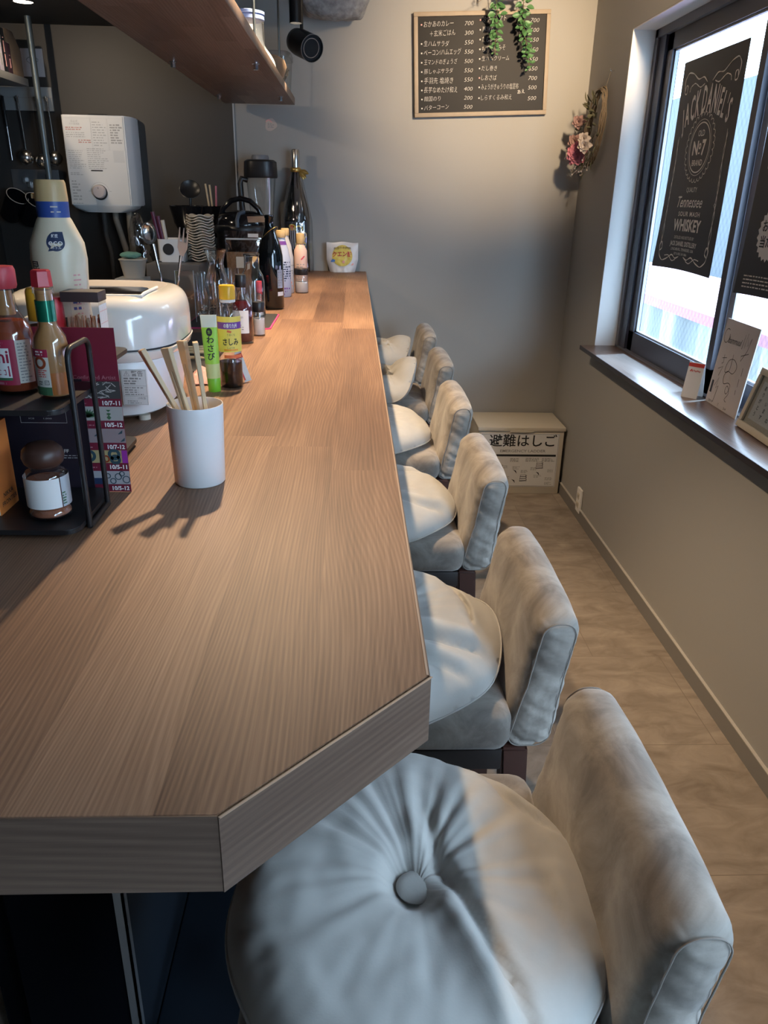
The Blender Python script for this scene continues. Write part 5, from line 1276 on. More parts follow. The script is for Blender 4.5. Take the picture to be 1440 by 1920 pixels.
def onp(eps): return lambda x, y: pf(-1)(0.5 + x / 0.156, max(0.02, min(0.98, (y - 0.001) / 0.140))) - Vector((0, 0.0045 + eps, 0))
b = bmesh.new(); R = 0.050; n = 40
for i in range(10):
    r0, r1 = R * i / 10, R * (i + 1) / 10
    for k in range(n):
        a, c = 2 * pi * k / n, 2 * pi * (k + 1) / n
        add(b, [onp(0)(r * cos(q), 0.078 + r * sin(q) * 0.98) for r, q in ((r0, a), (r1, a), (r1, c), (r0, c))], [(0, 1, 2, 3)])
obj('yellow_disc', b, 'pouch_yel', pbody, smooth=60)
b = bmesh.new(); put_text(b, 'クエン酸', 0.0, 0.086, 0.026, onp(0.001), fit=0.098, bold=0.025); obj('lettering', b, 'dark_red_ink', pbody, smooth=0)
b = bmesh.new(); put_text(b, '水回りの掃除', 0.0, 0.114, 0.013, onp(0.001), fit=0.086, bold=0.02); obj('lettering', b, 'olive_ink', pbody, smooth=0)
b = bmesh.new(); stroke(b, [(-0.058, 0.052), (-0.046, 0.058), (-0.036, 0.056)], [0.004, 0.014, 0.008], onp(0.001)); obj('blue_mark', b, 'pet_blue2', pbody, smooth=0)
b = bmesh.new(); stroke(b, [(0.0, 0.05), (0.012, 0.05)], 0.012, onp(0.001)); stroke(b, [(0.05, 0.036), (0.058, 0.044)], 0.008, onp(0.001)); obj('pink_mark', b, 'chalk_pink', pbody, smooth=0)

# tray with pale picks, pink cloth
ty = thing('serving_tray', 'speckled black tray between the rice cooker and the soy sauce', 'tray', (-0.452, 1.90, HC))
obj('tray', prism(rr_rect(0.072, 0.245, 0.012), 0.0, 0.008, bevel=0.0015), 'mat_speck', ty, smooth=30)
for k, (y, a, L_, lb_) in enumerate(((1.905, 0.10, 0.075, 'farthest of the pale pointed picks fanned on the black tray'), (1.875, -0.02, 0.080, 'second pale pointed pick from the far side of the black tray'), (1.840, -0.08, 0.070, 'third pale pointed pick from the far side of the black tray'), (1.775, -0.10, 0.074, 'nearest of the pale pointed picks on the black tray'))):
    p_ = tag(obj('food_pick', tube([(-0.04, 0, 0), (0.015, 0, 0.001), (0.04, 0, 0.0)], [0.0028, 0.0042, 0.0006], segs=8), 'birch', loc=(-0.432, y, HC + 0.0125), rot=(0, 0, a)), lb_, 'pick', 'pale picks on the black tray')
def cl(u, v):
    x, y = u - 0.5, v - 0.5
    return Vector((x * 0.055, y * 0.10, 0.004 + 0.030 * max(0, 1 - (2 * x) ** 2) * max(0, 1 - (2 * y) ** 2) * (0.75 + 0.5 * noise.noise(Vector((x * 5, y * 6, 1)))) + 0.003 * noise.noise(Vector((x * 14, y * 16, 4)))))
b = grid(30, 40, cl); solidify(b, 0.003)
tag(obj('cleaning_cloth', b, 'pink_cloth', loc=(-0.373, 1.605, HC), rot=(0, 0, 0.1)), 'crumpled pink cloth behind the green tube', 'cloth')

# rice cooker
rk = thing('rice_cooker', 'cream white rice cooker with a warning label, left on the counter', 'rice cooker', (-0.512, 1.425, HC))
obj('body', loft([(0.006, 0, 0, 0.112, 0.140, 3.2), (0.012, 0, 0, 0.121, 0.149, 3.4), (0.060, 0, 0, 0.127, 0.155, 3.6), (0.098, 0, 0, 0.131, 0.158, 3.6), (0.102, 0, 0, 0.129, 0.156, 3.6)], segs=96), 'cooker_b', rk, smooth=40)
for x in (-0.09, 0.09):
    for y in (-0.12, 0.12): obj('foot', solid([(0.010, 0), (0.010, 0.008)], segs=16, at=(x, y, 0)), 'off_white', rk)
obj('rim_band', loft([(0.102, 0, 0, 0.134, 0.158, 3.4), (0.106, 0, 0, 0.143, 0.163, 3.2), (0.118, 0, 0, 0.147, 0.164, 3.2), (0.121, 0, 0, 0.142, 0.160, 3.2)], segs=96), 'cooker_w', rk, smooth=50)
rings = []
for k in range(15):
    q = k / 14; ang = q * pi / 2
    rings.append((0.122 + 0.082 * sin(ang) ** 0.85, 0.0, 0.004 * q, 0.146 * (1 - 0.24 * (1 - cos(ang)) ** 1.7), 0.161 * (1 - 0.24 * (1 - cos(ang)) ** 1.7), 3.0))
ld = obj('lid', loft(rings, segs=96), 'cooker_w', rk, smooth=60)
obj('lid_gap', loft([(0.1195, 0, 0, 0.1455, 0.1625, 3.1), (0.1225, 0, 0, 0.1455, 0.1615, 3.1)], segs=96), 'ink', rk)
obj('top_plate', loft([(0.2035, 0.012, 0.018, 0.096, 0.092, 4), (0.2055, 0.012, 0.018, 0.092, 0.088, 4)], segs=64), 'cooker_g', ld)
obj('display', loft([(0.2035, 0.012, -0.058, 0.086, 0.050, 5), (0.2075, 0.012, -0.056, 0.082, 0.046, 5)], segs=64), 'black_g', ld)
obj('display_rim', tube([(-0.075 + 0.175 * k / 10, -0.106, 0.2035) for k in range(11)] + [(0.102, -0.09, 0.2065), (0.104, -0.012, 0.2075)], 0.0026, segs=8), 'white_pl', ld)
obj('front_latch', rbox(0.055, 0.014, 0.020, 0.010, n=6, mtx=TR(-0.02, -0.156, 0.158)), 'cooker_w', ld)
obj('latch_slot', box(0.024, 0.028, -0.171, -0.166, 0.105, 0.140), 'grey_ink', rk, smooth=0)
F = lambda x, y: Vector((0.069 + x, -0.1562 - 0.0012, 0.062 + y))
wl = obj('warning_label', box(0.068, 0.109, -0.1572, -0.150, 0.034, 0.092), 'paper', rk, smooth=0)
b = bmesh.new(); put_text(b, '警告', 0.0255, 0.0245, 0.010, F, fit=0.019, bold=0.02); stroke(b, [(0.004, 0.0205), (0.0085, 0.0285), (0.013, 0.0205)], 0.001, F, closed=True); bar(b, 0.0081, 0.0222, 0.0089, 0.0262, F)
smudge_rows(b, 0.003, 0.006, 0.036, 0.0185, 3, F, seed=5, fill=0.6); smudge_rows(b, 0.003, -0.012, 0.036, 0.003, 4, F, seed=6, fill=0.45); put_text(b, '19年製', 0.030, -0.0165, 0.005, F, fit=0.013); smudge_rows(b, 0.006, -0.026, 0.030, -0.0195, 2, F, seed=7, fill=0.4)
stroke(b, [(0.0008, -0.0272), (0.0392, -0.0272), (0.0392, 0.0292), (0.0008, 0.0292)], 0.0005, F, closed=True); bar(b, 0.0008, 0.004, 0.0392, 0.0044, F); bar(b, 0.0008, -0.0128, 0.0392, -0.0124, F)
obj('lettering', b, 'grey_ink', wl, smooth=0)

# long spoon and fork in a holder behind the cooker
hd = thing('cutlery_holder', 'steel cutlery holder hidden behind the rice cooker', 'holder', (-0.505, 1.93, HC + 0.0082))
obj('holder', lathe([(0, 0.0), (0.032, 0.0), (0.036, 0.10), (0.0345, 0.10), (0.031, 0.003), (0, 0.003)], segs=36), 'steel', hd)
def twist(p0, p1, r, n=60):
    p0, p1 = Vector(p0), Vector(p1); out = []
    for i in range(n + 1):
        k = i / n; out.append(p0.lerp(p1, k) + Vector((cos(k * 40), sin(k * 40), 0)) * 0.0008)
    return out
sp_ = thing('serving_spoon', 'long twisted steel bar spoon standing behind the rice cooker', 'spoon', (-0.505, 1.93, HC + 0.0115))
obj('stem', tube(twist((0.006, 0, 0.002), (-0.020, 0.004, 0.175), 0.002), 0.0022, segs=8), 'steel', sp_)
obj('handle', tube([(-0.020, 0.004, 0.175), (-0.030, 0.006, 0.235)], [0.0024, 0.0048], segs=10), 'steel', sp_)
b = lathe([(0, -0.010), (0.010, -0.008), (0.0165, -0.002), (0.0185, 0.004), (0.0175, 0.004), (0.0155, -0.001), (0.009, -0.0065), (0, -0.0085)], segs=32, sy=1.35)
bmesh.ops.transform(b, matrix=TR(-0.036, 0.004, 0.258, rx=radians(75), ry=radians(-10)), verts=b.verts[:]); obj('bowl', b, 'steel', sp_)
fk = thing('serving_fork', 'long twisted steel bar fork standing behind the rice cooker', 'fork', (-0.497, 1.935, HC + 0.0115))
obj('stem', tube(twist((-0.006, 0, 0.002), (0.016, 0.0, 0.165), 0.002), 0.0022, segs=8), 'steel', fk)
obj('handle', tube([(0.016, 0, 0.165), (0.025, 0.002, 0.21)], [0.0024, 0.004], segs=10), 'steel', fk)
b = bmesh.new(); S = TR(0.031, 0.002, 0.235, ry=radians(9))
prism([(-0.004, -0.026), (0.004, -0.026), (0.0115, -0.008), (0.0115, 0.006), (-0.0115, 0.006), (-0.0115, -0.008)], -0.001, 0.001, bm=b, mtx=S @ Matrix.Rotation(pi / 2, 4, 'X'))
for x in (-0.0095, 0.0, 0.0095): prism([(x - 0.0020, 0.005), (x + 0.0020, 0.005), (x + 0.0011, 0.037), (x - 0.0011, 0.037)], -0.001, 0.001, bm=b, mtx=S @ Matrix.Rotation(pi / 2, 4, 'X'))
obj('tines', b, 'fork_metal', fk, smooth=20)

# pressure cooker, granola bag, blender, plates and the grey box behind
pc = thing('pressure_cooker', 'black electric pressure cooker with an arched handle', 'cooker', (-0.548, 3.60, HC))
obj('body', solid([(0.100, 0.0), (0.108, 0.008), (0.110, 0.19), (0.118, 0.200), (0.118, 0.222), (0.112, 0.230)], segs=48), 'black', pc)
obj('lid', solid([(0.113, 0.230), (0.112, 0.245), (0.098, 0.268), (0.060, 0.284), (0, 0.290)], segs=48), 'black_g', pc)
obj('lid_band', lathe([(0.1135, 0.243), (0.1085, 0.256), (0.1005, 0.267)], segs=24, a0=0.35, a1=1.7), 'copper', pc)
obj('handle', tube([(-0.088, -0.01, 0.262), (-0.075, -0.015, 0.295), (-0.04, -0.015, 0.326), (0.0, -0.015, 0.336), (0.04, -0.015, 0.326), (0.075, -0.015, 0.295), (0.088, -0.01, 0.262)], 0.011, segs=14), 'black_g', pc)
obj('valve_lever', tube([(-0.005, -0.115, 0.222), (-0.006, -0.112, 0.250), (0.0, -0.09, 0.274), (0.02, -0.07, 0.284)], 0.009, segs=12), 'slate_blue', pc)
obj('side_latch', box(-0.132, -0.112, -0.03, 0.03, 0.196, 0.222, bevel=0.004), 'black', pc)
gb = thing('granola_bag', 'clear zip bag half full of brown granola, white label on it', 'bag', (-0.510, 3.33, HC))
def gp(s, grow=1.0):
    def f(u, v):
        x = u - 0.5; th = 0.034 * (1 - v ** 1.6) * (1 - (2 * x) ** 4) * grow + 0.001
        return Vector((x * 0.150 * (0.94 + 0.06 * v), s * (th + 0.002 * noise.noise(Vector((x * 9, v * 9, s)))), 0.001 + v * 0.215))
    return f
b = grid(30, 30, gp(-1)); grid(30, 30, gp(1), bm=b); obj('bag', b, 'film', gb, smooth=80)
def gcut(s): return lambda u, v: Vector((lambda p: (p.x * 0.97, p.y, p.z))(gp(s, 0.93)(u, v * 0.62 + 0.005)))
b = grid(26, 20, gcut(-1)); grid(26, 20, gcut(1), bm=b); obj('granola', b, 'granola', gb, smooth=80)
F = lambda x, y: gp(-1)(0.5 + x / 0.150, y / 0.215) - Vector((0, 0.003, 0))
b = bmesh.new(); bar(b, -0.030, 0.075, 0.015, 0.118, F, nx=6); wl = obj('label', b, 'off_white', gb); b = bmesh.new(); bar(b, 0.02, 0.192, 0.062, 0.206, F, nx=5); obj('price_label', b, 'paper', gb)
b = bmesh.new(); bar(b, -0.070, 0.182, 0.070, 0.188, F, nx=12); obj('zip_line', b, 'clear_white', gb)
bl = thing('blender', 'tall jug blender with black lid and handle by the bright panel edge', 'blender', (-0.492, 3.90, HC))
obj('motor_base', loft([(0, 0, 0, 0.088, 0.10, 4), (0.03, 0, 0, 0.090, 0.10, 4), (0.14, 0, 0, 0.075, 0.085, 4), (0.165, 0, 0, 0.060, 0.065, 3)]), 'black', bl)
obj('jug', loft([(0.168, 0, 0, 0.048, 0.048, 3), (0.25, 0, 0, 0.052, 0.052, 3), (0.425, 0, 0, 0.067, 0.067, 3)], cap1=False), 'glass', bl)
obj('lid', loft([(0.422, 0, 0, 0.073, 0.073, 3), (0.430, 0, 0, 0.076, 0.076, 3), (0.490, 0, 0, 0.073, 0.073, 3), (0.498, 0, 0, 0.062, 0.062, 3)]), 'black', bl)
obj('lid_plug', solid([(0.040, 0.498), (0.040, 0.510), (0.036, 0.518)], segs=32), 'grey_cap', bl)
obj('handle', tube([(-0.060, -0.02, 0.412), (-0.085, -0.03, 0.418), (-0.092, -0.03, 0.395), (-0.088, -0.03, 0.30), (-0.080, -0.03, 0.22), (-0.052, -0.02, 0.20)], 0.013, segs=12), 'black', bl)
gx = thing('storage_box', 'warm grey storage box behind the glassware carrying plates and utensils', 'box', (-0.78, 3.40, 0.9505))
obj('carcass', box(-0.105, 0.105, -0.17, 0.17, 0, 0.225, bevel=0.003), 'grey_box', gx); obj('front_panel', box(-0.101, 0.101, -0.1715, -0.170, 0.004, 0.220), 'grey_box', gx, smooth=0)
Zb = 0.9505 + 0.226
for k in range(17):
    def pfn(u, v, k=k):
        a = 2 * pi * u; r = 0.002 + 0.056 * v
        wv = 0.0042 * sin(5 * a + 0.5 + 0.12 * k) * v ** 2
        return Vector((r * cos(a) * 0.95, r * sin(a) * 0.95, 0.006 * v ** 2 + wv))
    b = grid(60, 10, pfn, closed_u=True); solidify(b, -0.0035)
    words = ['bottom', 'second', 'third', 'fourth', 'fifth', 'sixth', 'seventh', 'eighth', 'ninth', 'tenth', 'eleventh', 'twelfth', 'thirteenth', 'fourteenth', 'fifteenth', 'sixteenth']
    lab_ = 'topmost wavy ivory plate of the stack by the pressure cooker' if k == 16 else ('lowest wavy ivory plate of the stack by the pressure cooker' if k == 0 else words[k] + ' wavy ivory plate counting up from the bottom of the stack')
    o_ = obj('wavy_plate', b, 'ceramic', loc=(-0.690 + 0.002 * sin(k * 1.7), 3.385, Zb + 0.0045 + 0.0105 * k), rot=(0, 0, 0.05 * sin(k * 2.1)), smooth=60)
    tag(o_, lab_, 'plate', 'wavy ivory plates in the stack')
uc = thing('utensil_crock', 'white holder with a round hole full of kitchen utensils', 'holder', (-0.800, 3.36, Zb))
obj('crock', loft([(0, 0, 0, 0.050, 0.06, 6), (0.085, 0, 0, 0.052, 0.062, 6), (0.088, 0, 0, 0.054, 0.064, 6)], cap1=False), 'white_pl', uc); obj('crock_floor', box(-0.048, 0.048, -0.058, 0.058, 0.001, 0.004), 'ink', uc, smooth=0)
b = solid([(0.022, 0), (0.022, 0.001)], segs=32); bmesh.ops.transform(b, matrix=TR(-0.006, -0.0625, 0.05, rx=pi / 2), verts=b.verts[:]); obj('round_hole', b, 'ink', uc)
def stick(name, label, cat, p0, p1, r, m, group=None):
    p0, p1 = Vector(p0), Vector(p1)
    return tag(obj(name, tube([Vector((0, 0, 0)), p1 - p0], r, segs=10), m, loc=p0), label, cat, group)
for k, (dx, x1, z1, m, lb_) in enumerate(((-0.034, -0.862, 1.365, 'purple_hd', 'leftmost purple-handled kitchen knife in the white holder'), (-0.022, -0.842, 1.350, 'purple_hd', 'purple-handled kitchen knife beside the pale-handled one'), (-0.010, -0.826, 1.335, 'off_white', 'pale-handled kitchen knife in the white holder'))):
    stick('kitchen_knife', lb_, 'knife', (-0.800 + dx, 3.33, Zb + 0.02), (x1, 3.32, z1), [0.006, 0.008], m, 'knives in the white holder')
# dark bowls, skimmer and wooden sticks standing further back
sb = thing('stand_box', 'low black rack at the back of the kitchen worktop', 'rack', (-0.80, 3.80, 0.9505)); obj('frame', box(-0.12, 0.12, -0.14, 0.14, 0, 0.30, bevel=0.004), 'black', sb)
for x, y, r, lb_ in ((-0.80, 3.74, 0.085, 'large black bowl with a pointed lip at the back of the kitchen'), (-0.70, 3.76, 0.062, 'smaller black bowl beside the wooden sticks'),):
    bw = thing('black_bowl', lb_, 'bowl', (x, y, 1.2515)); obj('bowl', lathe([(0, 0.002), (r * 0.45, 0.0), (r * 0.8, 0.06), (r, 0.13), (r * 0.97, 0.132), (r * 0.76, 0.062), (0, 0.01)], segs=40), 'black_g', bw)
lk = thing('black_ladle', 'big round black ladle head rising above the dark bowls', 'ladle', (-0.795, 3.76, 1.2625)); obj('handle', tube([(0.0, 0, 0.0), (0.0, 0.0, 0.15)], 0.006), 'black', lk)
b = lathe([(0, -0.012), (0.03, -0.008), (0.046, 0.006), (0.044, 0.007), (0.028, -0.005), (0, -0.009)], segs=36); bmesh.ops.transform(b, matrix=TR(0.004, -0.01, 0.185, rx=radians(55), ry=radians(15)), verts=b.verts[:]); obj('head', b, 'black', lk)
for k, (x0, x1, lb_) in enumerate(((-0.700, -0.722, 'leftmost bamboo cooking stick rising from the small dark bowl'), (-0.690, -0.704, 'second bamboo cooking stick in the small dark bowl'), (-0.685, -0.676, 'reddish cooking stick at the right in the small dark bowl'))):
    stick('cooking_stick', lb_, 'chopsticks', (x0, 3.76, 1.266), (x1, 3.75, 1.475 - 0.004 * k), 0.0042, 'bamboo' if k < 2 else 'rose_pink', 'cooking sticks in the small dark bowl')
# bag, small box with tray and cloth on the worktop
cb = thing('clear_bag', 'crumpled clear plastic bag left of the kitchen knives', 'bag', (-0.935, 3.36, 0.9505))
b = bmesh.new(); bmesh.ops.create_icosphere(b, subdivisions=5, radius=1.0)
for v in b.verts:
    p = Vector((v.co.x * 0.048, v.co.y * 0.04, 0.21 + v.co.z * 0.2)); d = noise.noise(p * 22) + 0.6 * noise.noise(p * 50); v.co = p + Vector((v.co.x, v.co.y, 0)) * 0.012 * d
    if v.co.z < 0.001: v.co.z = 0.001
obj('bag', b, 'film', cb, smooth=80)
hb = thing('heart_box', 'grey box with a dark heart printed on it on the worktop', 'box', (-0.905, 3.10, 0.9505)); hbb = obj('box_body', box(-0.055, 0.055, -0.05, 0.05, 0, 0.185, bevel=0.003), 'grey_rail', hb)
F = on_plane((0.02, -0.0502, 0.155), (1, 0, 0), (0, 0, 1)); b = bmesh.new(); hp_ = [(0.011 * (sin(t) ** 3), 0.0095 * (13 * cos(t) - 5 * cos(2 * t) - 2 * cos(3 * t) - cos(4 * t)) / 13) for t in [2 * pi * i / 32 for i in range(32)]]
add(b, [F(*q) for q in hp_], [tuple(range(32))]); obj('heart_print', b, 'ink', hbb, smooth=0)
obj('red_stripe', box(-0.02, 0.045, -0.0504, -0.05, 0.176, 0.181), 'red_ink', hbb, smooth=0)
tb = thing('off_white_tub', 'off-white tapered tub standing on the grey heart box', 'tub', (-0.898, 3.10, 0.9505 + 0.1855)); obj('tub', loft([(0, 0, 0, 0.034, 0.034, 4), (0.062, 0, 0, 0.045, 0.045, 4), (0.065, 0, 0, 0.048, 0.048, 4), (0.068, 0, 0, 0.048, 0.048, 4)]), 'off_white', tb)
b = bmesh.new(); bmesh.ops.create_icosphere(b, subdivisions=4, radius=1.0)
for v in b.verts: v.co = Vector((v.co.x * 0.040, v.co.y * 0.036, 0.012 + v.co.z * 0.011)) + Vector((0, 0, 0.004 * noise.noise(Vector(v.co) * 2.5)))
tag(obj('folded_cloth', b, 'teal_cloth', loc=(-0.905, 3.10, 0.9505 + 0.2545)), 'teal cloth lying on the off-white tub', 'cloth')

# ------------------------------------------------------------------ condiment racks at the left end
M['rack'] = mat('black_rack_metal', (0.012, 0.011, 0.012), 0.42)
M['cork_knob'] = mat('dark_turned_wood', (0.060, 0.026, 0.018), 0.4)
M['card_dark'] = mat('dark_menu_card', (0.018, 0.013, 0.022), 0.45)
M['orange_card'] = mat('orange_carton', (0.78, 0.23, 0.05), 0.5, noise_amt=0.12, noise_scale=9)
M['label_red'] = mat('magenta_red_label', (0.36, 0.02, 0.06), 0.45)
M['label_white'] = mat('cream_label', (0.66, 0.62, 0.55), 0.6)
M['maroon_line'] = mat('pale_maroon_print', (0.42, 0.16, 0.20), 0.5)
M['strip_bw'] = mat('black_and_white_print', (0.05, 0.05, 0.05), 0.5)
M['strip_plant'] = mat('pale_board_print', (0.40, 0.38, 0.36), 0.5)
M['strip_mauve'] = mat('mauve_print', (0.30, 0.23, 0.24), 0.5)
M['strip_tan'] = mat('sand_print', (0.42, 0.33, 0.16), 0.5)
M['strip_grey'] = mat('grey_flower_print', (0.38, 0.37, 0.39), 0.5)
M['violet_ink'] = mat('violet_print', (0.30, 0.03, 0.32), 0.5)
M['leaf_ink'] = mat('leaf_print', (0.05, 0.13, 0.06), 0.5)
M['teal_ink'] = mat('dark_teal_print', (0.03, 0.07, 0.09), 0.5)
M['toothpick'] = mat('toothpick_wood', (0.50, 0.33, 0.22), 0.7)
M['cap_amber'] = mat('amber_cap', (0.82, 0.40, 0.03), 0.35)
M['brown_lid'] = mat('dark_brown_lid', (0.05, 0.035, 0.035), 0.45)
Z1 = HC + 0.012; Z2R = 1.2325

def rack(label, y0, y1, x1, inset=-0.0035):
    t = thing('condiment_rack', label, 'rack', (x1 - 0.13, (y0 + y1) / 2, HC), group='black two-shelf condiment racks')
    hx, hy = 0.13, (y1 - y0) / 2
    for z in (0.006, 1.2265 - HC): obj('shelf', prism(rr_rect(hx, hy, 0.014), z, z + 0.006, bevel=0.0012), 'rack', t, smooth=30)
    for s in (-1, 1):
        X = s * (hx - inset); pts = [(X, -hy * 0.52, 0.0035)]
        zt = 0.207; r = 0.012
        pts += [(X, -hy * 0.52, zt - r)] + [(X, -hy * 0.52 + r - r * cos(a), zt - r + r * sin(a)) for a in (0.4, 0.8, 1.2, pi / 2)]
        pts += [(X, hy * 0.52 - r + r * sin(a), zt - r + r * cos(a)) for a in (0.0, 0.4, 0.8, 1.2)] + [(X, hy * 0.52, zt - r), (X, hy * 0.52, 0.0035)]
        obj('wire_frame', tube(pts, 0.0032, segs=10), 'rack', t)
        obj('foot_rail', tube([(X, -hy * 0.52, 0.0034), (X, hy * 0.52, 0.0034)], 0.0034, segs=10), 'rack', t)
    return t
rack('nearer black two-shelf condiment rack holding the hot sauce and spice jar', 0.802, 0.938, -0.372)
rack('farther black two-shelf condiment rack behind the maroon flyer', 1.005, 1.165, -0.396, 0.045)

# hot sauces on the upper shelf
hs = bottle('hot_sauce_bottle', 'dark hot sauce bottle with wide red cap and red and white label', 'bottle', (-0.4475, 0.888, Z2R),
            [(0, 0.001), (0.0225, 0.001), (0.0245, 0.004), (0.0245, 0.062), (0.0225, 0.073), (0.0135, 0.088), (0.0108, 0.098), (0.0102, 0.118)], 'glass',
            cap=[(0.0140, 0.114), (0.0152, 0.117), (0.0152, 0.133), (0.0135, 0.137)], cm='pinkred_pl',
            liquid=[(0.0215, 0.004), (0.0236, 0.007), (0.0236, 0.064), (0.0215, 0.073), (0.016, 0.080)], lm='hot_liq', rz=0.1)
obj('sauce_stain', solid([(0.0094, 0.086), (0.0086, 0.112)], segs=20), 'tan_liq', hs)
l1 = band(hs, 0.0247, 0.012, 0.062, -1.3, 0.42, 'label_red'); l2 = band(hs, 0.0248, 0.0135, 0.061, 0.42, 1.15, 'label_white', 'back_label')
F = on_cyl(0.0250, 0, 0)
b = bmesh.new(); bar(b, -0.0155, 0.020, 0.0035, 0.053, F, nx=8); obj('white_patch', b, 'paper', l1, smooth=0)
b = bmesh.new(); F2 = on_cyl(0.0252, 0, 0)
put_text(b, 'hi', -0.0035, 0.0445, 0.020, F2, fit=0.012, bold=0.02); stroke(b, [(-0.013, 0.033), (0.001, 0.033), (0.001, 0.022)], 0.0018, F2); stroke(b, [(-0.010, 0.029), (-0.0025, 0.029), (-0.0025, 0.024), (-0.010, 0.024)], 0.0012, F2, closed=True)
obj('lettering', b, 'label_red', l1, smooth=0)
b = bmesh.new(); smudge_rows(b, -0.016, 0.0545, -0.001, 0.0605, 2, F2, seed=2, fill=0.6); smudge_rows(b, -0.012, 0.0125, 0.0, 0.0165, 1, F2, seed=3, fill=0.7); obj('lettering', b, 'maroon_line', l1, smooth=0)
b = bmesh.new(); bar(b, -0.0155, 0.0175, 0.0035, 0.0205, F2, nx=8); obj('green_band', b, 'leaf_ink', l1, smooth=0)
b = bmesh.new(); smudge_rows(b, 0.0125, 0.015, 0.026, 0.059, 13, F2, seed=4, fill=0.42); obj('lettering', b, 'grey_ink', l2, smooth=0)
ps = bottle('pepper_sauce_bottle', 'slim pepper sauce bottle with red hexagonal cap and dark green neck foil', 'bottle', (-0.3945, 0.862, Z2R),
            [(0, 0.001), (0.0165, 0.001), (0.0185, 0.004), (0.0185, 0.058), (0.0170, 0.067), (0.0105, 0.079), (0.0095, 0.084), (0.0095, 0.112), (0.0110, 0.113), (0.0108, 0.119)], 'glass',
            liquid=[(0.0158, 0.004), (0.0176, 0.007), (0.0176, 0.058), (0.0160, 0.066), (0.0096, 0.077), (0.0086, 0.084), (0.0086, 0.116)], lm='tan_liq')
obj('settled_sauce', lathe([(0.0179, 0.006), (0.0180, 0.026), (0.0178, 0.030)], segs=36), 'orange_liq', ps)
obj('cap', solid([(0.0105, 0.119), (0.0108, 0.120), (0.0100, 0.135), (0.0085, 0.1365)], segs=6), 'red_pl', ps, smooth=0)
obj('neck_foil', lathe([(0.0101, 0.0835), (0.0101, 0.1055)], segs=36), 'dark_green', ps)
l1 = band(ps, 0.0187, 0.006, 0.056, -1.5, 0.12, 'label_white'); F = on_cyl(0.0189, 0, 0)
b = bmesh.new(); bar(b, -0.022, 0.0475, 0.0022, 0.056, F, nx=8); obj('red_header', b, 'label_red', l1, smooth=0)
b = bmesh.new(); bar(b, -0.022, 0.006, 0.0022, 0.015, F, nx=8); obj('green_footer', b, 'leaf_ink', l1, smooth=0)
F2 = on_cyl(0.0191, 0, 0); b = bmesh.new(); smudge_rows(b, -0.012, 0.049, -0.001, 0.0548, 2, F2, seed=5, fill=0.6); obj('lettering', b, 'white_ink', l1, smooth=0)
b = bmesh.new(); smudge_rows(b, -0.012, 0.0255, 0.0005, 0.0345, 4, F2, seed=6, fill=0.5); obj('lettering', b, 'red_ink', l1, smooth=0)
b = bmesh.new(); stroke(b, [(-0.0075 + 0.0055 * cos(a), 0.0415 + 0.0055 * sin(a)) for a in [2 * pi * i / 20 for i in range(20)]], 0.003, F2, closed=True); obj('pepper_print', b, 'hot_liq', l1, smooth=0)
b = bmesh.new(); stroke(b, [(-0.0045, 0.018), (0.0, 0.018), (0.0, 0.0222), (-0.0045, 0.0222)], 0.0007, F2, closed=True); put_text(b, 'PET', -0.0022, 0.0201, 0.002, F2, fit=0.0032); smudge_rows(b, -0.012, 0.017, -0.006, 0.022, 2, F2, seed=7); obj('lettering', b, 'ink', l1, smooth=0)

# spice jar and orange carton on the lower shelf
sj = bottle('spice_jar', 'glass spice jar with a round dark wooden knob and plain white label', 'jar', (-0.4145, 0.845, Z1),
            [(0, 0.002), (0.0205, 0.001), (0.0235, 0.004), (0.0235, 0.009), (0.0205, 0.013), (0.0235, 0.018), (0.0237, 0.052), (0.0200, 0.058), (0.0165, 0.060), (0.0175, 0.063), (0.0175, 0.066)], 'glass',
            liquid=[(0.0185, 0.003), (0.0222, 0.006), (0.0222, 0.009), (0.0195, 0.013), (0.0222, 0.019), (0.0222, 0.046)], lm='spice')
obj('knob', solid([(0.0175, 0.0625), (0.0210, 0.066), (0.0230, 0.073), (0.0215, 0.081), (0.0150, 0.0875), (0.006, 0.0895)], segs=40), 'cork_knob', sj, smooth=60)
band(sj, 0.0240, 0.0165, 0.0515, -1.7, 0.95, 'paper'); l2 = band(sj, 0.0240, 0.0165, 0.052, 1.0, 2.4, 'clear_white', 'side_label')
b = bmesh.new(); smudge_rows(b, 0.0245, 0.019, 0.031, 0.035, 5, on_cyl(0.0243, 0, 0), seed=3); obj('lettering', b, 'leaf_ink', l2, smooth=0)
oc = thing('orange_carton', 'bright orange carton at the far left on the lower rack shelf', 'carton', (-0.505, 0.868, Z1))
ob_ = obj('carton', box(-0.034, 0.0345, -0.026, 0.024, 0, 0.104, bevel=0.0008), 'orange_card', oc)
obj('front_panel', box(-0.033, 0.0335, -0.0266, -0.026, 0.001, 0.103), 'label_white', oc, smooth=0)
F = on_plane((0.0346, 0, 0), (0, 1, 0), (0, 0, 1)); b = bmesh.new()
put_text(b, 'NIKKA', -0.001, 0.021, 0.0075, F, fit=0.026, bold=0.01, shear=0.12); put_text(b, 'FRONTIER', 0.0, 0.0115, 0.0075, F, fit=0.040, bold=0.01, shear=0.12)
obj('lettering', b, 'ink', ob_, smooth=0)

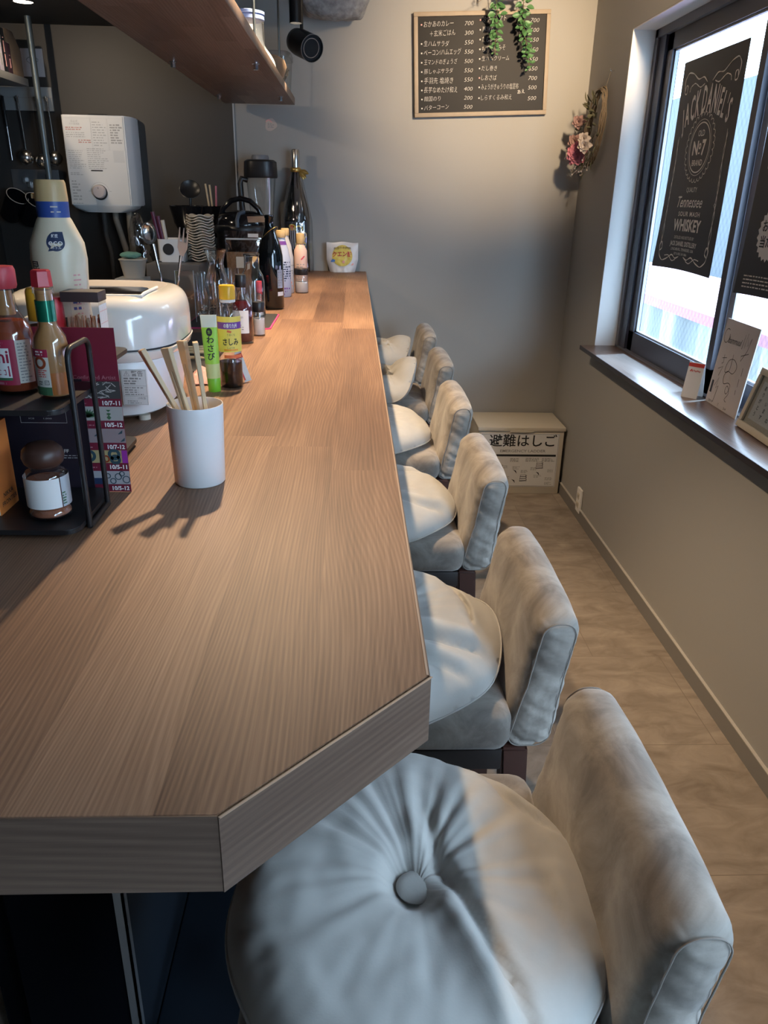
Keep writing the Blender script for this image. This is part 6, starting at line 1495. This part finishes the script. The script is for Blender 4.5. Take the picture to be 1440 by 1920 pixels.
# cards between the racks
mc = thing('menu_card', 'dark menu card with a framed fruit picture behind the lower rack shelf', 'card', (-0.455, 0.9445, HC + 0.0005))
mp_ = obj('card', box(-0.075, 0.060, -0.0012, 0.0, 0, 0.150), 'card_dark', mc, smooth=0)
F = on_plane((0, -0.0013, 0), (1, 0, 0), (0, 0, 1)); b = bmesh.new()
stroke(b, [(-0.020, 0.095), (0.036, 0.095), (0.036, 0.148), (-0.020, 0.148)], 0.0006, F, closed=True)
put_text(b, 'ミックスジュース', 0.000, 0.1045, 0.0030, F, fit=0.022); put_text(b, 'ICE　　1,000', 0.004, 0.1005, 0.0025, F, fit=0.028); put_text(b, '0', 0.018, 0.060, 0.011, F, bold=0.02); put_text(b, 'OFF', 0.0275, 0.0585, 0.0062, F, fit=0.0115, bold=0.02)
smudge_rows(b, 0.018, 0.048, 0.045, 0.054, 2, F, seed=2, fill=0.3); smudge_rows(b, -0.046, 0.112, -0.034, 0.132, 3, F, seed=4, fill=0.7)
obj('lettering', b, 'pale_ink', mp_, smooth=0)
rr = random.Random(8)
for m_, spots in (('orange_pl', ((0.004, 0.116, 0.006), (0.026, 0.117, 0.0055), (0.030, 0.119, 0.0045))), ('strip_tan', ((0.015, 0.120, 0.007), (0.020, 0.123, 0.005))), ('paper', ((0.002, 0.128, 0.005), (0.009, 0.127, 0.005)))):
    b = bmesh.new()
    for x, y, r in spots: add(b, [F(x + r * cos(2 * pi * i / 18), y + r * 0.8 * sin(2 * pi * i / 18)) for i in range(18)], [tuple(range(18))])
    obj('fruit_print', b, m_, mp_, smooth=0)
fl = thing('event_flyer', 'maroon event flyer with dated picture strips standing between the racks', 'flyer', (-0.402, 0.9545, HC + 0.0005))
fp = obj('flyer', box(-0.050, 0.0495, -0.0008, 0.0, 0, 0.2105), 'maroon', fl, smooth=0)
F = on_plane((0, -0.0009, 0), (1, 0, 0), (0, 0, 1)); F2 = on_plane((0, -0.0012, 0), (1, 0, 0), (0, 0, 1))
strips = [(0.1235, 0.1455, 'strip_bw'), (0.0955, 0.1135, 'strip_plant'), (0.0665, 0.0850, 'strip_mauve'), (0.0395, 0.0565, 'strip_tan'), (0.0105, 0.0285, 'strip_grey')]
dates = ['10/7-11', '10/5-12', '10/7-12', '10/5-11', '10/5-12']
bd_ = bmesh.new(); bs = bmesh.new()
for (z0, z1, m_), d_ in zip(strips, dates):
    obj('picture_strip', bar(bmesh.new(), -0.050, z0, 0.0495, z1, F), m_, fp, smooth=0)
    put_text(bd_, d_, 0.0475, z0 - 0.0052, 0.0075, F2, fit=0.0215, bold=0.03, align='R'); smudge_rows(bs, -0.02, z0 - 0.0075, 0.023, z0 - 0.0045, 1, F2, seed=int(z0 * 999))
put_text(bs, 'Confirmed Artist', 0.046, 0.1505, 0.007, F2, fit=0.052, align='R')
obj('lettering', bd_, 'white_ink', fp, smooth=0); obj('lettering', bs, 'maroon_line', fp, smooth=0)
b = bmesh.new(); rr = random.Random(3)
for k in range(70):
    x = rr.uniform(-0.045, 0.044); y = rr.uniform(0.125, 0.144); a = rr.uniform(-0.9, 0.9); L_ = rr.uniform(0.002, 0.005)
    stroke(b, [(x - L_ * cos(a), max(0.124, min(0.145, y - L_ * sin(a)))), (x + L_ * cos(a), max(0.124, min(0.145, y + L_ * sin(a))))], 0.0009, F2)
obj('pattern', b, 'pale_ink', fp, smooth=0)
b = bmesh.new()
for k in range(9):
    a = radians(20 + 17 * k); c = (0.006, 0.0995)
    stroke(b, [(c[0], c[1]), (c[0] + 0.007 * cos(a), min(0.113, c[1] + 0.006 * sin(a))), (c[0] + 0.013 * cos(a), min(0.113, max(0.096, c[1] + 0.011 * sin(a))))], [0.0008, 0.0034, 0.0004], F2)
for k in range(3): stroke(b, [(0.032, 0.097 + 0.005 * k), (0.032, 0.0995 + 0.005 * k), (0.032, 0.102 + 0.0035 * k)], [0.001, 0.006, 0.001], F2)
obj('leaf_pattern', b, 'leaf_ink', fp, smooth=0)
b = bmesh.new()
for x, y, r in ((0.033, 0.051, 0.006), (0.034, 0.044, 0.005), (0.002, 0.049, 0.006)): stroke(b, [(x + r * cos(a), max(0.040, min(0.056, y + r * sin(a)))) for a in [2 * pi * i / 18 for i in range(18)]], 0.004, F2, closed=True)
obj('pattern', b, 'teal_ink', fp, smooth=0)
obj('pattern', bar(bmesh.new(), 0.0425, 0.0395, 0.0495, 0.0565, F2), 'violet_ink', fp, smooth=0)
b = bmesh.new()
for x, y, r in ((0.022, 0.045, 0.004), (0.018, 0.042, 0.003)): stroke(b, [(x + r * cos(a), y + r * sin(a)) for a in [2 * pi * i / 14 for i in range(14)]], 0.002, F2, closed=True)
obj('pattern', b, 'hot_liq', fp, smooth=0)
b = bmesh.new()
for x, y, r in ((0.045, 0.017, 0.0045), (0.035, 0.021, 0.004), (0.028, 0.015, 0.0035), (0.040, 0.025, 0.003), (0.022, 0.022, 0.003)): stroke(b, [(min(0.049, x + r * cos(a)), max(0.011, min(0.028, y + r * sin(a)))) for a in [2 * pi * i / 16 for i in range(16)]], 0.0012, F2, closed=True)
for x, y in ((0.015, 0.077), (0.045, 0.080), (0.047, 0.070)): stroke(b, [(x - 0.004, y - 0.002), (x, y), (x + 0.0015, y + 0.003)], [0.0005, 0.003, 0.0005], F2)
obj('flower_pattern', b, 'teal_ink', fp, smooth=0)
obj('pattern', bar(bmesh.new(), -0.004, 0.0105, 0.014, 0.019, F2), 'navy_ink', fp, smooth=0)

# on the upper shelf of the farther rack: large milky bottle, toothpick box, capped bottles
mb = bottle('sauce_bottle', 'big milky squeeze bottle with tan cap and blue neck band', 'bottle', (-0.4505, 1.080, Z2R),
            [(0, 0.001), (0.032, 0.001), (0.0345, 0.005), (0.0335, 0.050), (0.0315, 0.075), (0.0335, 0.105), (0.0352, 0.130), (0.0335, 0.150), (0.0215, 0.178), (0.0190, 0.182), (0.0190, 0.200)], 'milk_bottle',
            cap=[(0.0200, 0.200), (0.0200, 0.203), (0.0190, 0.222), (0.0175, 0.2255)], cm='tan_pl', segs=48)
obj('neck_band', lathe([(0.0196, 0.1805), (0.0199, 0.2005)], segs=40), 'blue_pl', mb); obj('cap_tab', box(-0.024, -0.018, -0.004, 0.004, 0.203, 0.209, bevel=0.001), 'tan_pl', mb)
b = bmesh.new(); smudge_rows(b, 0.004, 0.185, 0.018, 0.197, 2, on_cyl(0.0200, 0, 0), seed=3, fill=0.3); obj('lettering', b, 'pale_ink', mb, smooth=0)
def fm(x, y):
    pr = [(0.0, 0.0345), (0.050, 0.0335), (0.075, 0.0315), (0.105, 0.0335), (0.130, 0.0352), (0.150, 0.0335), (0.178, 0.0215), (0.2, 0.0198)]
    for (za, ra), (zb, rb) in zip(pr, pr[1:]):
        if y <= zb: r = ra + (rb - ra) * max(0, (y - za)) / (zb - za); break
    r += 0.0005; return Vector((r * sin(x / 0.034), -r * cos(x / 0.034), y))
def fm2(x, y): p = fm(x, y); return p + Vector((p.x, p.y, 0)).normalized() * 0.0010
b = bmesh.new()
drop = [(0.0115, 0.0115)] + [(0.0115 * cos(radians(q)), 0.0115 * sin(radians(q))) for q in range(90, 226, 9)] + [(-0.0100, -0.0115)] + [(0.0115 * cos(radians(q)), 0.0115 * sin(radians(q))) for q in range(250, 361, 10)]
add(b, [fm(0.0095 + x, 0.153 + y) for x, y in [(0, 0)] + drop], [(0, i + 1, (i + 1) % len(drop) + 1) for i in range(len(drop))]); em = obj('emblem', b, 'navy_ink', mb, smooth=0)
b = bmesh.new(); put_text(b, 'eco', 0.0095, 0.1525, 0.0100, fm2, fit=0.0170, bold=0.008); put_text(b, '鮮度', 0.009, 0.1598, 0.0045, fm2, fit=0.009, bold=0.02); put_text(b, 'ボトル', 0.010, 0.1457, 0.0036, fm2, fit=0.011); obj('lettering', b, 'white_ink', em, smooth=0)
b = bmesh.new()
for k, c in enumerate('昆布'): put_text(b, c, -0.0215, 0.121 - 0.017 * k, 0.017, fm, fit=0.0135, bold=0.01)
obj('lettering', b, 'ink', mb, smooth=0)
b = bmesh.new(); smudge_rows(b, 0.026, 0.06, 0.040, 0.115, 9, fm, seed=4, fill=0.35); obj('lettering', b, 'chalk_pink', mb, smooth=0)
b = bmesh.new(); smudge_rows(b, 0.022, 0.066, 0.036, 0.082, 2, fm, seed=7, fill=0.5); obj('lettering', b, 'blue_pl', mb, smooth=0)
tx = thing('toothpick_box', 'clear toothpick box with a dark lid in front of the big milky bottle', 'box', (-0.4075, 1.026, Z2R))
obj('case', box(-0.0225, 0.0225, -0.016, 0.016, 0.0, 0.084), 'clear_pl', tx, smooth=0); obj('lid', box(-0.0235, 0.0235, -0.017, 0.017, 0.084, 0.0965, bevel=0.0008), 'brown_lid', tx)
rr = random.Random(2)
for i in range(9):
    for j_ in range(5):
        x = -0.018 + 0.0045 * i + rr.uniform(-.001, .001); y = -0.012 + 0.0058 * j_ + rr.uniform(-.001, .001)
        obj('toothpick', tube([(x, y, 0.002), (x + rr.uniform(-.0015, .0015), y + rr.uniform(-.001, .001), rr.uniform(0.058, 0.066))], [0.0010, 0.0011], segs=5), 'toothpick', tx)
sl_ = obj('side_label', box(0.0226, 0.0228, -0.0155, 0.0155, 0.004, 0.080), 'paper', tx, smooth=0)
b = bmesh.new(); F = on_plane((0.0229, 0, 0), (0, 1, 0), (0, 0, 1))
for k in range(5): bar(b, -0.015, 0.012 + 0.015 * k, 0.015, 0.0126 + 0.015 * k, F)
for k in range(4): bar(b, -0.012 + 0.008 * k, 0.006, -0.0116 + 0.008 * k, 0.078, F)
obj('label_print', b, 'chalk_pink', sl_, smooth=0)
bottle('seasoning_bottle', 'small bottle with a big amber cap between the two hot sauces', 'bottle', (-0.4715, 1.045, Z2R), [(0, 0.001), (0.017, 0.001), (0.018, 0.003), (0.018, 0.052), (0.015, 0.058)], 'glass',
       cap=[(0.0152, 0.056), (0.0158, 0.057), (0.0155, 0.092), (0.0135, 0.0965)], cm='cap_amber', liquid=[(0.0160, 0.004), (0.0168, 0.006), (0.0168, 0.050)], lm='spice')
bottle('seasoning_bottle', 'slim bottle with a tall dark red cap behind the pepper sauce', 'bottle', (-0.4445, 1.022, Z2R), [(0, 0.001), (0.0125, 0.001), (0.0135, 0.003), (0.0135, 0.044), (0.0108, 0.050)], 'glass',
       cap=[(0.0112, 0.048), (0.0118, 0.049), (0.0112, 0.086), (0.0098, 0.0885)], cm='red_pl', liquid=[(0.0110, 0.004), (0.0124, 0.006), (0.0124, 0.042)], lm='dark_red_liq')

# ------------------------------------------------------------------ banners in the window
XG = 1.143
def banner(name, label, y0, y1, z0, z1, wav, curl):
    """hangs just inside the sash; u runs from the far edge (left in view) to the near edge"""
    def surf(x, y):
        u = x / (y0 - y1); v = y / (z1 - z0)
        bow = wav * sin(pi * u) * (1 - v) + curl * (1 - v) ** 4 * (1 - u) ** 2
        ya = y0 - u * (y0 - y1) - 0.012 * (1 - v) ** 6 * (0.5 - u) * curl / 0.02
        return Vector((XG - bow, ya, z0 + y + 0.006 * sin(pi * u) * (1 - v)))
    W_, H_ = y0 - y1, z1 - z0
    t = thing(name, label, 'banner', (0, 0, 0))
    b = grid(40, 50, lambda u, v: surf(u * W_, v * H_)); solidify(b, 0.0008)
    cl_ = obj('cloth', b, 'banner', t, smooth=60)
    return t, cl_, (lambda x, y: surf(x, y) + Vector((-0.0016, 0, 0))), W_, H_
def arc_text(b, s, cx, base, w, h, rise, F, dh=0.0):
    n = len(s); adv = []
    for c in s:
        vs, _ = text_geo(c if c != ' ' else 'i', 0.02)
        adv.append((max(v[0] for v in vs) - min(v[0] for v in vs)) + 0.10 if c != ' ' else 0.22)
    tot = sum(adv); x = 0
    for c, a in zip(s, adv):
        u = (x + a / 2) / tot; k = (u - 0.5) * 2
        if c != ' ':
            hh = h * (1 + dh * (1 - k * k))
            put_text(b, c, cx + k * w / 2, base + rise * (1 - k * k), hh, F, fit=w * (a - 0.15) / tot, rot=-k * 0.30, bold=0.02)
        x += a
bn, cloth, F, W_, H_ = banner('hanging_banner', 'dark banner with a round emblem and pale whiskey lettering in the window', 3.190, 2.682, 1.206, 1.913, 0.004, 0.018)
cx = W_ / 2
b = bmesh.new(); arc_text(b, "JACK DANIEL'S", cx, 0.508, 0.40, 0.098, 0.060, F, dh=0.25)
def ring(R, w, rx=1.0): stroke(b, [(cx + R * rx * cos(a), 0.412 + R * sin(a)) for a in [2 * pi * i / 60 for i in range(60)]], w, F, closed=True)
ring(0.080, 0.004); ring(0.090, 0.0016)
for k in range(30):
    a = 2 * pi * k / 30; R = 0.104; c_ = (cx + R * 1.05 * cos(a), 0.412 + R * sin(a))
    stroke(b, [(c_[0] + 0.010 * cos(a + q), c_[1] + 0.010 * sin(a + q)) for q in (-1.9, -1.2, -0.5, 0.2, 0.9, 1.6)], 0.0024, F)
put_text(b, 'OLD', cx, 0.459, 0.028, F, fit=0.052, bold=0.01); put_text(b, 'N', cx - 0.032, 0.413, 0.062, F, fit=0.046, bold=0.03); put_text(b, 'o', cx + 0.004, 0.422, 0.040, F, fit=0.020, bold=0.03); bar(b, cx - 0.002, 0.391, cx + 0.009, 0.397, F); put_text(b, '7', cx + 0.036, 0.413, 0.066, F, fit=0.030, bold=0.04); put_text(b, 'BRAND', cx, 0.364, 0.028, F, fit=0.086, bold=0.01)
put_text(b, 'QUALITY', cx - 0.005, 0.2755, 0.023, F, fit=0.090, bold=0.0); put_text(b, 'Tennessee', cx - 0.005, 0.236, 0.054, F, fit=0.215, bold=0.01, shear=0.35)
put_text(b, 'SOUR MASH', cx + 0.005, 0.194, 0.022, F, fit=0.185, bold=0.02, space=1.2); put_text(b, 'WHISKEY', cx + 0.003, 0.156, 0.056, F, fit=0.235, bold=0.03)
put_text(b, 'DISTILLED AND BOTTLED BY', cx - 0.002, 0.1125, 0.015, F, fit=0.172); put_text(b, 'JACK DANIEL DISTILLERY', cx - 0.002, 0.091, 0.023, F, fit=0.230, bold=0.015)
put_text(b, 'LYNCHBURG, TENNESSEE, USA', cx - 0.002, 0.071, 0.014, F, fit=0.195); put_text(b, 'EST & REG. IN 1866', cx - 0.01, 0.055, 0.012, F, fit=0.11)
stroke(b, [(0.455, 0.235), (0.463, 0.228), (0.455, 0.221), (0.447, 0.228)], 0.002, F, closed=True)
obj('lettering', b, 'banner_ink', cloth, smooth=0)
b = bmesh.new()
def vine_line(pts, w):
    P = []
    for (x0, y0), (x1, y1) in zip(pts, pts[1:]):
        for i in range(6): P.append((x0 + (x1 - x0) * i / 6, y0 + (y1 - y0) * i / 6))
    P.append(pts[-1]); n = len(P)
    for _ in range(3): P = [P[0]] + [((a[0] + 2 * p[0] + c[0]) / 4, (a[1] + 2 * p[1] + c[1]) / 4) for a, p, c in zip(P, P[1:], P[2:])] + [P[-1]]
    stroke(b, P, [w * (0.45 + 0.8 * abs(sin(7 * pi * i / n))) for i in range(n)], F)
for s in (1, -1):
    m_ = lambda x: cx + s * x
    vine_line([(m_(0.020), 0.618), (m_(0.055), 0.640), (m_(0.10), 0.634), (m_(0.15), 0.660), (m_(0.195), 0.668), (m_(0.222), 0.645), (m_(0.210), 0.600), (m_(0.190), 0.598), (m_(0.188), 0.625), (m_(0.205), 0.628), (m_(0.212), 0.605)], 0.0040)
    vine_line([(m_(0.040), 0.616), (m_(0.075), 0.606), (m_(0.125), 0.628), (m_(0.160), 0.618), (m_(0.165), 0.602)], 0.0034)
    vine_line([(m_(0.200), 0.46), (m_(0.205), 0.40), (m_(0.196), 0.33), (m_(0.210), 0.285), (m_(0.200), 0.235), (m_(0.212), 0.19), (m_(0.198), 0.13), (m_(0.212), 0.075)], 0.0034)
    vine_line([(m_(0.208), 0.45), (m_(0.194), 0.39), (m_(0.208), 0.33), (m_(0.198), 0.285), (m_(0.212), 0.235), (m_(0.200), 0.19), (m_(0.214), 0.13), (m_(0.202), 0.085)], 0.0024)
    vine_line([(m_(0.020), 0.046), (m_(0.05), 0.036), (m_(0.085), 0.052), (m_(0.125), 0.034), (m_(0.170), 0.024), (m_(0.205), 0.045), (m_(0.214), 0.085), (m_(0.196), 0.095), (m_(0.186), 0.070), (m_(0.205), 0.060)], 0.0040)
    vine_line([(m_(0.045), 0.034), (m_(0.075), 0.026), (m_(0.115), 0.048), (m_(0.150), 0.044)], 0.0030)
obj('scroll_pattern', b, 'banner_ink', cloth, smooth=0)
b2, cloth2, F, W_, H_ = banner('hanging_banner', 'dark banner at the right edge of the view with a jagged round seal', 2.470, 1.98, 1.185, 1.90, 0.006, 0.016)
b = bmesh.new()
n = 44; sx_, sy_ = 0.150, 0.175
pts = [(sx_ + (0.078 if i % 2 else 0.069) * cos(2 * pi * i / n), sy_ + (0.078 if i % 2 else 0.069) * sin(2 * pi * i / n)) for i in range(n)]
add(b, [F(sx_, sy_)] + [F(*p) for p in pts], [(0, i + 1, (i + 1) % n + 1) for i in range(n)]); seal = obj('seal', b, 'banner_ink', cloth2, smooth=0)
F3 = lambda x, y: F(x, y) + Vector((-0.0006, 0, 0)); b = bmesh.new(); put_text(b, 'お得に', sx_ - 0.002, sy_ + 0.022, 0.036, F3, fit=0.10, bold=0.02); put_text(b, '当たる', sx_ - 0.002, sy_ - 0.022, 0.036, F3, fit=0.10, bold=0.02); obj('lettering', b, 'ink', seal, smooth=0)
b = bmesh.new(); smudge_rows(b, 0.045, 0.018, 0.40, 0.060, 4, F, seed=6, fill=0.4); put_text(b, 'Old No.7', 0.245, 0.40, 0.16, F, fit=0.40, bold=0.03, shear=0.2); put_text(b, 'CAMPAIGN', 0.245, 0.56, 0.08, F, fit=0.36, bold=0.02); obj('lettering', b, 'banner_ink', cloth2, smooth=0)

# ------------------------------------------------------------------ things on the window board
qs = thing('card_stand', 'small white folded sign card with a red top standing on the window board', 'sign', (1.095, 2.556, ZS), rot=(0, 0, radians(-48)))
b = prism([(-0.026, 0.0), (-0.0245, 0.0), (0.001, 0.112), (0.024, 0.0), (0.0255, 0.0), (0.0017, 0.116), (-0.0007, 0.116)], -0.0275, 0.0275, mtx=Matrix(((0, 0, 1, 0), (1, 0, 0, 0), (0, 1, 0, 0), (0, 0, 0, 1))))
qb = obj('card', b, 'paper', qs, smooth=0)
F = on_plane((0, -0.0262, 0.0), (1, 0, 0), (0, 0.0253, 0.116)); b = bmesh.new(); bar(b, -0.0272, 0.104, 0.0272, 0.1165, F); put_text(b, 'PayPay', 0.006, 0.0915, 0.008, F, fit=0.026, bold=0.02); stroke(b, [(-0.018, 0.088), (-0.013, 0.095), (-0.010, 0.088)], 0.004, F); obj('red_print', b, 'red_ink', qb, smooth=0)
sc_ = thing('signature_board', 'grey autograph board with black signatures leaning against the window', 'board', (1.1145, 2.385, ZS + 0.0005), rot=(0, radians(5.5), radians(-2)))
sb_ = obj('board', box(0.0, 0.0035, -0.118, 0.118, 0, 0.274), 'card_grey', sc_, smooth=0)
F = on_plane((-0.0001, 0.118, 0), (0, -1, 0), (0, 0, 1)); b = bmesh.new()
stroke(b, [(0.030 + 0.020 * cos(a), 0.222 + 0.022 * sin(a)) for a in [radians(q) for q in range(60, 400, 20)]], 0.0022, F)
put_text(b, 'bammuul', 0.095, 0.215, 0.030, F, fit=0.095, rot=0.04, shear=0.4); stroke(b, [(0.15, 0.20), (0.155, 0.245), (0.165, 0.205), (0.17, 0.25), (0.185, 0.215), (0.20, 0.24), (0.19, 0.20), (0.165, 0.165), (0.16, 0.18), (0.205, 0.195)], 0.0022, F)
sig = [(0.110, 0.175), (0.115, 0.12), (0.075, 0.11), (0.085, 0.155), (0.125, 0.165), (0.160, 0.145), (0.140, 0.115), (0.100, 0.125), (0.080, 0.10), (0.095, 0.075), (0.125, 0.09), (0.150, 0.085), (0.135, 0.05), (0.115, 0.06), (0.125, 0.085), (0.155, 0.06), (0.125, 0.035), (0.15, 0.03)]
P = []
for (x0, y0), (x1, y1) in zip(sig, sig[1:]):
    for i in range(5): P.append((x0 + (x1 - x0) * i / 5, y0 + (y1 - y0) * i / 5))
for _ in range(5): P = [P[0]] + [((a[0] + 2 * p[0] + c[0]) / 4, (a[1] + 2 * p[1] + c[1]) / 4) for a, p, c in zip(P, P[1:], P[2:])] + [P[-1]]
stroke(b, P, 0.0020, F)
for pts in ([(0.050, 0.165), (0.055, 0.140), (0.045, 0.135)], [(0.040, 0.152), (0.070, 0.158)], [(0.030, 0.115), (0.060, 0.128), (0.045, 0.095)], [(0.035, 0.060), (0.055, 0.090), (0.050, 0.055), (0.065, 0.065), (0.055, 0.010)], [(0.195, 0.15), (0.197, 0.125)], [(0.190, 0.115), (0.192, 0.09)], [(0.188, 0.08), (0.19, 0.065)]): stroke(b, pts, 0.0020, F)
put_text(b, '2019', 0.038, 0.010, 0.010, F, fit=0.032); put_text(b, '7.', 0.10, 0.012, 0.012, F); put_text(b, '24', 0.15, 0.010, 0.010, F, fit=0.02)
obj('signatures_lettering', b, 'ink', sb_, smooth=0)
b = bmesh.new(); bar(b, 0.012, 0.035, 0.026, 0.075, F); obj('dark_stamp_print', b, 'card_dark', sb_, smooth=0)
pf_ = thing('picture_frame', 'cream picture frame with handwriting leaning at the right edge of the window board', 'picture frame', (1.082, 2.075, ZS + 0.001), rot=(0, radians(15), radians(-3)))
b = bmesh.new()
for y0, y1, z0, z1 in ((-0.125, 0.125, 0, 0.020), (-0.125, 0.125, 0.160, 0.180), (0.105, 0.125, 0.02, 0.16), (-0.125, -0.105, 0.02, 0.16)): box(-0.010, 0.008, y0, y1, z0, z1, bevel=0.003, bm=b)
obj('frame', b, 'frame_cream', pf_, smooth=30); obj('mount', box(-0.002, 0.006, -0.106, 0.106, 0.019, 0.161), 'frame_cream', pf_, smooth=0)
pp = obj('picture', box(-0.003, -0.002, -0.086, 0.086, 0.035, 0.146), 'paper', pf_, smooth=0)
F = on_plane((-0.0031, 0.086, 0.035), (0, -1, 0), (0, 0, 1)); b = bmesh.new()
for k, s in enumerate(('ありがとう', 'ございます', 'またきてね', 'おいしい')):
    for j_, c in enumerate(s): put_text(b, c, 0.025 + 0.04 * k + 0.003 * (j_ % 2), 0.095 - 0.019 * j_, 0.015, F, bold=0.02)
obj('lettering', b, 'ink', pp, smooth=0)
obj('pane', box(-0.0045, -0.0035, -0.105, 0.105, 0.02, 0.16), 'clear_pl', pf_, smooth=0)
